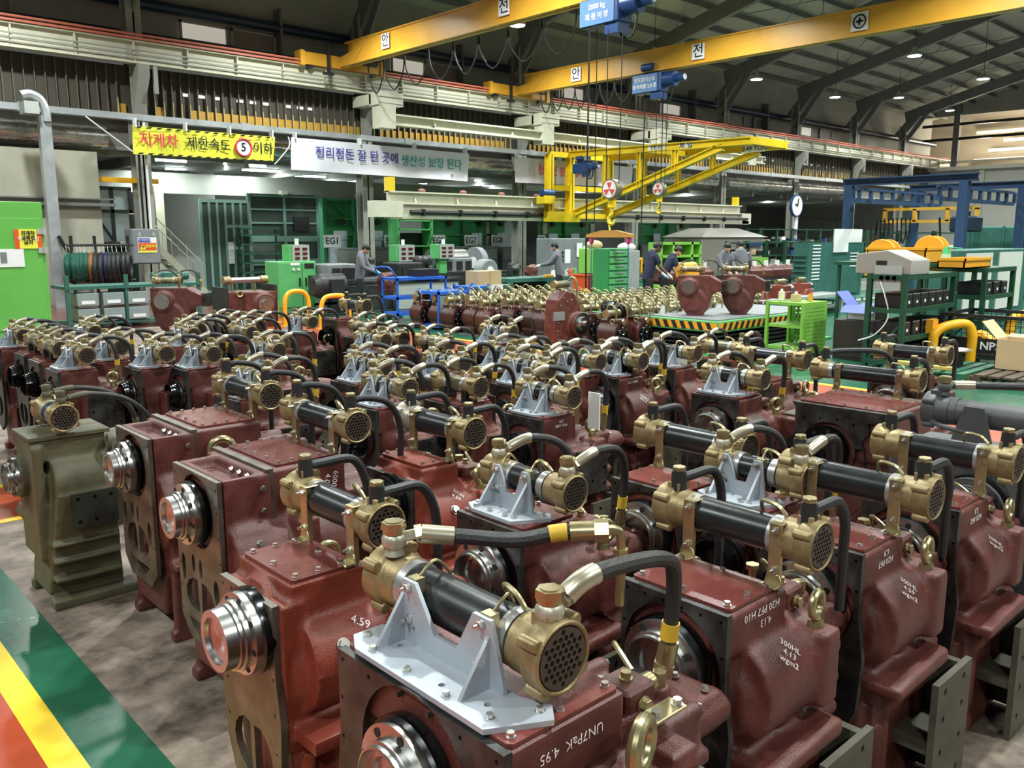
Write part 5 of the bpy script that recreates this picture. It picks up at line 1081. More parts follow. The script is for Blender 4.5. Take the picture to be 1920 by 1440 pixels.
def front_unit(label, loc, rz=0.0, s=1.0, m=RED):
    t = thing('gearbox', label, 'gearbox', loc, rz); t.scale = (s, s, s)
    mb = B().prism([(-0.32, 0.78), (0.30, 0.78), (0.52, 0.66), (0.52, 0.50), (0.33, 0.42), (0.28, 0.15), (0.16, 0.0), (-0.12, 0.0), (-0.27, 0.2), (-0.34, 0.5)], 0, -0.16, 0.2).cyl((-0.24, -0.1, 0.55), (0.0, -0.1, 0.55), 0.17, seg=20).cyl((-0.19, 0.0, 0.3), (0.0, 0.0, 0.3), 0.22, seg=20)
    mb.v = [(a, -b, c) for a, b, c in mb.v]; mb.build('housing', m, t, voxel=0.02, smooth_it=3)
    B().lathe((-0.24, 0.1, 0.56), (-1, 0, 0), [(0, 0.13), (0.03, 0.13), (0.03, 0.09), (0.05, 0.09), (0.05, 0.03)], 24).build('input_flange', STEEL, t)
    B().box(-0.05, 0.2, -0.60, -0.5, 0.46, 0.68).build('side_pad', DARK, t)
    cooler(t, 0.0, 0.90, -0.16, 0.30, 0.055, BRASS, TUBEO)
    for yb in (-0.12, 0.26): hose_banjo(t, 0.0, yb, 1.0, [(0.0, yb, 1.0), (0.03, yb - 0.06, 1.06), (0.08, yb - 0.22, 1.06), (0.1, yb - 0.32, 0.95), (0.1, yb - 0.34, 0.8)], fit=0.05)
    return t
p = PZ(1190 + 15, 690, 0.68)
front_unit('red gearbox on the lift table, left one of the two', (12.15, 8.55, ztop + 0.02), 0.5, 0.86)
front_unit('red gearbox on the lift table, right one of the two', (12.85, 8.15, ztop + 0.02), 0.5, 0.86)
# ------------------------------------------------------------------ people
SKIN = mat('skin', (0.50, 0.29, 0.20), 0.55); HAIR = mat('black_hair', (0.012, 0.010, 0.010), 0.5); SKIND = mat('tan_skin', (0.20, 0.105, 0.07), 0.55)
JACK = mat('grey_work_jacket', (0.15, 0.155, 0.175), 0.8, 0, 0.08, 8); NAVY = mat('navy_shirt', (0.012, 0.016, 0.045), 0.8); TROU = mat('black_trousers', (0.018, 0.018, 0.022), 0.8); GLOV = mat('white_glove', (0.7, 0.7, 0.68), 0.8); GLOVB = mat('blue_glove', (0.12, 0.42, 0.65), 0.6)
def person(label, loc, rz, lean=0.15, hands=((0.42, 0.13, 1.08), (0.42, -0.13, 1.08)), top=JACK, short=False, skin=SKIN, glove=None, hd=0.35, s=1.0):
    t = thing('person', label, 'person', loc, rz); t.scale = (s, s, s)
    hip = Vector((0, 0, 0.93)); U = Vector((math.sin(lean), 0, math.cos(lean))); Fd = Vector((math.cos(lean), 0, -math.sin(lean)))
    ch = hip + U * 0.36; nk = hip + U * 0.53; sh = [nk + Vector((0, sg * 0.185, -0.045)) for sg in (1, -1)]
    hdir = Vector((math.sin(lean + hd), 0, math.cos(lean + hd))); hf = Vector((math.cos(lean + hd), 0, -math.sin(lean + hd)))
    hc = nk + hdir * 0.17 + hf * 0.015
    arms = []
    for i, sg in enumerate((1, -1)):
        h = Vector(hands[i]); d = h - sh[i]; L = min(d.length, 0.54); mid = sh[i] + d.normalized() * L * 0.5; off = math.sqrt(max(0.0, 0.28 ** 2 - (L / 2) ** 2))
        dn = Vector((-0.3, sg * 0.5, -1)).normalized(); dn = (dn - d.normalized() * dn.dot(d.normalized())).normalized(); el = mid + dn * off; hw = sh[i] + d.normalized() * L
        arms.append((sh[i], el, hw))
    b = B().ell(hc, 0.092, 0.074, 0.112, 18, 12).tube([nk - U * 0.04, nk + U * 0.03, hc - hdir * 0.05], [0.058, 0.052, 0.055], 12, 2)
    b.ell(hc + hf * 0.075 - hdir * 0.05, 0.03, 0.04, 0.035, 10, 6).cyl(hc + hf * 0.085 + hdir * 0.01, hc + hf * 0.112 - hdir * 0.025, 0.010, 0.017, 8)
    for sg in (1, -1): b.ell(hc + Vector((0, sg * 0.075, 0)) - hdir * 0.005, 0.018, 0.010, 0.028, 8, 6).ell(hc + hf * 0.078 + Vector((0, sg * 0.03, 0)) + hdir * 0.012, 0.012, 0.018, 0.008, 8, 5)
    for (a, e, h) in arms:
        f = (h - e).normalized(); st = a + (e - a) * 0.55 if short else e + (h - e) * 0.7
        pts = ([st, e, h] if short else [st, h]); rr = [0.046, 0.040, 0.027] if short else [0.032, 0.027]
        b.tube(pts, rr, 10, 3)
        _, u, v = basis(f); side = Vector((0, 1, 0)) - f * f.y; side = side.normalized() if side.length > 0.1 else u; up = f.cross(side)
        pb = h + f * 0.045; b.tube([h, pb, h + f * 0.09], [0.026, 0.036, 0.036], 8, 2)
        if not glove:
            for k, ln in enumerate((0.062, 0.072, 0.067, 0.052)):
                o = side * (0.027 - 0.018 * k); b.tube([h + f * 0.07 + o, h + f * (0.085 + ln * 0.6) + o, h + f * (0.085 + ln) + o - up * 0.02 * (1 if up.z > 0 else -1)], [0.0095, 0.009, 0.007], 6, 2)
            b.tube([h + f * 0.03 + side * 0.025, h + f * 0.065 + side * 0.055, h + f * 0.10 + side * 0.06], [0.012, 0.011, 0.008], 6, 2)
    b.build('body', skin, t, voxel=0.0075, smooth_it=1)
    if glove:
        g0 = B()
        for (a, e, h) in arms:
            f = (h - e).normalized(); _, u, v = basis(f); side = Vector((0, 1, 0)) - f * f.y; side = side.normalized() if side.length > 0.1 else u; up = f.cross(side)
            g0.tube([h - f * 0.05, h, h + f * 0.05, h + f * 0.10], [0.036, 0.033, 0.043, 0.042], 10, 2)
            for k, ln in enumerate((0.062, 0.072, 0.067, 0.052)):
                o = side * (0.031 - 0.021 * k); g0.tube([h + f * 0.07 + o, h + f * (0.09 + ln * 0.6) + o, h + f * (0.09 + ln) + o - up * 0.02 * (1 if up.z > 0 else -1)], [0.012, 0.011, 0.009], 6, 2)
            g0.tube([h + f * 0.03 + side * 0.028, h + f * 0.07 + side * 0.062, h + f * 0.11 + side * 0.066], [0.014, 0.013, 0.01], 6, 2)
        g0.build('gloves', glove, t, voxel=0.008, smooth_it=1)
    hr = B().ell(hc - hf * 0.012 + hdir * 0.032, 0.103, 0.086, 0.098, 16, 10)
    hr.ell(hc - hf * 0.045 - hdir * 0.0, 0.065, 0.08, 0.085, 14, 8).build('hair', HAIR, t, voxel=0.012, smooth_it=1)
    J = B(); bot = hip - U * (0.08 if top is JACK else 0.04)
    for q in range(15):
        w = q / 14; c = bot + (nk - U * 0.02 - bot) * w; ry = 0.175 + 0.03 * math.sin(w * 2.4) - 0.06 * max(0, w - 0.86) * 6; rx = 0.125 - 0.02 * w
        J.ell(c, rx, ry, 0.10, 14, 8)
    for (a, e, h) in arms:
        if short: J.tube([a - Vector((0, a.y * 0.15, 0)), a + (e - a) * 0.3, a + (e - a) * 0.75], [0.075, 0.07, 0.068], 12, 3)
        else: J.tube([a - Vector((0, a.y * 0.15, 0)), a + (e - a) * 0.4, e, h - (h - e).normalized() * 0.01], [0.078, 0.068, 0.058, 0.045], 12, 3)
    J.tube([nk - U * 0.06, nk + U * 0.012], [0.10, 0.066], 12, 1).build('jacket' if top is JACK else 'shirt', top, t, voxel=0.012, smooth_it=6)
    if top is JACK: B().torus(nk + U * 0.008, U, 0.060, 0.012, 18, 6).build('collar', NAVY, t)
    Tm = B().ell(hip, 0.125, 0.165, 0.13, 14, 8)
    for sg in (1, -1): Tm.tube([(0.0, sg * 0.085, 0.88), (0.015, sg * 0.10, 0.5), (-0.01, sg * 0.105, 0.09)], [0.10, 0.072, 0.055], 12, 4)
    Tm.build('trousers', TROU, t, voxel=0.014, smooth_it=2)
    for sg in (1, -1): B().ell((0.05, sg * 0.105, 0.035), 0.135, 0.048, 0.045, 12, 6).box(-0.08, 0.17, sg * 0.105 - 0.042, sg * 0.105 + 0.042, 0, 0.02).build('shoe', BLACK, t, voxel=0.012)
    return t
R2W = YAW
person('person in grey work jacket and black trousers working at a hanging gearbox', (11.42, 17.75, 0), -0.75, 0.10, ((0.42, 0.10, 1.02), (0.40, -0.14, 1.05)), glove=GLOVB, hd=0.55)
person('person in grey jacket reaching over the teal workbench', (PZ(1040, 586, 0).x + 1.2, PZ(1040, 586, 0).y + 1.0, 0), 2.2, 0.12, ((0.50, 0.13, 1.12), (0.48, -0.13, 1.12)), glove=GLOV, hd=0.25)
a = PZ(1213, 598, 0); person('person in navy short-sleeved shirt with dark hair beside the grey cabinet', (a.x, a.y, 0), -0.55, 0.16, ((0.40, 0.12, 0.98), (0.42, -0.16, 0.96)), top=NAVY, short=True, skin=SKIND, glove=GLOV, hd=0.5, s=1.04)
a = PZ(1242, 588, 0); person('person in navy shirt bending over the casting, next to the lime shelf', (a.x, a.y, 0), -0.7, 0.42, ((0.45, 0.13, 0.86), (0.46, -0.13, 0.84)), top=NAVY, short=True, hd=0.3)
a = PZ(1352, 580, 0); person('person in grey jacket facing the camera behind the red castings', (a.x, a.y, 0), -1.9, 0.12, ((0.40, 0.13, 0.95), (0.42, -0.13, 0.98)), hd=0.35)
a = PZ(1384, 580, 0); person('person in grey jacket seen from behind, beside the red castings', (a.x, a.y, 0), 0.55, 0.2, ((0.35, 0.2, 0.95), (0.38, -0.18, 0.95)), hd=0.3, s=1.04)
# ------------------------------------------------------------------ yellow hoop barriers
def hoop(label, x, y, w, h, ang=0.0, m=SAFY, r=0.048):
    t = thing('barrier_hoop', label, 'barrier', (x, y, 0), ang, 'yellow hoop barriers')
    B().tube([(0, 0, 0), (0, 0, h - 0.28), (0.04, 0, h - 0.1), (0.16, 0, h), (w - 0.16, 0, h), (w - 0.04, 0, h - 0.1), (w, 0, h - 0.28), (w, 0, 0)], r, 12, 4).build('hoop', m, t)
    for xx in (0, w): B().cyl((xx, 0, 0), (xx, 0, 0.012), r * 2.2, seg=16).build('base_flange', m, t)
p0 = PY(535, 600, 16.6); p1 = PY(580, 600, 16.6)
hoop('yellow hoop barrier in front of the green cabinets', p0.x, 16.6, p1.x - p0.x, 0.72)
p0 = PY(603, 600, 15.6); p1 = PY(655, 600, 15.6); hoop('yellow hoop barrier in front of the standing worker', p0.x, 15.6, p1.x - p0.x, 0.66)
p0 = PY(486, 600, 17.4); p1 = PY(519, 600, 17.4); hoop('yellow hoop barrier half hidden by the flanged gearbox', p0.x, 17.4, p1.x - p0.x, 0.72)
# two free-standing gearboxes at the back left
gb = front_unit('large red gearbox with silver bracket beside the shelf of clear bins', (6.55, 16.9, 0.0), 0.85, 1.15); gb['group'] = 'gearboxes on the red floor'
a = PZ(465, 612, 0)
t = T('gearbox', 'boxy dark gearbox with ring flange standing on the dark red floor', 'gearbox', (a.x, a.y, 0.0))
s0 = B().box(-0.55, 0.5, -0.3, 0.3, 0.0, 0.75).prism([(-0.3, 0.2), (0.35, 0.2), (0.45, 0.75), (-0.2, 0.75)], 1, -0.5, -0.28).cyl((0.15, -0.55, 0.5), (0.15, 0.0, 0.5), 0.22, seg=20).build('housing', RED, t, voxel=0.025, smooth_it=2)
B().box(-0.62, -0.55, -0.35, 0.3, 0.05, 0.85).build('face_plate', DKM, t); B().box(0.5, 0.56, -0.3, 0.3, 0.1, 0.88).build('face_plate', DKM, t)
B().lathe((0.15, -0.55, 0.5), (0, -1, 0), [(0, 0.17), (0.03, 0.17), (0.03, 0.1), (0.07, 0.1), (0.07, 0.03)], 20).build('input_flange', STEEL, t)
B().torus((-0.3, -0.34, 0.72), (0.1, 1, 0), 0.06, 0.02, 20, 6).build('eyebolt', GOLD, t)
o = B().cyl((-0.45, 0, 0.98), (0.35, 0, 0.98), 0.06, seg=16).build('cooler', STEEL, t)
for xx in (-0.5, 0.32): B().cyl((xx, 0, 0.98), (xx + 0.16, 0, 0.98), 0.085, seg=16).build('end_cap', BRASS, o)
for xx in (-0.3, 0.2): B().box(xx - 0.02, xx + 0.02, -0.02, 0.02, 0.75, 0.95).build('cooler_strap', GOLD, t)
# ------------------------------------------------------------------ left side: lime cabinet, ring rack, electric box
t = T('storage_cabinet', 'large lime green steel cabinet with forklift warning sign, left edge', 'cabinet', (2.6, 18.0, 0))
x0, x1, z0, z1 = rY(-60, 100, 378, 625, 18.0)
Wd(B().box(x0, x1, 18.0, 19.4, 0.0, 2.52), 'body', LIMEC, t, bev=0.01)
Wd(B().box(x0 + 0.1, x1 - 0.06, 17.985, 18.0, 0.15, 2.22), 'door', LIMEC, t, bev=0.004)
for zz in (1.63, 1.98): Wd(B().box(x1 - 0.13, x1 + 0.03, 17.95, 18.0, zz - 0.05, zz + 0.05).cyl((x1 - 0.03, 17.95, zz - 0.06), (x1 - 0.03, 17.95, zz + 0.06), 0.025, seg=8), 'hinge', GREYL, t)
x0, x1, z0, z1 = rY(25, 80, 430, 466, 17.98); cxm = (x0 + x1) / 2
Wd(B().box(x0, x1, 17.97, 17.985, z0, z1), 'warning_sign', YB, t); Wd(B().box(x0, x0 + (x1 - x0) * 0.17, 17.965, 17.97, z0, z1), 'sign_edge', ORB, t); Wd(B().box(x1 - (x1 - x0) * 0.17, x1, 17.965, 17.97, z0, z1), 'sign_edge', ORB, t)
text('지게차\n급회전\n금지', 0.085, TXTB, t, (cxm - 2.6, -0.04, (z0 + z1) / 2 + 0.02), (1, 0, 0), (0, 0, 1), off=0.003); text('위', 0.10, WHITE, t, (x0 + 0.09 - 2.6, -0.045, (z0 + z1) / 2), (1, 0, 0), (0, 0, 1)); text('험', 0.10, WHITE, t, (x1 - 0.09 - 2.6, -0.045, (z0 + z1) / 2), (1, 0, 0), (0, 0, 1))
x0, x1, z0, z1 = rY(-30, 47, 467, 501, 17.98); Wd(B().box(x0, x1, 17.97, 17.985, z0, z1), 'notice', WHITE, t); x0, x1, z0, z1 = rY(0, 14, 473, 493, 17.97); Wd(B().box(x0, x1, 17.962, 17.97, z0, z1), 'printed_block', GREYM, t)
# square grey upright with curved top
p = PY(98, 400, 25.0)
t = T('duct_post', 'square galvanised post with curved cable guide at its top', 'post', (p.x, 25.0, 0))
B().box(-0.14, 0.14, -0.12, 0.12, 0.0, 4.95).build('post', GALV, t)
B().tube([(0.05, -0.1, 4.8), (0.03, -0.1, 5.1), (-0.08, -0.1, 5.35), (-0.3, -0.1, 5.45), (-0.5, -0.1, 5.4)], 0.11, 8, 4).build('curved_guide', GALV, t); B().box(-0.5, -0.16, -0.3, 0.2, 4.95, 5.25).build('junction_box', GREYL, t)
B().tube([(0.05, -0.2, 1.9), (0.35, -0.25, 1.2), (0.45, -0.25, 0.9)], 0.05, 8).build('black_hose', BLACK, t); B().box(0.2, 0.75, -0.4, -0.1, 0.25, 0.85).build('switch_box', GREYL, t)
# rack with hanging rings
t = T('ring_rack', 'steel rail rack on which seal rings hang against the beige wall', 'rack', (PY(130, 560, 24.6).x, 24.6, 0))
a, b = PY(124, 460, 24.6), PY(250, 460, 24.6)
Wd(B().cyl((a.x, 24.6, a.z), (b.x, 24.6, a.z), 0.035, seg=8), 'top_rail', DKM, t); Wd(B().cyl((a.x, 24.6, 0.7), (b.x, 24.6, 0.7), 0.03, seg=8), 'lower_rail', DKM, t)
for px in (137, 181, 243): q = PY(px, 500, 24.6).x; Wd(B().cyl((q, 24.6, 0), (q, 24.6, a.z + 0.25), 0.045, seg=8), 'post', DKM, t)
zt = a.z
ringm = {0: mat('ring_green', (0.02, 0.10, 0.07), 0.3, 0.2), 1: BLACK, 2: mat('ring_copper', (0.25, 0.12, 0.05), 0.4, 0.5), 3: mat('ring_navy', (0.01, 0.015, 0.06), 0.4)}
for i, (px, r, c) in enumerate([(128, .30, 0), (140, .32, 0), (147, .33, 0), (154, .32, 0), (162, .30, 0), (172, .34, 2), (180, .40, 1), (190, .40, 1), (199, .34, 3), (206, .36, 1), (214, .36, 1), (222, .34, 1), (232, .33, 1), (240, .30, 1)]):
    q = PY(px, 480, 24.45).x; lab = ['green seal ring hanging from the ring rack', 'black seal ring hanging from the ring rack', 'copper segmented ring hanging among the black ones', 'navy ring hanging among the black ones'][c]
    u = T('seal_ring', lab, 'ring', (q, 24.45, zt - r - 0.25), ['green seal rings', 'black seal rings', None, None][c])
    B().torus((0, 0, 0), (0.9, -0.45, 0), r, 0.075, 24, 8).build('ring', ringm[c], u); B().cyl((0, 0.1, r), (0, 0.15, r + 0.25), 0.008, seg=5).build('wire', ZINC, u)
# bench with clear bins
p = PZ(150, 640, 0)
t = T('parts_bench', 'teal bench with drawers of clear bins beside the lime cabinet', 'bench', (5.3, 19.2, 0))
B().box(-0.2, 2.6, -0.5, 0.5, 0.82, 0.88).box(-0.2, 2.6, -0.5, 0.5, 0.1, 0.14).build('bench_top', TEAL, t)
for xx in (-0.15, 1.0, 2.55): B().box(xx - 0.04, xx + 0.04, -0.48, -0.42, 0, 1.1).build('leg', TEAL, t)
for i in range(3):
    for j in range(2):
        o = B().box(0.0 + i * 0.5, 0.42 + i * 0.5, -0.52, -0.1, 0.16 + j * 0.32, 0.42 + j * 0.32).build('bin', mat('clear_bin', (0.25, 0.3, 0.3), 0.3), t, bev=0.01); B().box(0.08 + i * 0.5, 0.34 + i * 0.5, -0.53, -0.52, 0.2 + j * 0.32, 0.27 + j * 0.32).build('bin_label', WHITE, o)
B().box(1.9, 2.3, -0.2, 0.2, 0.88, 1.1).cyl((1.7, 0, 1.02), (2.5, 0, 1.02), 0.09, seg=10).build('vice', TEAL, t)
# electric box on the first column
x0, x1, z0, z1 = rY(245, 303, 429, 495, 25.2)
t = T('electric_cabinet', 'grey electric cabinet on the column with high voltage warning label', 'cabinet', (x0, 25.2, z0))
Wd(B().box(x0, x1, 25.2, 25.75, z0, z1), 'case', GREYM, t, bev=0.02); Wd(B().box(x0 + 0.03, x1 - 0.03, 25.18, 25.2, z0 + 0.03, z1 - 0.03), 'door', GREYM, t, bev=0.006)
def sub(fx0, fx1, fz0, fz1, y, m, nm): return Wd(B().box(x0 + (x1 - x0) * fx0, x0 + (x1 - x0) * fx1, y - 0.006, y, z0 + (z1 - z0) * fz0, z0 + (z1 - z0) * fz1), nm, m, t)
sub(0.2, 0.86, 0.32, 0.76, 25.18, WHITE, 'warning_label'); sub(0.22, 0.64, 0.62, 0.74, 25.172, mat('print_blue', (0.03, 0.06, 0.4), 0.5), 'blue_panel'); sub(0.22, 0.84, 0.39, 0.60, 25.172, ORB, 'red_panel'); sub(0.22, 0.84, 0.33, 0.38, 25.172, YB, 'yellow_panel')
w_, h_ = x1 - x0, z1 - z0
Wd(B().prism([(x0 + w_ * 0.26, z0 + h_ * 0.41), (x0 + w_ * 0.46, z0 + h_ * 0.41), (x0 + w_ * 0.36, z0 + h_ * 0.58)], 1, 25.160, 25.166), 'warning_triangle', YB, t); Wd(B().prism([(x0 + w_ * 0.37, z0 + h_ * 0.56), (x0 + w_ * 0.33, z0 + h_ * 0.49), (x0 + w_ * 0.36, z0 + h_ * 0.49), (x0 + w_ * 0.35, z0 + h_ * 0.43), (x0 + w_ * 0.395, z0 + h_ * 0.51), (x0 + w_ * 0.365, z0 + h_ * 0.51)], 1, 25.150, 25.158), 'bolt_mark', TXTB, t)
text('전기분전함', 0.085, WHITE, t, (w_ * 0.43, -0.04, h_ * 0.68), (1, 0, 0), (0, 0, 1)); text('감전주의', 0.10, YB, t, (w_ * 0.66, -0.04, h_ * 0.50), (1, 0, 0), (0, 0, 1), off=0.002)
for xx in (0.28, 0.78): sub(xx - 0.05, xx + 0.05, 0.80, 0.90, 25.18, GREYL, 'clip')
for q in (0.35, 0.6): Wd(B().cyl((x0 + w_ * q + 0.2, 25.5, z1), (x0 + w_ * q + 0.2, 25.5, 5.1), 0.035, seg=8), 'conduit', WHITE if q > 0.5 else BLACK, t)
# dark doorway wall piece, dark green cabinet behind, stairs, glass booth
t = T('dark_cabinet', 'dark green cabinet standing behind the first column', 'cabinet', (8.7, 27.6, 0)); B().box(0, 1.6, 0, 0.6, 0, 1.55).build('body', DGRN, t, bev=0.02); B().box(0.05, 0.78, -0.02, 0, 0.08, 1.5).build('door', DGRN, t); B().box(0.82, 1.55, -0.02, 0, 0.08, 1.5).build('door', DGRN, t)
t = T('window_frame_stand', 'dark framed window panel behind the first column', 'window panel', (8.5, 28.2, 1.6))
for xx in (0, 0.7, 1.25): B().box(xx, xx + 0.1, 0, 0.08, -1.6, 1.75).build('frame_bar', BLACK, t)
for zz in (0.0, 1.0, 1.7): B().box(0, 1.35, 0, 0.08, zz, zz + 0.1).build('frame_bar', BLACK, t)
B().beam((0.75, 0.04, 0.1), (0.2, 0.04, 1.0), 0.07).build('brace', BLACK, t); B().box(0.1, 1.25, 0.05, 0.07, 0.1, 1.7).build('pane', mat('pale_pane', (0.42, 0.47, 0.48), 0.4), t)
p = PZ(374, 553, 0); t = T('staircase', 'beige steel staircase with handrails behind the first column', 'stairs', (p.x, p.y, 0)); t.rotation_euler = (0, 0, PI / 2 - 0.1); t.scale = (1, 0.75, 0.95)
BEI = mat('beige_steel', (0.40, 0.38, 0.30), 0.6)
for k in range(8): B().box(-0.7 - 0.0, 0.2, 0.25 * k, 0.25 * k + 0.26, 0.2 + 0.2 * k, 0.24 + 0.2 * k).build('step', GREYL, t)
for xx in (-0.72, 0.22): B().beam((xx, 0, 0.1), (xx, 2.0, 1.75), 0.05, 0.24).build('stringer', BEI, t); B().tube([(xx, 0.1, 0.2), (xx, 0.1, 1.1), (xx, 2.0, 2.7), (xx, 2.6, 2.7)], 0.022, 6, 1).build('handrail', BEI, t)
B().box(-1.2, 0.22, 2.0, 3.4, 1.75, 1.82).build('landing', BEI, t)
for xx in (-0.72, 0.22):
    for yy in (0.7, 1.3, 1.9): B().cyl((xx, yy, 0.3 + yy * 0.8), (xx, yy, 1.15 + yy * 0.82), 0.016, seg=6).build('baluster', BEI, t)
# teal glazed door and booth
gl = mat('booth_frame', (0.18, 0.30, 0.26), 0.5, 0.2)
xa, xb = PY(382, 500, 27.0).x, PY(470, 500, 27.0).x
t = T('glazed_door', 'tall teal framed sliding door with dark panes beside the stairs', 'door', (xa, 27.0, 0)); L = xb - xa
for k in range(7): B().box(k * L / 6 - 0.04, k * L / 6 + 0.04, -0.05, 0.05, 0.05, 3.0).build('stile', gl, t)
for zz in (0.05, 1.45, 2.15, 2.95): B().box(0 if zz != 1.45 and zz != 2.15 else L * 0.5, L if zz != 1.45 else L * 0.83, -0.055, 0.055, zz, zz + 0.1).build('rail', gl, t)
for k in range(6): B().box(k * L / 6 + 0.04, (k + 1) * L / 6 - 0.04, -0.01, 0.01, 0.15, 2.95).build('pane', mat('dark_pane', (0.05, 0.07, 0.06), 0.15), t)
B().box(L * 0.52, L * 0.64, -0.08, -0.06, 1.0, 1.7).build('notice', WHITE, t)
xa, xb = PY(472, 500, 27.4).x, PY(598, 500, 27.4).x
t = T('glass_booth', 'glazed booth with pale teal rails behind the green cabinets', 'booth', (xa, 27.4, 0)); L = xb - xa
for k in range(3): B().box(k * L / 2 - 0.05, k * L / 2 + 0.05, -0.05, 0.05, 0, 3.3).build('post', gl, t)
for zz in (0.9, 1.7, 2.3, 2.75, 3.2): B().box(0, L, -0.06, 0.04, zz, zz + (0.2 if zz in (1.7, 0.9) else 0.06)).build('rail', gl, t)
B().box(0, L, 0.0, 0.02, 0, 3.3).build('glazing', mat('booth_pane', (0.045, 0.06, 0.05), 0.12), t); B().box(1.6, 2.2, -0.1, -0.06, 2.05, 2.55).build('notice_board', BLACK, t)
t = T('wire_rack', 'narrow dark green wire rack in front of the glass booth', 'rack', (PY(452, 540, 26.3).x, 26.3, 0))
for xx in (0, 1.3): B().box(xx, xx + 0.05, 0, 0.05, 0, 2.2).build('post', DGRN, t)
for zz in (0.4, 0.7, 1.0, 1.3, 1.6, 1.9, 2.1): B().box(0, 1.35, -0.2, 0.2, zz, zz + 0.05).build('shelf', DGRN, t)
struct('wall_left_curtain', B().box(9.9, 13.8, 31.0, 31.1, 0, 4.2), mat('grey_curtain', (0.26, 0.25, 0.22), 0.8))
tag(B().box(0, 0.9, 0, 0.5, 0, 0.85).build('steel_box', GREYL), 'grey steel box on the floor beside the stairs', 'box').location = (9.9, 26.8, 0)
# ------------------------------------------------------------------ green numbered bays along the back
def bay(i, px0, px1, sgn, spx, papers, lab):
    a, b = PY(px0, 450, 28.5).x, PY(px1, 450, 28.5).x; L = b - a
    t = T('test_bay', lab, 'test bay', (a, 28.5, 0))
    B().box(0, L, 0.3, 0.4, 0, 3.25).build('back_panel', GRN, t)
    for zz in (0.1, 1.9, 2.5, 3.2): B().box(0, L, 0.2, 0.3, zz, zz + 0.07).build('rail', GRN, t)
    B().box(-0.05, 0.08, 0.1, 0.4, 0, 3.3).build('post', mat('bay_post', (0.03, 0.16, 0.07), 0.5), t)
    B().beam((L * 0.3, 0.25, 3.2), (L * 0.9, 0.25, 2.5), 0.05).build('brace', GRN, t)
    B().box(L * 0.1, L * 0.9, -0.5, 0.2, 0.4, 1.45).build('machine_body', GREYM, t, bev=0.03); B().box(L * 0.15, L * 0.85, -0.52, -0.5, 0.9, 1.35).build('machine_door', GREYL, t)
    B().cyl((L * 0.55, 0.15, 2.42), (L * 0.55, 0.0, 2.42), 0.12, seg=10).build('bay_speaker', BLACK, t)
    if sgn: sign_plate(t, (PY(spx, 455, 28.3).x - a, -0.2, 1.70), 0.72, 0.46, sgn, '-y', 0.34, off=0.006)
    for (ppx, pt, pb) in papers:
        xx = PY(ppx, 450, 28.3).x - a; z1, z0 = PY(ppx, pt, 28.3).z, PY(ppx, pb, 28.3).z; B().box(xx - 0.28, xx + 0.28, -0.05, -0.03, z0, z1).build('notice', mat('notice_bluish', (0.55, 0.60, 0.68), 0.6), t)
bay(1, 612, 668, 'EG1', 623, [(643, 433, 450), (642, 451, 465)], 'green test bay with white sign EG1')
bay(2, 670, 745, 'EG4', 735, [(711, 433, 451), (708, 452, 463)], 'green test bay with white sign EG4')
bay(3, 812, 872, 'EG5', 822, [], 'green test bay with white sign EG5')
bay(4, 873, 925, 'EG7', 883, [(899, 437, 462)], 'green test bay with white sign EG7')
bay(5, 926, 955, 'EG8', 933, [(946, 437, 463)], 'green test bay with white sign EG8')
bay(6, 1010, 1062, 'EG9', 1012, [(1042, 438, 448)], 'green test bay with white sign EG9 behind the dark column')
bay(7, 1063, 1120, '', 0, [(1083, 438, 447)], 'green test bay behind the orange spreader beam')
bay(8, 1200, 1255, '', 0, [(1236, 438, 452)], 'green test bay behind the two navy-shirted workers')
bay(9, 1256, 1300, '', 0, [(1269, 438, 452), (1298, 438, 452)], 'green test bay above the lime shelf')
struct('wall_left_dark_post', B().box(PY(981, 450, 26.8).x, PY(1008, 450, 26.8).x, 26.8, 27.3, 0, 3.3), DKM)
# shelf with yellow bins
x0, x1, z0, z1 = rY(747, 812, 405, 560, 25.8); t = T('bin_shelf', 'green shelf holding rows of small yellow bins', 'shelf', (x0, 25.8, 0)); L = x1 - x0
for xx in (0, L): B().box(xx - 0.05, xx + 0.05, 0, 0.6, 0, 3.1).build('post', GRNM, t)
for zz in (0.3, 0.9, 1.5, 2.1, 2.42): B().box(0, L, 0, 0.6, zz, zz + 0.05).build('shelf_board', GRNM, t)
B().box(0, L, 0.55, 0.6, 0, 2.0).build('back', BLACK, t)
for r_, zz in enumerate((2.47, 2.78)):
    for k in range(6 if r_ == 0 else 5):
        u = T('parts_bin', 'small open yellow bin on the green shelf', 'bin', (x0 + 0.1 + k * (L - 0.2) / 6, 25.8, zz), 'yellow bins on the green shelf')
        B().prism([(0.0, 0.0), (0.45, 0.0), (0.45, 0.22), (0.15, 0.22), (0.0, 0.12)], 0, 0.0, 0.02).prism([(0.0, 0.0), (0.45, 0.0), (0.45, 0.22), (0.15, 0.22), (0.0, 0.12)], 0, 0.26, 0.28).box(0, 0.28, 0, 0.45, 0, 0.02).box(0, 0.28, 0, 0.02, 0, 0.12).box(0, 0.28, 0.43, 0.45, 0, 0.22).build('bin', YCR, u)
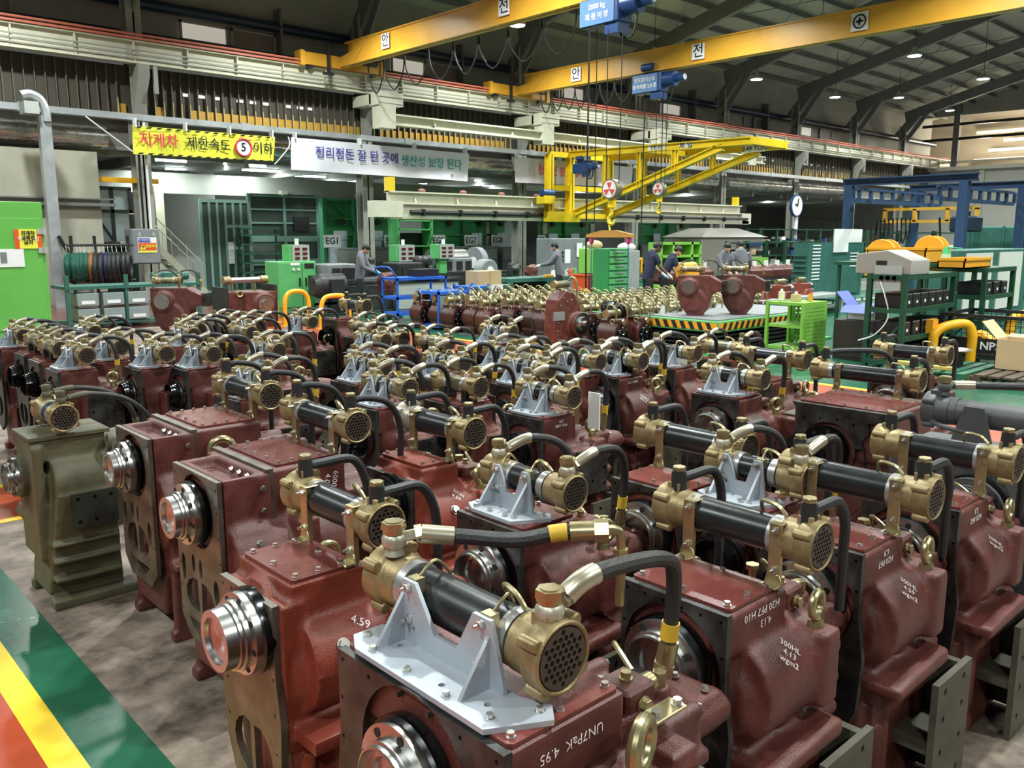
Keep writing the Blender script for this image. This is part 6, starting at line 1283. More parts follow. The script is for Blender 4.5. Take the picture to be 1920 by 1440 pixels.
# ------------------------------------------------------------------ machine row
t = T('control_cabinet', 'green twin-door control cabinet behind the hoop barriers', 'cabinet', (PY(523, 590, 18.7).x, 18.7, 0))
x0, x1, z0, z1 = rY(523, 600, 490, 590, 18.7); L = x1 - x0
B().box(0, L, 0, 0.6, 0.12, z1).build('body', GRNM, t, bev=0.015)
for a, b in ((0.02, L * 0.62), (L * 0.64, L - 0.02)): B().box(a, b, -0.02, 0, 0.2, z1 - 0.04).build('door', GRNM, t, bev=0.005)
for xx in (0.05, L - 0.1): B().box(xx, xx + 0.06, 0.05, 0.5, 0, 0.12).build('foot', GRNM, t)
for xx in (L * 0.54, L * 0.7): B().box(xx, xx + 0.03, -0.05, -0.02, 0.7, 0.9).build('handle', BLACK, t)
for xx in (0.42, 0.55): B().cyl((xx, -0.02, 1.1), (xx, -0.05, 1.1), 0.03, seg=10).build('lamp_button', WHITE, t)
B().box(L * 0.45 - 0.12, L * 0.45 + 0.12, -0.03, -0.02, 1.2, 1.26).build('plate', WHITE, t)
for xx in (L * 0.76, L * 0.88): B().box(xx - 0.07, xx + 0.06, -0.03, -0.02, 1.12, 1.24).build('meter', BLACK, t)
def gauge_box(label, px0, px1, pt, pb, Y):
    x0, x1, z0, z1 = rY(px0, px1, pt, pb, Y); t = T('gauge_box', label, 'control box', (x0, Y, z0)); L, H = x1 - x0, z1 - z0
    B().box(0, L, 0, 0.35, 0, H).build('case', GRNM, t, bev=0.01); B().box(L * 0.15, L, -0.02, 0, 0.0, H).build('face', GREYL, t)
    for i in range(2):
        for j in range(3): B().box(L * (0.28 + 0.38 * i), L * (0.5 + 0.38 * i), -0.04, -0.02, H * (0.12 + 0.28 * j), H * (0.26 + 0.28 * j)).build('display', mat('display_red', (0.10, 0.01, 0.01), 0.3), t)
    B().tube([(L * 0.5, 0.1, H), (L * 0.5, 0.1, H + 0.15)], 0.05, 8, 1).build('beacon', WHITE, t)
    if Y > 19: B().box(L * 0.3, L * 0.7, 0.1, 0.3, -z0, 0).build('pedestal', GRNM, t)
gauge_box('gauge box with red displays on the green twin cabinet', 541, 580, 459, 490, 18.9)
gauge_box('gauge box with red displays above the dark engine rigs', 742, 777, 459, 490, 20.5)
gauge_box('gauge box with red displays beside the stacked flat rollers', 819, 851, 458, 485, 20.5)
# motor
t = T('drive_motor', 'large black finned drive motor beside the green cabinet', 'motor', (PY(584, 595, 18.0).x, 18.0, 0)); t.scale = (0.72, 0.72, 0.8)
mb = B().cyl((0.1, 0.3, 0.62), (1.0, 0.3, 0.62), 0.36, seg=24).cyl((-0.1, 0.3, 0.62), (0.1, 0.3, 0.62), 0.25, 0.36, 20).box(0.1, 1.0, 0.0, 0.6, 0, 0.3).box(0.35, 0.8, 0.1, 0.5, 0.9, 1.1)
mb.build('motor_body', DKM, t)
for k in range(12):
    a = k * PI / 11; B().box(0.12, 0.98, -0.006, 0.006, 0.34, 0.41).rot(0).build('x', DKM, t).name = 'fin'; f = t.children[-1]; f.rotation_euler = (a - PI / 2, 0, 0); f.location = (0, 0.3, 0.62)
# engine test beds
def testbed(label, px0, px1, Y, hue=0, drum=False):
    x0 = PY(px0, 560, Y).x; x1 = PY(px1, 560, Y).x; L = x1 - x0; t = T('test_bench', label, 'machine', (x0, Y, 0))
    B().box(0, L, 0, 1.0, 0.0, 0.72).build('base', GREYM, t, bev=0.02); B().box(0.02, L - 0.02, -0.02, 0, 0.05, 0.66).build('front_panel', GREYL if hue else DKM, t)
    B().box(-0.05, L + 0.05, -0.05, 1.05, 0.72, 0.78).build('drip_tray', DKM, t)
    B().box(L * 0.05, L * 0.45, 0.1, 0.8, 0.78, 1.22).build('frame_block', GREYM if not hue else DKM, t, bev=0.03)
    for q in (0.12, 0.25, 0.36): B().box(L * q, L * q + 0.22, 0.07, 0.1, 0.86, 1.12).build('window', HOLE, t)
    if drum:
        B().cyl((L * 0.55, 0.45, 1.05), (L * 0.62, 0.45, 1.05), 0.5, seg=30).build('fan_disc', GREYM, t); B().cyl((L * 0.53, 0.45, 1.05), (L * 0.56, 0.45, 1.05), 0.18, seg=20).build('hub', WHITE, t)
        B().lathe((0.05, 0.45, 1.2), (1, 0, 0), [(0, 0.3), (L * 0.4, 0.3)], 20).build('guard', STEEL, t)
    return t
testbed('grey test bench whose frame has dark windows, behind the worker', 612, 745, 18.2)
testbed('grey test bench with light side panel behind the blue trolley', 745, 860, 18.0, 1)
testbed('long test bench with silver guard and round grey fan disc', 822, 968, 20.6, 0, True)
t = T('fan_wheel', 'round grey brushed fan wheel with white hub', 'fan', PY(916, 507, 19.8)); q = B().cyl((0, -0.05, 0), (0, 0.3, 0), 0.34, seg=32).build('wheel', GALV, t); B().cyl((0, -0.1, 0), (0, -0.05, 0), 0.13, seg=20).build('hub', WHITE, t); B().cyl((0, -0.08, 0), (0, -0.05, 0), 0.30, 0.34, 32).build('rim', GREYM, t); B().box(-0.1, 0.1, 0.0, 0.25, -t.location.z, -0.3).build('pedestal', GREYM, t)
lumpy('gearbox under test held on the bench in front of the grey-jacketed worker', 'test_gearbox', 'gearbox', PY(725, 548, 17.2), 0.26, 16, RED, 11, 1.0)
lumpy('half-assembled gearbox on the teal bench under the reaching hands', 'test_gearbox', 'gearbox', PY(997, 520, 17.4), 0.24, 14, RED, 12, 0.8)
lumpy('black engine block on the grey test bench', 'engine_block', 'engine', PY(790, 520, 18.6), 0.34, 16, DKM, 13, 0.9)
eb = lumpy('dark engine block with pipes between the two test benches', 'engine_block', 'engine', PY(690, 520, 19.2), 0.3, 16, DKM, 17, 0.9); B().box(-0.3, 0.3, -0.2, 0.3, -eb.location.z, 0.02).build('pedestal', GREYM, eb)
lumpy('grey turbo unit at the right end of the long test bench', 'engine_block', 'engine', PY(962, 520, 18.6), 0.26, 12, DKM, 19, 0.8)
# blue trolleys
def trolley(label, px0, px1, pt, Y, H, levels, d=0.6, handle=True, name='trolley', box=None):
    x0 = PY(px0, 560, Y).x; x1 = PY(px1, 560, Y).x; L = x1 - x0; t = T(name, label, 'trolley', (x0, Y, 0))
    for xx in (0.02, L - 0.02):
        for yy in (0.02, d - 0.02): B().box(xx - 0.02, xx + 0.02, yy - 0.02, yy + 0.02, 0.12, H).build('post', TRBLUE, t)
    for zz in levels: B().box(0, L, 0, d, zz, zz + 0.06).build('shelf', TRBLUE, t)
    if handle: B().tube([(0.0, 0.0, H - 0.02), (-0.16, 0.0, H + 0.2), (-0.1, d / 2, H + 0.24), (-0.16, d, H + 0.2), (0.0, d, H - 0.02)], 0.018, 6).build('handle', TRBLUE, t)
    for xx in (0.12, L - 0.12):
        for yy in (0.08, d - 0.08): B().cyl((xx, yy - 0.02, 0.07), (xx, yy + 0.02, 0.07), 0.07, seg=16).build('castor', GREYM, t)
    return t
trolley('bright blue three-shelf trolley with a black box on top', 745, 838, 530, 15.6, 0.98, (0.14, 0.5, 0.92))
u = T('storage_box', 'black box standing on the blue three-shelf trolley', 'box', PY(784, 530, 15.7)); B().box(0, 0.6, 0, 0.4, 0.02, 0.30).build('box_body', BLACK, u, bev=0.01)
t = trolley('blue cabinet trolley with clear sides beside the blue shelf trolley', 822, 880, 545, 13.7, 0.82, (0.05, 0.72), 0.7, False)
for q in (0, 1): B().box(0.04, 0.6, -0.01, 0.0, 0.15, 0.7).build('clear_side', GLASS, t) if q == 0 else None
t = trolley('second blue cabinet trolley next to the teal box', 882, 918, 545, 14.4, 0.84, (0.05, 0.74), 0.6, False)
x0, x1, z0, z1 = rY(905, 958, 534, 575, 14.9); t = T('teal_bin', 'teal steel box with a white notice on its front', 'box', (x0, 14.9, 0)); B().box(0, x1 - x0, 0, 0.6, 0, z1).build('body', TEAL, t, bev=0.01); B().box(0.25, 0.62, -0.012, 0, 0.45, 0.78).build('notice', WHITE, t); text('부품상자\n정리정돈', 0.07, mat('print_blue', (0.03, 0.06, 0.4), 0.5), t, (0.435, -0.02, 0.62), (1, 0, 0), (0, 0, 1))
def carton(label, loc, w_, d_, h_, flaps=False, rz=0.0, m=CARD):
    t = thing('cardboard_box', label, 'box', tuple(loc), rz); th = 0.008
    if flaps:
        B().box(0, w_, 0, th, 0, h_).box(0, w_, d_ - th, d_, 0, h_).box(0, th, 0, d_, 0, h_).box(w_ - th, w_, 0, d_, 0, h_).box(0, w_, 0, d_, 0, th).build('walls', m, t)
        B().add([(0, 0, h_), (w_, 0, h_), (w_, -0.08, h_ + d_ * 0.36), (0, -0.08, h_ + d_ * 0.36), (0, th, h_), (w_, th, h_), (w_, -0.08 + th, h_ + d_ * 0.36), (0, -0.08 + th, h_ + d_ * 0.36)], [(0, 1, 2, 3), (7, 6, 5, 4), (0, 3, 7, 4), (1, 5, 6, 2), (3, 2, 6, 7)]).build('flap', m, t)
        B().beam((w_ / 2, d_, h_), (w_ / 2, d_ + 0.2, h_ + 0.22), w_, th, (0, 0, 1)).build('flap', m, t); B().beam((w_, d_ / 2, h_), (w_ + d_ * 0.35, d_ / 2, h_ + 0.03), d_, th).build('flap', m, t)
    else: B().box(0, w_, 0, d_, 0, h_).build('walls', m, t)
    B().box(w_ / 2 - 0.03, w_ / 2 + 0.03, -0.003, 0, 0 if not flaps else h_ - 0.1, h_ if not flaps else h_).build('tape', mat('tape_tan', (0.5, 0.36, 0.13), 0.35), t)
    return t
carton('closed cardboard box standing on the teal box', (x0 - 0.05, 15.0, z1 + 0.0), 0.72, 0.45, 0.32)
# teal workbench
x0, x1, z0, z1 = rY(958, 1093, 520, 575, 16.4); L = x1 - x0; t = T('workbench', 'long teal steel workbench with dark shelves underneath', 'workbench', (x0, 16.4, 0)); H = z1
B().box(0, L, 0, 0.9, H - 0.1, H).build('bench_top', TEAL, t)
for xx in (0.03, L * 0.5, L - 0.03): B().box(xx - 0.05, xx + 0.05, 0.0, 0.1, 0, H - 0.1).box(xx - 0.05, xx + 0.05, 0.8, 0.9, 0, H - 0.1).build('leg', TEAL, t)
B().box(0.05, L - 0.05, 0.1, 0.9, 0.3, 0.34).build('shelf_board', DKM, t); B().box(0.05, L - 0.05, 0.82, 0.86, 0.05, H - 0.1).build('back_board', BLACK, t)
for i, (q, c, nm, lb) in enumerate([(0.55, YCR, 'yellow_tray', 'small yellow tray on the teal workbench'), (0.62, WHITE, 'white_cup', 'white container on the teal workbench beside the yellow tray'), (0.70, WHITE, 'cloth_bundle', 'bundled white cloth on the teal workbench'), (0.80, ZINC, 'metal_fitting', 'shiny metal fitting on the teal workbench'), (0.87, ORB, 'red_valve', 'red handled valve on the teal workbench'), (0.93, GRNM, 'green_can', 'small green can at the end of the teal workbench')]):
    u = T(nm, lb, 'tool' if i > 2 else 'container', (x0 + L * q, 16.55, H)); mb = B().cyl((0, 0, 0), (0, 0, 0.12 + 0.05 * (i % 3)), 0.06 + 0.015 * (i % 2), 0.05, 14) if i else B().box(-0.12, 0.12, -0.08, 0.08, 0, 0.06)
    if i in (3, 4): mb.cyl((-0.06, 0, 0.1), (0.08, 0, 0.2), 0.03, seg=10)
    mb.build(nm + '_body', c, u, bev=0.005)
x0, x1, z0, z1 = rY(1034, 1100, 447, 516, 19.4); t = T('control_cabinet', 'grey control cabinet with rows of buttons behind the reaching worker', 'cabinet', (x0, 19.4, 0)); L = x1 - x0
B().box(0, L, 0, 0.7, 0, z1).build('body', GREYM, t, bev=0.02); B().box(0.03, L * 0.62, -0.02, 0, 0.5, z1 - 0.05).build('door', GREYM, t)
for i in range(3):
    for j in range(3): B().cyl((0.25 + i * 0.12, -0.02, z1 - 0.45 - j * 0.13), (0.25 + i * 0.12, -0.06, z1 - 0.45 - j * 0.13), 0.035, seg=8).build('knob', BLACK, t)
for (a, b, c, d) in ((0.6, 0.85, 0.8, 0.35), (L * 0.68, L * 0.84, 0.6, 0.15), (L * 0.87, L * 1.0, 0.55, 0.25)): B().box(a, b, -0.035, -0.02, z1 - c, z1 - d).build('notice', WHITE, t)
t = T('machine_cabinet', 'green machine housing between the grey cabinet and orange bins', 'cabinet', (PY(1104, 500, 19.0).x, 19.0, 0)); B().box(0, 1.6, 0, 0.8, 0, 1.25).build('body', TEAL, t, bev=0.03); B().box(0.1, 1.5, -0.02, 0, 0.15, 1.1).build('door', TEAL, t)
# orange bins
def bin_(px0, px1, lab, Y=14.7):
    x0, x1, z0, z1 = rY(px0, px1, 514, 575, Y); t = T('plastic_bin', lab, 'bin', (x0, Y, 0), None); L = x1 - x0
    B().frus((0.04, L - 0.04, 0.04, 0.5), (0, L, 0, 0.55), 0.0, z1).build('tub', ORB, t); B().box(-0.02, L + 0.02, -0.02, 0.57, z1 - 0.05, z1).box(-0.01, L + 0.01, -0.015, 0.56, z1 * 0.55, z1 * 0.58).build('rim', ORB, t, bev=0.01); return z1
bin_(1103, 1128, 'orange plastic bin, left of the pair under the spreader beam'); zb = bin_(1130, 1156, 'orange plastic bin, right of the pair beside the green drawers')
t = T('plastic_bag', 'pale blue plastic bag heaped in the orange bin', 'bag', (PY(1122, 514, 15.0).x, 15.0, zb)); B().ell((0, 0, 0.18), 0.16, 0.14, 0.28).ell((0.1, 0.02, 0.05), 0.15, 0.12, 0.2).build('bag', mat('bag_blue', (0.45, 0.62, 0.65), 0.4), t, voxel=0.03)
tag(B().box(0, 0.27, 0, 0.02, 0, 0.42).build('white_board', WHITE), 'white board standing in the right orange bin', 'board').location = (PY(1139, 514, 15.0).x, 15.0, zb)
# lime cabinet, green drawers, grey cabinet
x0, x1, z0, z1 = rY(1114, 1141, 466, 580, 16.6); t = T('lime_locker', 'narrow lime locker behind the orange bins', 'locker', (x0, 16.6, 0)); B().box(0, x1 - x0, 0, 0.6, 0, z1).build('body', LIME, t, bev=0.01); B().box(0.03, x1 - x0 - 0.03, -0.015, 0, 0.05, z1 - 0.05).build('door', LIME, t)
B().ell(((x1 - x0) / 2, 0.3, z1 + 0.1), 0.3, 0.2, 0.14).build('brown_bag', CARD, t)
x0, x1, z0, z1 = rY(1141, 1177, 466, 590, 13.6); t = T('drawer_cabinet', 'tall green cabinet with nine drawers behind the small gearboxes', 'cabinet', (x0, 13.6, 0)); L = x1 - x0
B().box(0, L, 0, 0.5, 0, z1).build('body', GRN, t, bev=0.01)
for k in range(9): o = B().box(0.03, L - 0.03, -0.03, 0, 0.08 + k * (z1 - 0.1) / 9, 0.05 + (k + 0.92) * (z1 - 0.1) / 9).build('drawer', GRNM, t, bev=0.006); B().box(L * 0.3, L * 0.7, -0.05, -0.03, 0.10 + (k + 0.4) * (z1 - 0.1) / 9, 0.13 + (k + 0.4) * (z1 - 0.1) / 9).build('handle', GALV, o)
x0, x1, z0, z1 = rY(1178, 1197, 470, 590, 13.8); t = T('steel_locker', 'plain grey steel locker with white bag on top', 'locker', (x0, 13.8, 0)); B().box(0, x1 - x0, 0, 0.5, 0, z1).build('body', GREYL, t, bev=0.01); B().box(0.02, x1 - x0 - 0.02, -0.012, 0, 0.06, z1 - 0.05).build('door', GREYL, t); B().ell(((x1 - x0) / 2, 0.25, z1 + 0.08), 0.28, 0.2, 0.12).build('white_bag', WHITE, t)
x0, x1, z0, z1 = rY(1241, 1312, 454, 520, 17.0); t = T('lime_shelf', 'lime green open shelf behind the bending worker', 'shelf', (x0, 17.0, 0)); L = x1 - x0
for xx in (0, L * 0.3, L * 0.78, L): B().box(xx - 0.05, xx + 0.05, 0, 0.5, 0, z1).build('post', LIME, t)
for zz in (0.4, 0.8, 1.2, z1 - 0.08): B().box(0, L, 0, 0.5, zz, zz + 0.08).build('shelf_board', LIME, t)
B().box(0.05, L - 0.05, 0.45, 0.5, 0.1, z1 - 0.1).build('back', BLACK, t)
for k in range(8): B().cyl((0.3 + k * L / 9, 0.2, 0.88), (0.3 + k * L / 9, 0.2, 1.05), 0.06, seg=10).build('part_cup', DKM, t)
t = T('mesh_column', 'stack of white springs between the two navy-shirted workers', 'stack', (PY(1231, 520, 17.6).x, 17.6, 0))
for k in range(11): B().torus((0, 0, 0.75 + k * 0.075), (0, 0, 1), 0.2, 0.028, 14, 6).build('ring', WHITE, t)
B().box(-0.2, 0.2, -0.2, 0.2, 0, 0.72).build('stand', DKM, t)
# long red castings on tables
def castings(px0, px1, py, Y, n, lab, z=0.72):
    a, b = PY(px0, py, Y).x, PY(px1, py, Y).x
    t = T('casting_table', lab, 'table', (a, Y, 0)); B().box(0, b - a, 0, 0.7, z - 0.08, z).build('table_top', DKM, t)
    for xx in (0.05, b - a - 0.1): B().box(xx, xx + 0.06, 0.05, 0.12, 0, z - 0.08).box(xx, xx + 0.06, 0.6, 0.66, 0, z - 0.08).build('leg', DKM, t)
    first = None
    for k in range(n):
        x = a + (b - a) * (k + 0.3) / n
        if first is None:
            first = T('gear_casting', 'red gear casing lying on the long dark table', 'casting', (x, Y + 0.3, z), 'red casings on the long tables')
            B().box(-0.3, 0.3, -0.25, 0.25, 0.0, 0.22).cyl((-0.3, 0, 0.2), (0.3, 0, 0.2), 0.16, seg=16).build('casing', RED, first, voxel=0.03); B().cyl((0.1, -0.05, 0.3), (0.1, -0.05, 0.48), 0.06, seg=12).build('cap', WHITE, first)
        else: dup(first, (x, Y + 0.3, z))
castings(1255, 1345, 520, 13.6, 4, 'dark steel table behind the lift table, bearing red casings')
castings(1418, 1520, 520, 13.0, 5, 'dark steel table right of the workers, bearing red casings')
def mini(px, py, Y, lab):
    t = T('small_gearbox', lab, 'gearbox', PY(px, py, Y)); 
    B().box(-0.18, 0.18, -0.18, 0.18, 0, 0.34).prism([(-0.2, 0.0), (0.2, 0.0), (0.14, 0.2), (-0.14, 0.2)], 1, -0.24, -0.1).build('housing', REDB, t, bev=0.02); B().cyl((0.15, -0.05, 0.22), (0.30, -0.05, 0.22), 0.14, seg=16).build('ring_flange', STEEL, t)
    B().cyl((-0.2, 0, 0.42), (0.15, 0, 0.42), 0.06, seg=12).build('cooler', GOLD, t)
mini(1420, 562, 10.5, 'orange-red gear unit with ring flange, left of three beyond the green rack'); mini(1462, 562, 10.3, 'orange-red gear unit with ring flange, middle of three beyond the green rack'); mini(1500, 556, 10.6, 'orange-red gear unit with ring flange, right of three beyond the green rack')
t = T('parts_table', 'grey parts table under the three orange-red gear units', 'table', (PY(1395, 570, 10.2).x, 10.1, 0)); zt = PY(1440, 562, 10.2).z; B().box(0, 4.6, 0, 1.0, zt - 0.06, zt).build('table_top', GREYL, t)
for xx in (0.1, 4.4): B().box(xx, xx + 0.08, 0.05, 0.12, 0, zt - 0.06).build('leg', GREYL, t)
lumpy('red gearbox with gold cooler standing behind the small gearboxes', 'red_gearbox', 'gearbox', (PZ(1240, 598, 0).x + 0.3, PZ(1240, 598, 0).y - 0.6, 0.25), 0.42, 16, RED, 23, 0.9)
tag(B().box(-0.25, 0.25, -0.2, 0.2, 0, 0.22).cyl((-0.3, 0, 0.25), (0.3, 0, 0.25), 0.12, seg=14).build('amber_casting', YCR, voxel=0.03), 'amber yellow cast part between the workers and the lift table', 'casting').location = PY(1290, 520, 12.4)
# ------------------------------------------------------------------ right side
def rack_green():
    c = PZ(1436, 655, 0); x0, y0 = 12.45, 6.72; L, D, H = 0.7, 0.62, 0.86
    t = T('perforated_rack', 'lime green rack with perforated sides holding odds and ends', 'rack', (x0, y0, 0))
    for xx in (0, L):
        for yy in (0, D): B().box(xx - 0.025, xx + 0.025, yy - 0.025, yy + 0.025, 0, H).build('post', LIME, t)
    for zz in (0.10, 0.45, H - 0.05): B().box(0, L, 0, D, zz, zz + 0.045).build('shelf_board', LIME, t)
    hs = [circ(0.06 + i * 0.055, 0.1 + j * 0.06, 0.017, 6) for i in range(11) for j in range(12)]
    pl = plate2d([[(0.02, 0.05), (L - 0.02, 0.05), (L - 0.02, H), (0.02, H)]] + hs, 0.008)
    mapv(pl, lambda v: (v[0], -0.02 + v[2], v[1])).build('perforated_side', LIME, t)
    hs = [circ(0.08 + i * 0.07, 0.15 + j * 0.07, 0.020, 6) for i in range(7) for j in range(9)]
    pl = plate2d([[(0.02, 0.05), (D - 0.02, 0.05), (D - 0.02, H), (0.02, H)]] + hs, 0.008); mapv(pl, lambda v: (L + v[2], v[0], v[1])).build('perforated_back', LIME, t)
    return x0, y0, L, D, H
rx, ry, rl, rd, rh = rack_green()
for i, (dx, dy, w_, h_, m, lab, nm) in enumerate([(0.2, 0.5, 0.05, 0.15, mat('cream_can', (0.7, 0.66, 0.5), 0.5), 'cream canister on the lime rack', 'canister'), (0.3, 0.3, 0.06, 0.11, CARD, 'small open carton on the lime rack', 'small_carton'), (0.4, 0.1, 0.035, 0.12, YCR, 'orange bottle with red cap on the lime rack', 'bottle')]):
    u = T(nm, lab, 'container', (rx + dx, ry + dy, rh)); (B().cyl((0, 0, 0), (0, 0, h_), w_, seg=14) if i != 1 else B().box(-w_, w_, -w_, w_, 0, h_)).build('body_shell', m, u)
    B().cyl((0, 0, h_), (0, 0, h_ + 0.04), w_ * 0.4, seg=10).build('cap', ORB if i == 2 else WHITE, u)
for k in range(5): tag(B().cyl((0, 0, 0.015), (0.22 - 0.02 * k, 0.05 * k - 0.1, 0.015), 0.012, seg=6).build('wrench', ZINC), 'shiny spanner lying on the lime rack', 'tool', 'spanners on the lime rack').location = (rx + 0.1 + 0.08 * k, ry + 0.52 - 0.09 * k, rh)
# blue and white box on dark chest
p = PZ(1600, 685, 0); t = T('dark_chest', 'dark brown steel chest between the lime rack and green shelf', 'chest', (12.75, 5.6, 0)); B().box(0, 0.9, 0, 0.75, 0, 0.62).build('body', mat('chest_brown', (0.03, 0.022, 0.018), 0.5), t, bev=0.01); B().box(-0.012, 0, 0.05, 0.7, 0.05, 0.56).build('door', mat('chest_brown', (0.03, 0.022, 0.018), 0.5), t)
t = carton('white box with open blue flaps on the dark chest', (12.8, 5.72, 0.62), 0.38, 0.45, 0.2, True, 0, WHITE); 
BLF = mat('flap_blue', (0.10, 0.14, 0.55), 0.5)
for c in t.children:
    if c.name.startswith('flap'): c.data.materials[0] = BLF
B().add([(-0.01, 0.0, 0.22), (-0.01, 0.5, 0.22), (-0.14, 0.5, 0.12), (-0.14, 0.0, 0.12), (0.0, 0.0, 0.225), (0.0, 0.5, 0.225), (-0.13, 0.5, 0.125), (-0.13, 0.0, 0.125)], [(0, 1, 2, 3), (7, 6, 5, 4), (0, 3, 7, 4), (1, 5, 6, 2), (3, 2, 6, 7), (0, 4, 5, 1)]).build('flap', BLF, t)
tag(B().ell((0, 0, 0.09), 0.14, 0.12, 0.10).build('white_cloth', WHITE, voxel=0.02), 'crumpled white cloth above the blue-flapped box', 'cloth').location = (13.3, 6.0, 0.62)
# dark green shelf with black boxes
def big_shelf(label, x0, y0, L, D, H, zs, dirx=True):
    t = T('parts_shelf', label, 'shelf', (x0, y0, 0))
    for xx in (0, L):
        for yy in (0, D): B().box(xx - 0.035, xx + 0.035, yy - 0.035, yy + 0.035, 0, H).build('post', DGRN, t)
    for zz in zs: B().box(-0.03, L + 0.03, -0.04, D + 0.03, zz, zz + 0.07).build('shelf_board', DGRN, t)
    B().beam((0, D, 0.1), (0, 0, H * 0.5), 0.03).build('brace', DGRN, t)
    return t
big_shelf('big dark green steel shelf full of black boxes', 12.15, 5.05, 1.75, 0.5, 1.36, (0.08, 0.42, 0.82, 1.29))
bf = None
for (zz, n, hh) in ((0.15, 4, 0.24), (0.49, 5, 0.24), (0.89, 6, 0.2)):
    for k in range(n):
        lab = 'black plastic box with white tag in the dark green shelf'; loc = (12.22 + 1.65 * k / n, 5.06, zz)
        if bf is None:
            bf = T('storage_box', lab, 'box', loc, 'black boxes in the dark green shelf'); B().box(0, 0.24, 0, 0.44, 0, 0.2).build('box_body', BLACK, bf, bev=0.012); B().box(0.10, 0.14, -0.01, 0, 0.06, 0.1).build('tag', WHITE, bf)
        else: dup(bf, loc)
tag(B().box(0, 0.2, 0, 0.1, 0, 0.2).build('orange_box', YCR), 'small orange box among the black ones', 'box').location = (12.95, 4.94, 0.49)
big_shelf('second dark green shelf behind, with white papers and black bins', 14.6, 4.85, 1.3, 0.6, 1.40, (0.5, 0.9, 1.33))
for k in range(3): dup(bf, (14.75 + k * 0.36, 4.86, 0.97), label='black bin with white tag on the second green shelf', group='black bins on the second shelf')
# machine box, crates and reels on top
t = T('welding_unit', 'grey machine box with open socket panel on the dark green shelf', 'machine', (12.2, 5.0, 1.36)); B().prism([(0, 0), (0.8, 0), (0.8, 0.28), (0.35, 0.34), (0.0, 0.2)], 0, 0.0, 0.62).build('case', mat('case_grey', (0.30, 0.29, 0.26), 0.5), t, bev=0.01)
B().box(-0.05, 0.0, 0.12, 0.5, -0.22, 0.12).build('socket_panel', GREYL, t)
for k in range(3): B().cyl((-0.05, 0.2 + k * 0.09, -0.05), (-0.08, 0.2 + k * 0.09, -0.05), 0.035, seg=10).build('socket', BLACK, t)
B().box(-0.008, 0, 0.35, 0.5, 0.13, 0.19).build('display', BLACK, t); B().tube([(-0.06, 0.4, -0.1), (-0.1, 0.3, -0.3), (-0.06, 0.25, -0.6), (-0.1, 0.4, -0.85), (-0.2, 0.6, -0.95)], 0.01, 5).build('cord', WHITE, t)
def crate(lab, loc, w_, d_, h_):
    t = T('plastic_crate', lab, 'crate', loc); B().box(0, w_, 0, 0.02, 0, h_).box(0, w_, d_ - 0.02, d_, 0, h_).box(0, 0.02, 0, d_, 0, h_).box(w_ - 0.02, w_, 0, d_, 0, h_).box(0, w_, 0, d_, 0, 0.02).box(-0.02, w_ + 0.02, -0.02, 0.0, h_ - 0.04, h_).box(-0.02, 0.0, -0.02, d_ + 0.02, h_ - 0.04, h_).build('crate_shell', YCR, t); return t
crate('long amber crate behind the grey machine box', (14.9, 5.9, 1.44), 0.7, 1.0, 0.26); crate('shallow amber crate at the shelf end, in front of the white panels', (14.0, 4.95, 1.40), 1.1, 0.4, 0.16)
struct_p = T('steel_stand', 'grey steel stand carrying the amber crate and hose reels', 'stand', (14.9, 5.8, 0)); B().box(0, 1.5, 0, 1.7, 1.38, 1.44).build('top_board', DGRN, struct_p)
for xx in (0.05, 1.4):
    for yy in (0.05, 1.6): B().box(xx, xx + 0.05, yy, yy + 0.05, 0, 1.38).build('leg', DGRN, struct_p)
for lab, px, py, X in (('yellow hose reel left of the grey machine box', 1652, 478, 14.95), ('yellow hose reel behind the amber crate', 1742, 470, 16.2)):
    q = PX(px, py, X); t = T('hose_reel', lab, 'reel', q); B().cyl((-0.03, 0, 0), (0.03, 0, 0), 0.27, seg=28).build('disc', YCR, t, bev=0.008); B().cyl((0.03, 0, 0), (0.2, 0, 0), 0.14, seg=20).build('drum', BLACK, t); B().cyl((0.2, 0, 0), (0.24, 0, 0), 0.27, seg=28).build('disc', YCR, t); B().box(-0.02, 0.22, -0.3, -0.1, -0.35, 0.05).box(-0.05, 0.25, -0.3, 0.25, q.z * 0 - 0.36, -0.30).build('reel_frame', YCR, t)
q = PX(1773, 490, 15.2); t = T('spray_bottle', 'green topped clear spray bottle beside the amber crates', 'bottle', (q.x, q.y, 1.44)); B().cyl((0, 0, 0), (0, 0, 0.16), 0.09, 0.07, 14).build('tank', mat('tank_clear', (0.5, 0.65, 0.5), 0.3), t); B().cyl((0, 0, 0.16), (0, 0, 0.28), 0.07, 0.03, 12).cyl((0, 0, 0.27), (0.0, -0.25, 0.25), 0.012, seg=6).build('pump', mat('pump_green', (0.02, 0.4, 0.12), 0.4), t)
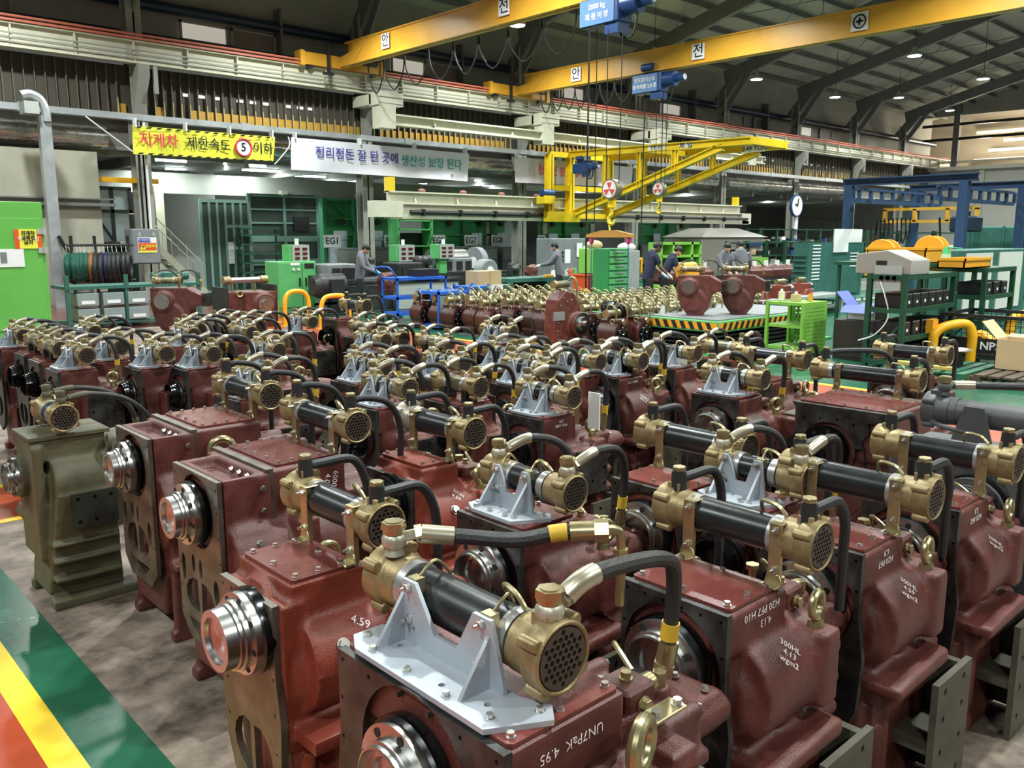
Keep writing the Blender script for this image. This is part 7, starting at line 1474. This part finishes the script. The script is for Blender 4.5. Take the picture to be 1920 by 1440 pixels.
# teal tool board with white strips
x0, x1, z0, z1 = rY(1519, 1610, 455, 552, 10.8)
t = T('tool_board', 'leaning teal rack panel with white label strips', 'rack', (x0, 10.8, 0)); L = x1 - x0; B().box(0.1, L - 0.1, 0.0, 0.06, z0, z1).build('panel', TEAL, t)
for k in range(11): B().box(0.15, 0.55, -0.012, 0, z1 - 0.08 - k * 0.085, z1 - 0.05 - k * 0.085).build('label_strip', WHITE, t)
for k in range(5): B().box(L - 0.65, L - 0.2, -0.012, 0, z1 - 0.3 - k * 0.085, z1 - 0.27 - k * 0.085).build('label_strip', WHITE, t)
for xx in (0.0, L): B().box(xx - 0.05, xx + 0.05, -0.02, 0.4, 0.2, z1).build('side_frame', TEAL, t)
for k in range(9): B().box(-0.12, 0.06, 0.05, 0.4, 0.35 + k * 0.13, 0.39 + k * 0.13).box(L - 0.06, L + 0.12, 0.05, 0.4, 0.35 + k * 0.13, 0.39 + k * 0.13).build('side_tray', TEAL, t)
B().box(-0.1, L + 0.1, -0.5, 0.4, 0.2, 0.3).build('lower_tray', TEAL, t)
for k in range(7): B().box(0.05 + k * 0.4, 0.3 + k * 0.4, -0.515, -0.5, 0.22, 0.28).build('label_strip', WHITE, t)
B().box(L * 0.42, L * 0.7, -0.03, -0.012, z1 - 0.25, z1 + 0.35).box(L * 0.42, L * 0.98, -0.012, 0.0, z1 + 0.0, z1 + 0.35).build('notice', WHITE, t)
# white panelled cabinet and teal machine far right
x0, x1, z0, z1 = rY(1800, 1915, 468, 600, 6.2); t = T('panel_cabinet', 'white panelled cabinet with teal frame at the right', 'cabinet', (x0, 6.2, 0)); L = x1 - x0
B().box(0, L, 0, 0.8, 0, z1).build('frame', TEAL, t, bev=0.01)
for a, b in ((0.08, 0.44), (0.54, 0.9)): B().box(L * a, L * b, -0.02, 0, 0.4, z1 - 0.06).build('white_panel', mat('white_panel', (0.68, 0.68, 0.62), 0.5), t)
t = T('teal_tank', 'big teal tank behind the white panelled cabinet', 'tank', (30, 6.5, 0)); B().box(0, 4, 0, 4.5, 0, 2.2).build('body', TEAL, t, bev=0.05)
for k in range(5): B().box(-0.05, 0, 0.3 + k * 0.9, 0.36 + k * 0.9, 0, 2.2).build('rib', TEAL, t)
# green frame racks mid right
def frame_rack(lab, px0, px1, pt, Y, rows_=4):
    x0 = PY(px0, 500, Y).x; x1 = PY(px1, 500, Y).x; z1 = PY((px0 + px1) / 2, pt, Y).z; L = x1 - x0; t = T('parts_rack', lab, 'rack', (x0, Y, 0)); n = max(2, int(L / 1.6))
    for k in range(n + 1): B().box(L * k / n - 0.05, L * k / n + 0.05, 0, 0.1, 0, z1).box(L * k / n - 0.05, L * k / n + 0.05, 0.8, 0.9, 0, z1).build('post', DGRN, t)
    rnd = random.Random(px0)
    for j in range(rows_):
        zz = 0.15 + (z1 - 0.2) * j / (rows_ - 1); B().box(0, L, 0, 0.9, zz - 0.05, zz).build('shelf_board', DGRN, t)
        if j < rows_ - 1:
            for k in range(n * 3):
                if rnd.random() < 0.75: B().box(L * k / (n * 3) + 0.05, L * (k + 0.8) / (n * 3), 0.05, 0.7, zz, zz + rnd.uniform(0.12, 0.3)).build('stored_part', rnd.choice([DKM, BLACK, GREYM, WHITE, GREYL, CARD, BLUEH]), t)
    return t
frame_rack('dark green parts rack behind the two grey-jacketed workers', 1395, 1470, 452, 19.0); frame_rack('dark green parts rack left of the teal label board', 1472, 1530, 450, 17.5); frame_rack('dark green parts rack beneath the far railing', 1425, 1560, 428, 26.8 - 2.0, 4)
frame_rack('dark green parts rack with white boxes before the far wall', 1625, 1710, 432, 17.8); frame_rack('dark green parts rack behind the blue gantry post', 1700, 1790, 433, 13.2)
frame_rack('low dark green rack between the white columns in the annex', 1300, 1420, 436, 26.9, 4)
t = T('mesh_basket', 'lime green perforated basket beside the worker seen from behind', 'basket', (PY(1404, 500, 15.0).x, 15.0, 0)); pl = plate2d([[(0, 0.6), (1.15, 0.6), (1.15, 1.2), (0, 1.2)]] + [circ(0.08 + i * 0.09, 0.68 + j * 0.09, 0.02, 6) for i in range(12) for j in range(6)], 0.01); mapv(pl, lambda v: (v[0], v[2], v[1])).build('mesh_front', LIME, t); B().box(0, 0.04, 0, 0.6, 0, 1.2).box(1.11, 1.15, 0, 0.6, 0, 1.2).box(0, 1.15, 0, 0.6, 0.58, 0.6).build('basket_frame', LIME, t)
# big hood machine
x0, x1, z0, z1 = rY(1315, 1430, 436, 500, 22.0); t = T('wash_machine', 'big beige-grey machine hood behind the workers', 'machine', (x0, 22.0, 0)); L = x1 - x0; B().box(0, L, 0, 2, 0.0, z1 * 0.9).build('body', mat('hood_body', (0.22, 0.21, 0.17), 0.5), t); B().frus((-0.1, L + 0.2, -0.1, 2.1), (L * 0.25, L * 0.7, 0.5, 1.5), z1 * 0.9, z1 + 0.2).build('hood', mat('hood_grey', (0.17, 0.165, 0.14), 0.45, 0.2), t)
B().box(L * 0.55, L * 0.95, -0.12, 0, z1 * 0.7, z1 * 0.8).build('name_plate', BLUEH, t)
t = T('railing', 'dark steel handrail of the raised walkway in the annex', 'railing', (PY(1485, 420, 29).x, 29, 2.0))
B().tube([(0, 0, 1.0), (7, 0, 1.0), (11, 0, 0.1)], 0.04, 6, 1).build('top_rail', BLACK, t); B().box(0, 8, 0, 0.1, -0.1, 0).build('deck_edge', BLACK, t)
for k in range(8): B().cyl((k * 1.0, 0, 0), (k * 1.0, 0, 1.0), 0.03, seg=6).build('baluster', BLACK, t)
for xx in (0.2, 4, 7.8): B().box(xx, xx + 0.1, 0, 0.1, -2.0, -0.1).build('support_post', BLACK, t)
# wall clock on a stand
q = PY(1491, 386, 25.2); t = T('wall_clock', 'round white clock fixed to the fifth column', 'clock', q); B().cyl((0, 0, 0), (0, -0.12, 0), 0.62, seg=30).build('case', BLUEH, t); B().cyl((0, -0.12, 0), (0, -0.14, 0), 0.54, seg=30).build('dial', WHITE, t); B().beam((0, -0.16, 0), (0.05, -0.16, 0.4), 0.05).build('hand', BLACK, t); B().beam((0, -0.16, 0), (-0.25, -0.16, 0.1), 0.06).build('hand', BLACK, t); B().box(0.1, 0.4, 0.0, 0.1, -2.6, -0.5).build('clock_post', WHITE, t)
# ------------------------------------------------------------------ blue gantry workstation
GB = mat('gantry_blue', (0.028, 0.062, 0.14), 0.42); t = T('gantry_frame', 'blue steel gantry frame with overhead rails', 'gantry', (23.3, 8.4, 0))
gx0, gx1, gy0, gy1, gz = 0.0, 4.4, 0.0, 3.0, 3.25
for (xx, yy) in ((0.0, gy0), (0.0, gy1), (gx1, gy0), (gx1, gy1)): B().box(xx - 0.11, xx + 0.11, yy - 0.11, yy + 0.11, 0, gz).build('post', GB, t)
for xx in (0.0, gx1): B().ibeam((xx, -0.3, gz + 0.1), (xx, gy1 + 0.2, gz + 0.1), 0.2, 0.2, 0.03).build('top_beam', GB, t)
for yy in (0.5, 2.6):
    B().beam((-0.4, yy, gz - 0.1), (gx1 + 0.8, yy, gz - 0.1), 0.09, 0.07).beam((-0.4, yy, gz - 0.42), (gx1 + 0.8, yy, gz - 0.42), 0.12, 0.1).build('rail_beam', GB, t)
    for k in range(9): B().box(-0.3 + k * 0.7, -0.2 + k * 0.7, yy - 0.04, yy + 0.04, gz - 0.4, gz - 0.1).build('rail_web', GB, t)
GYL = mat('gantry_orange', (0.72, 0.38, 0.04), 0.45)
B().beam((2.0, 0.3, gz - 0.6), (2.0, 2.9, gz - 0.6), 0.1, 0.08).beam((2.0, 0.3, gz - 0.95), (2.0, 2.9, gz - 0.95), 0.1, 0.08).build('travelling_beam', GYL, t)
for yy in (0.35, 1.1, 2.0, 2.85): B().box(1.95, 2.05, yy - 0.05, yy + 0.05, gz - 0.95, gz - 0.6).build('beam_web', GYL, t)
u = T('chain_hoist', 'black and blue chain hoist under the blue gantry', 'hoist', (25.0, 8.9, 2.0)); B().box(-0.25, 0.25, -0.35, 0.35, 0, 0.42).build('hoist_body', mat('hoist_dark', (0.015, 0.025, 0.05), 0.4), u, bev=0.05); text('KHC', 0.12, WHITE, u, (-0.26, 0, 0.32), (0, -1, 0), (0, 0, 1)); B().cyl((0, 0, -0.5), (0, 0, 0), 0.03, seg=8).build('chain', DKM, u); B().cyl((0, 0, -0.75), (0, 0, -0.5), 0.07, seg=10).build('hook', BLACK, u); B().cyl((0, 0, 0.4), (0, 0, 0.55), 0.1, seg=10).build('hanger', BLACK, u)
u = T('cable_bundle', 'tangled black cables hanging from the orange gantry beam', 'cable', (25.0, 10.9, 2.4))
for k in range(9): B().tube([(0, -0.5 + 0.12 * k, 0.0), (0.05, -0.5 + 0.12 * k, -0.4 - 0.09 * (k % 4)), (0, -0.45 + 0.13 * k, -0.6 - 0.1 * (k % 3)), (0.05, -0.35 + 0.12 * k, 0.0)], 0.018, 5).build('cable', BLACK, u)
tag(B().tube([(25, 9.6, 0), (25.1, 9.55, 1.3), (25, 9.6, 2.4)], 0.03, 6).build('air_line', BLACK), 'black air line dropping inside the blue gantry', 'hose')
t = T('machine_press', 'dark green drill press beyond the blue gantry', 'machine', (29.6, 8.6, 0)); B().box(0, 0.5, 0, 0.5, 0, 1.9).box(-0.3, 0.6, -0.1, 0.6, 0, 0.9).build('body', DGRN, t, bev=0.03); B().cyl((0.2, 0.2, 1.9), (0.2, 0.2, 2.6), 0.09, seg=10).build('spindle', DKM, t)
# ------------------------------------------------------------------ pallet area lower right
def pallet(lab, x, y, w_, d_, m, z=0.0):
    t = T('pallet', lab, 'pallet', (x, y, z))
    for k in range(7): B().box(0, w_, k * d_ / 7 + 0.01, (k + 0.78) * d_ / 7, 0.12, 0.145).build('deck_board', m, t)
    for xx in (0, w_ / 2 - 0.05, w_ - 0.1):
        for yy in (0, d_ / 2 - 0.06, d_ - 0.12): B().box(xx, xx + 0.1, yy, yy + 0.12, 0, 0.12).build('block', m, t)
    return t
PALG = mat('pallet_green', (0.02, 0.11, 0.06), 0.6); WOODD = mat('dark_wood', (0.08, 0.055, 0.035), 0.8)
pallet('green pallet carrying the steel basin', 11.6, 3.98, 1.3, 1.1, PALG); pallet('dark wooden pallet at the right edge under the carton', 11.7, 2.75, 1.2, 1.2, WOODD); pallet('black pallet under the wire mesh cage', 13.4, 3.1, 1.3, 1.95, DKM)
t = T('steel_basin', 'shallow steel basin on a black stand', 'basin', (12.3, 4.42, 0.146)); B().lathe((0, 0, 0.17), (0, 0, 1), [(0, 0.13), (0.05, 0.26), (0.055, 0.27), (0.05, 0.25), (0.01, 0.12), (0.01, 0.01)], 28).build('bowl', ZINC, t); B().cyl((0, 0, 0), (0, 0, 0.18), 0.16, seg=20).build('stand', BLACK, t)
for lab, x, y in (('worn yellow wooden block, left one on the green pallet', 11.85, 4.72), ('worn yellow wooden block in front of the basin', 11.75, 4.2)): tag(B().box(0, 0.1, 0, 0.34, 0, 0.05).build('wooden_block', mat('worn_yellow', (0.5, 0.36, 0.10), 0.7, 0, 0.3, 8), bev=0.005), lab, 'block').location = (x, y, 0.146)
t = T('wire_cage', 'black wire mesh cage with NPS lettering on the black pallet', 'cage', (13.45, 3.15, 0.146)); L, D, H = 1.2, 1.85, 0.62
for xx in (0, L):
    for yy in (0, D): B().box(xx - 0.03, xx + 0.03, yy - 0.03, yy + 0.03, 0, H).build('post', BLACK, t)
for zz in (0, H - 0.05): B().box(-0.02, 0.02, 0, D, zz, zz + 0.05).box(L - 0.02, L + 0.02, 0, D, zz, zz + 0.05).box(0, L, -0.02, 0.02, zz, zz + 0.05).box(0, L, D - 0.02, D + 0.02, zz, zz + 0.05).build('rail', BLACK, t)
mb = B()
for k in range(1, 26): mb.cyl((0, k * D / 26, 0.05), (0, k * D / 26, H), 0.004, seg=4).cyl((L, k * D / 26, 0.05), (L, k * D / 26, H), 0.004, seg=4)
for k in range(1, 9): mb.cyl((0, 0, k * H / 9), (0, D, k * H / 9), 0.004, seg=4)
mb.build('wire_mesh', BLACK, t)['kind'] = 'stuff'
B().box(-0.03, -0.02, 0.3, 1.7, 0.06, 0.28).build('name_board', BLACK, t); text('NPS', 0.16, WHITE, t, (-0.035, 1.15, 0.17), (0, -1, 0), (0, 0, 1), off=0.003)
for k, (yy, zz) in enumerate(((0.5, 0.36), (1.0, 0.34), (1.4, 0.38))):
    u = T('amber_duct_part', 'amber curved part lying in the black cage', 'part', (13.9, 3.2 + yy, 0.15), 'amber parts in the cage'); B().tube([(0, -0.2, 0.1), (0, 0, zz * 0.7), (0, 0.2, 0.12)], 0.09, 10).build('curved_part', YCR, u)
carton('open cardboard box with raised flap at the right edge', (12.4, 3.50, 0.146), 0.42, 0.40, 0.40, True)
carton('tilted open cardboard box behind, above the cage', (15.4, 2.6, 1.0), 0.6, 0.8, 0.25, True, 0.3)
t = T('grey_stand', 'dark stand under the tilted carton', 'stand', (15.2, 2.4, 0)); B().box(0, 1.1, 0, 1.3, 0.9, 1.0).build('top_board', DKM, t)
for xx in (0.02, 1.0):
    for yy in (0.02, 1.2): B().box(xx, xx + 0.07, yy, yy + 0.07, 0, 0.9).build('leg', DKM, t)
def bent(lab, pts): 
    t = T('barrier_pipe', lab, 'barrier', pts[0], 'bent yellow pipes'); B().tube([Vector(p) - Vector(pts[0]) for p in pts], 0.07, 14, 5).build('pipe_bend', SAFY, t); B().cyl((0, 0, 0), (0, 0, 0.015), 0.13, seg=16).build('base_flange', SAFY, t)
bent('thick bent yellow pipe barrier beside the black cage', [(12.95, 4.92, 0), (12.95, 4.92, 0.34), (12.97, 4.90, 0.5), (13.1, 4.80, 0.60), (13.35, 4.62, 0.62), (13.42, 4.55, 0.45), (13.42, 4.55, 0.2), (13.42, 4.55, 0.0)])
bent('thick bent yellow pipe barrier behind the black cage', [(14.9, 4.5, 0), (14.9, 4.5, 0.5), (15.0, 4.45, 0.65), (15.4, 4.25, 0.68), (15.7, 4.1, 0.62), (15.8, 4.0, 0.3), (15.8, 4.0, 0.0)])
# dark blue-black units at the left edge
t = T('gearbox', 'glossy navy and black gearbox cut by the left edge of the field', 'gearbox', (0.75, 6.55, 0)); B().box(-0.3, 0.45, -0.3, 0.3, 0.1, 0.75).box(-0.1, 0.4, -0.35, 0.2, 0.5, 0.85).cyl((-0.1, -0.45, 0.55), (-0.1, 0, 0.55), 0.2, seg=20).build('housing', mat('navy_gloss', (0.01, 0.02, 0.09), 0.18), t, voxel=0.02, smooth_it=2)
B().lathe((-0.3, 0, 0.6), (-1, 0, 0), [(0, 0.2), (0.05, 0.2), (0.05, 0.1), (0.12, 0.1)], 24).build('input_flange', STEEL, t); B().tube([(-0.1, 0.1, 0.85), (-0.05, 0.05, 1.15), (0.1, 0, 1.2), (0.3, -0.05, 1.0), (0.35, -0.05, 0.7)], 0.03, 8).build('hydraulic_hose', RUB, t)
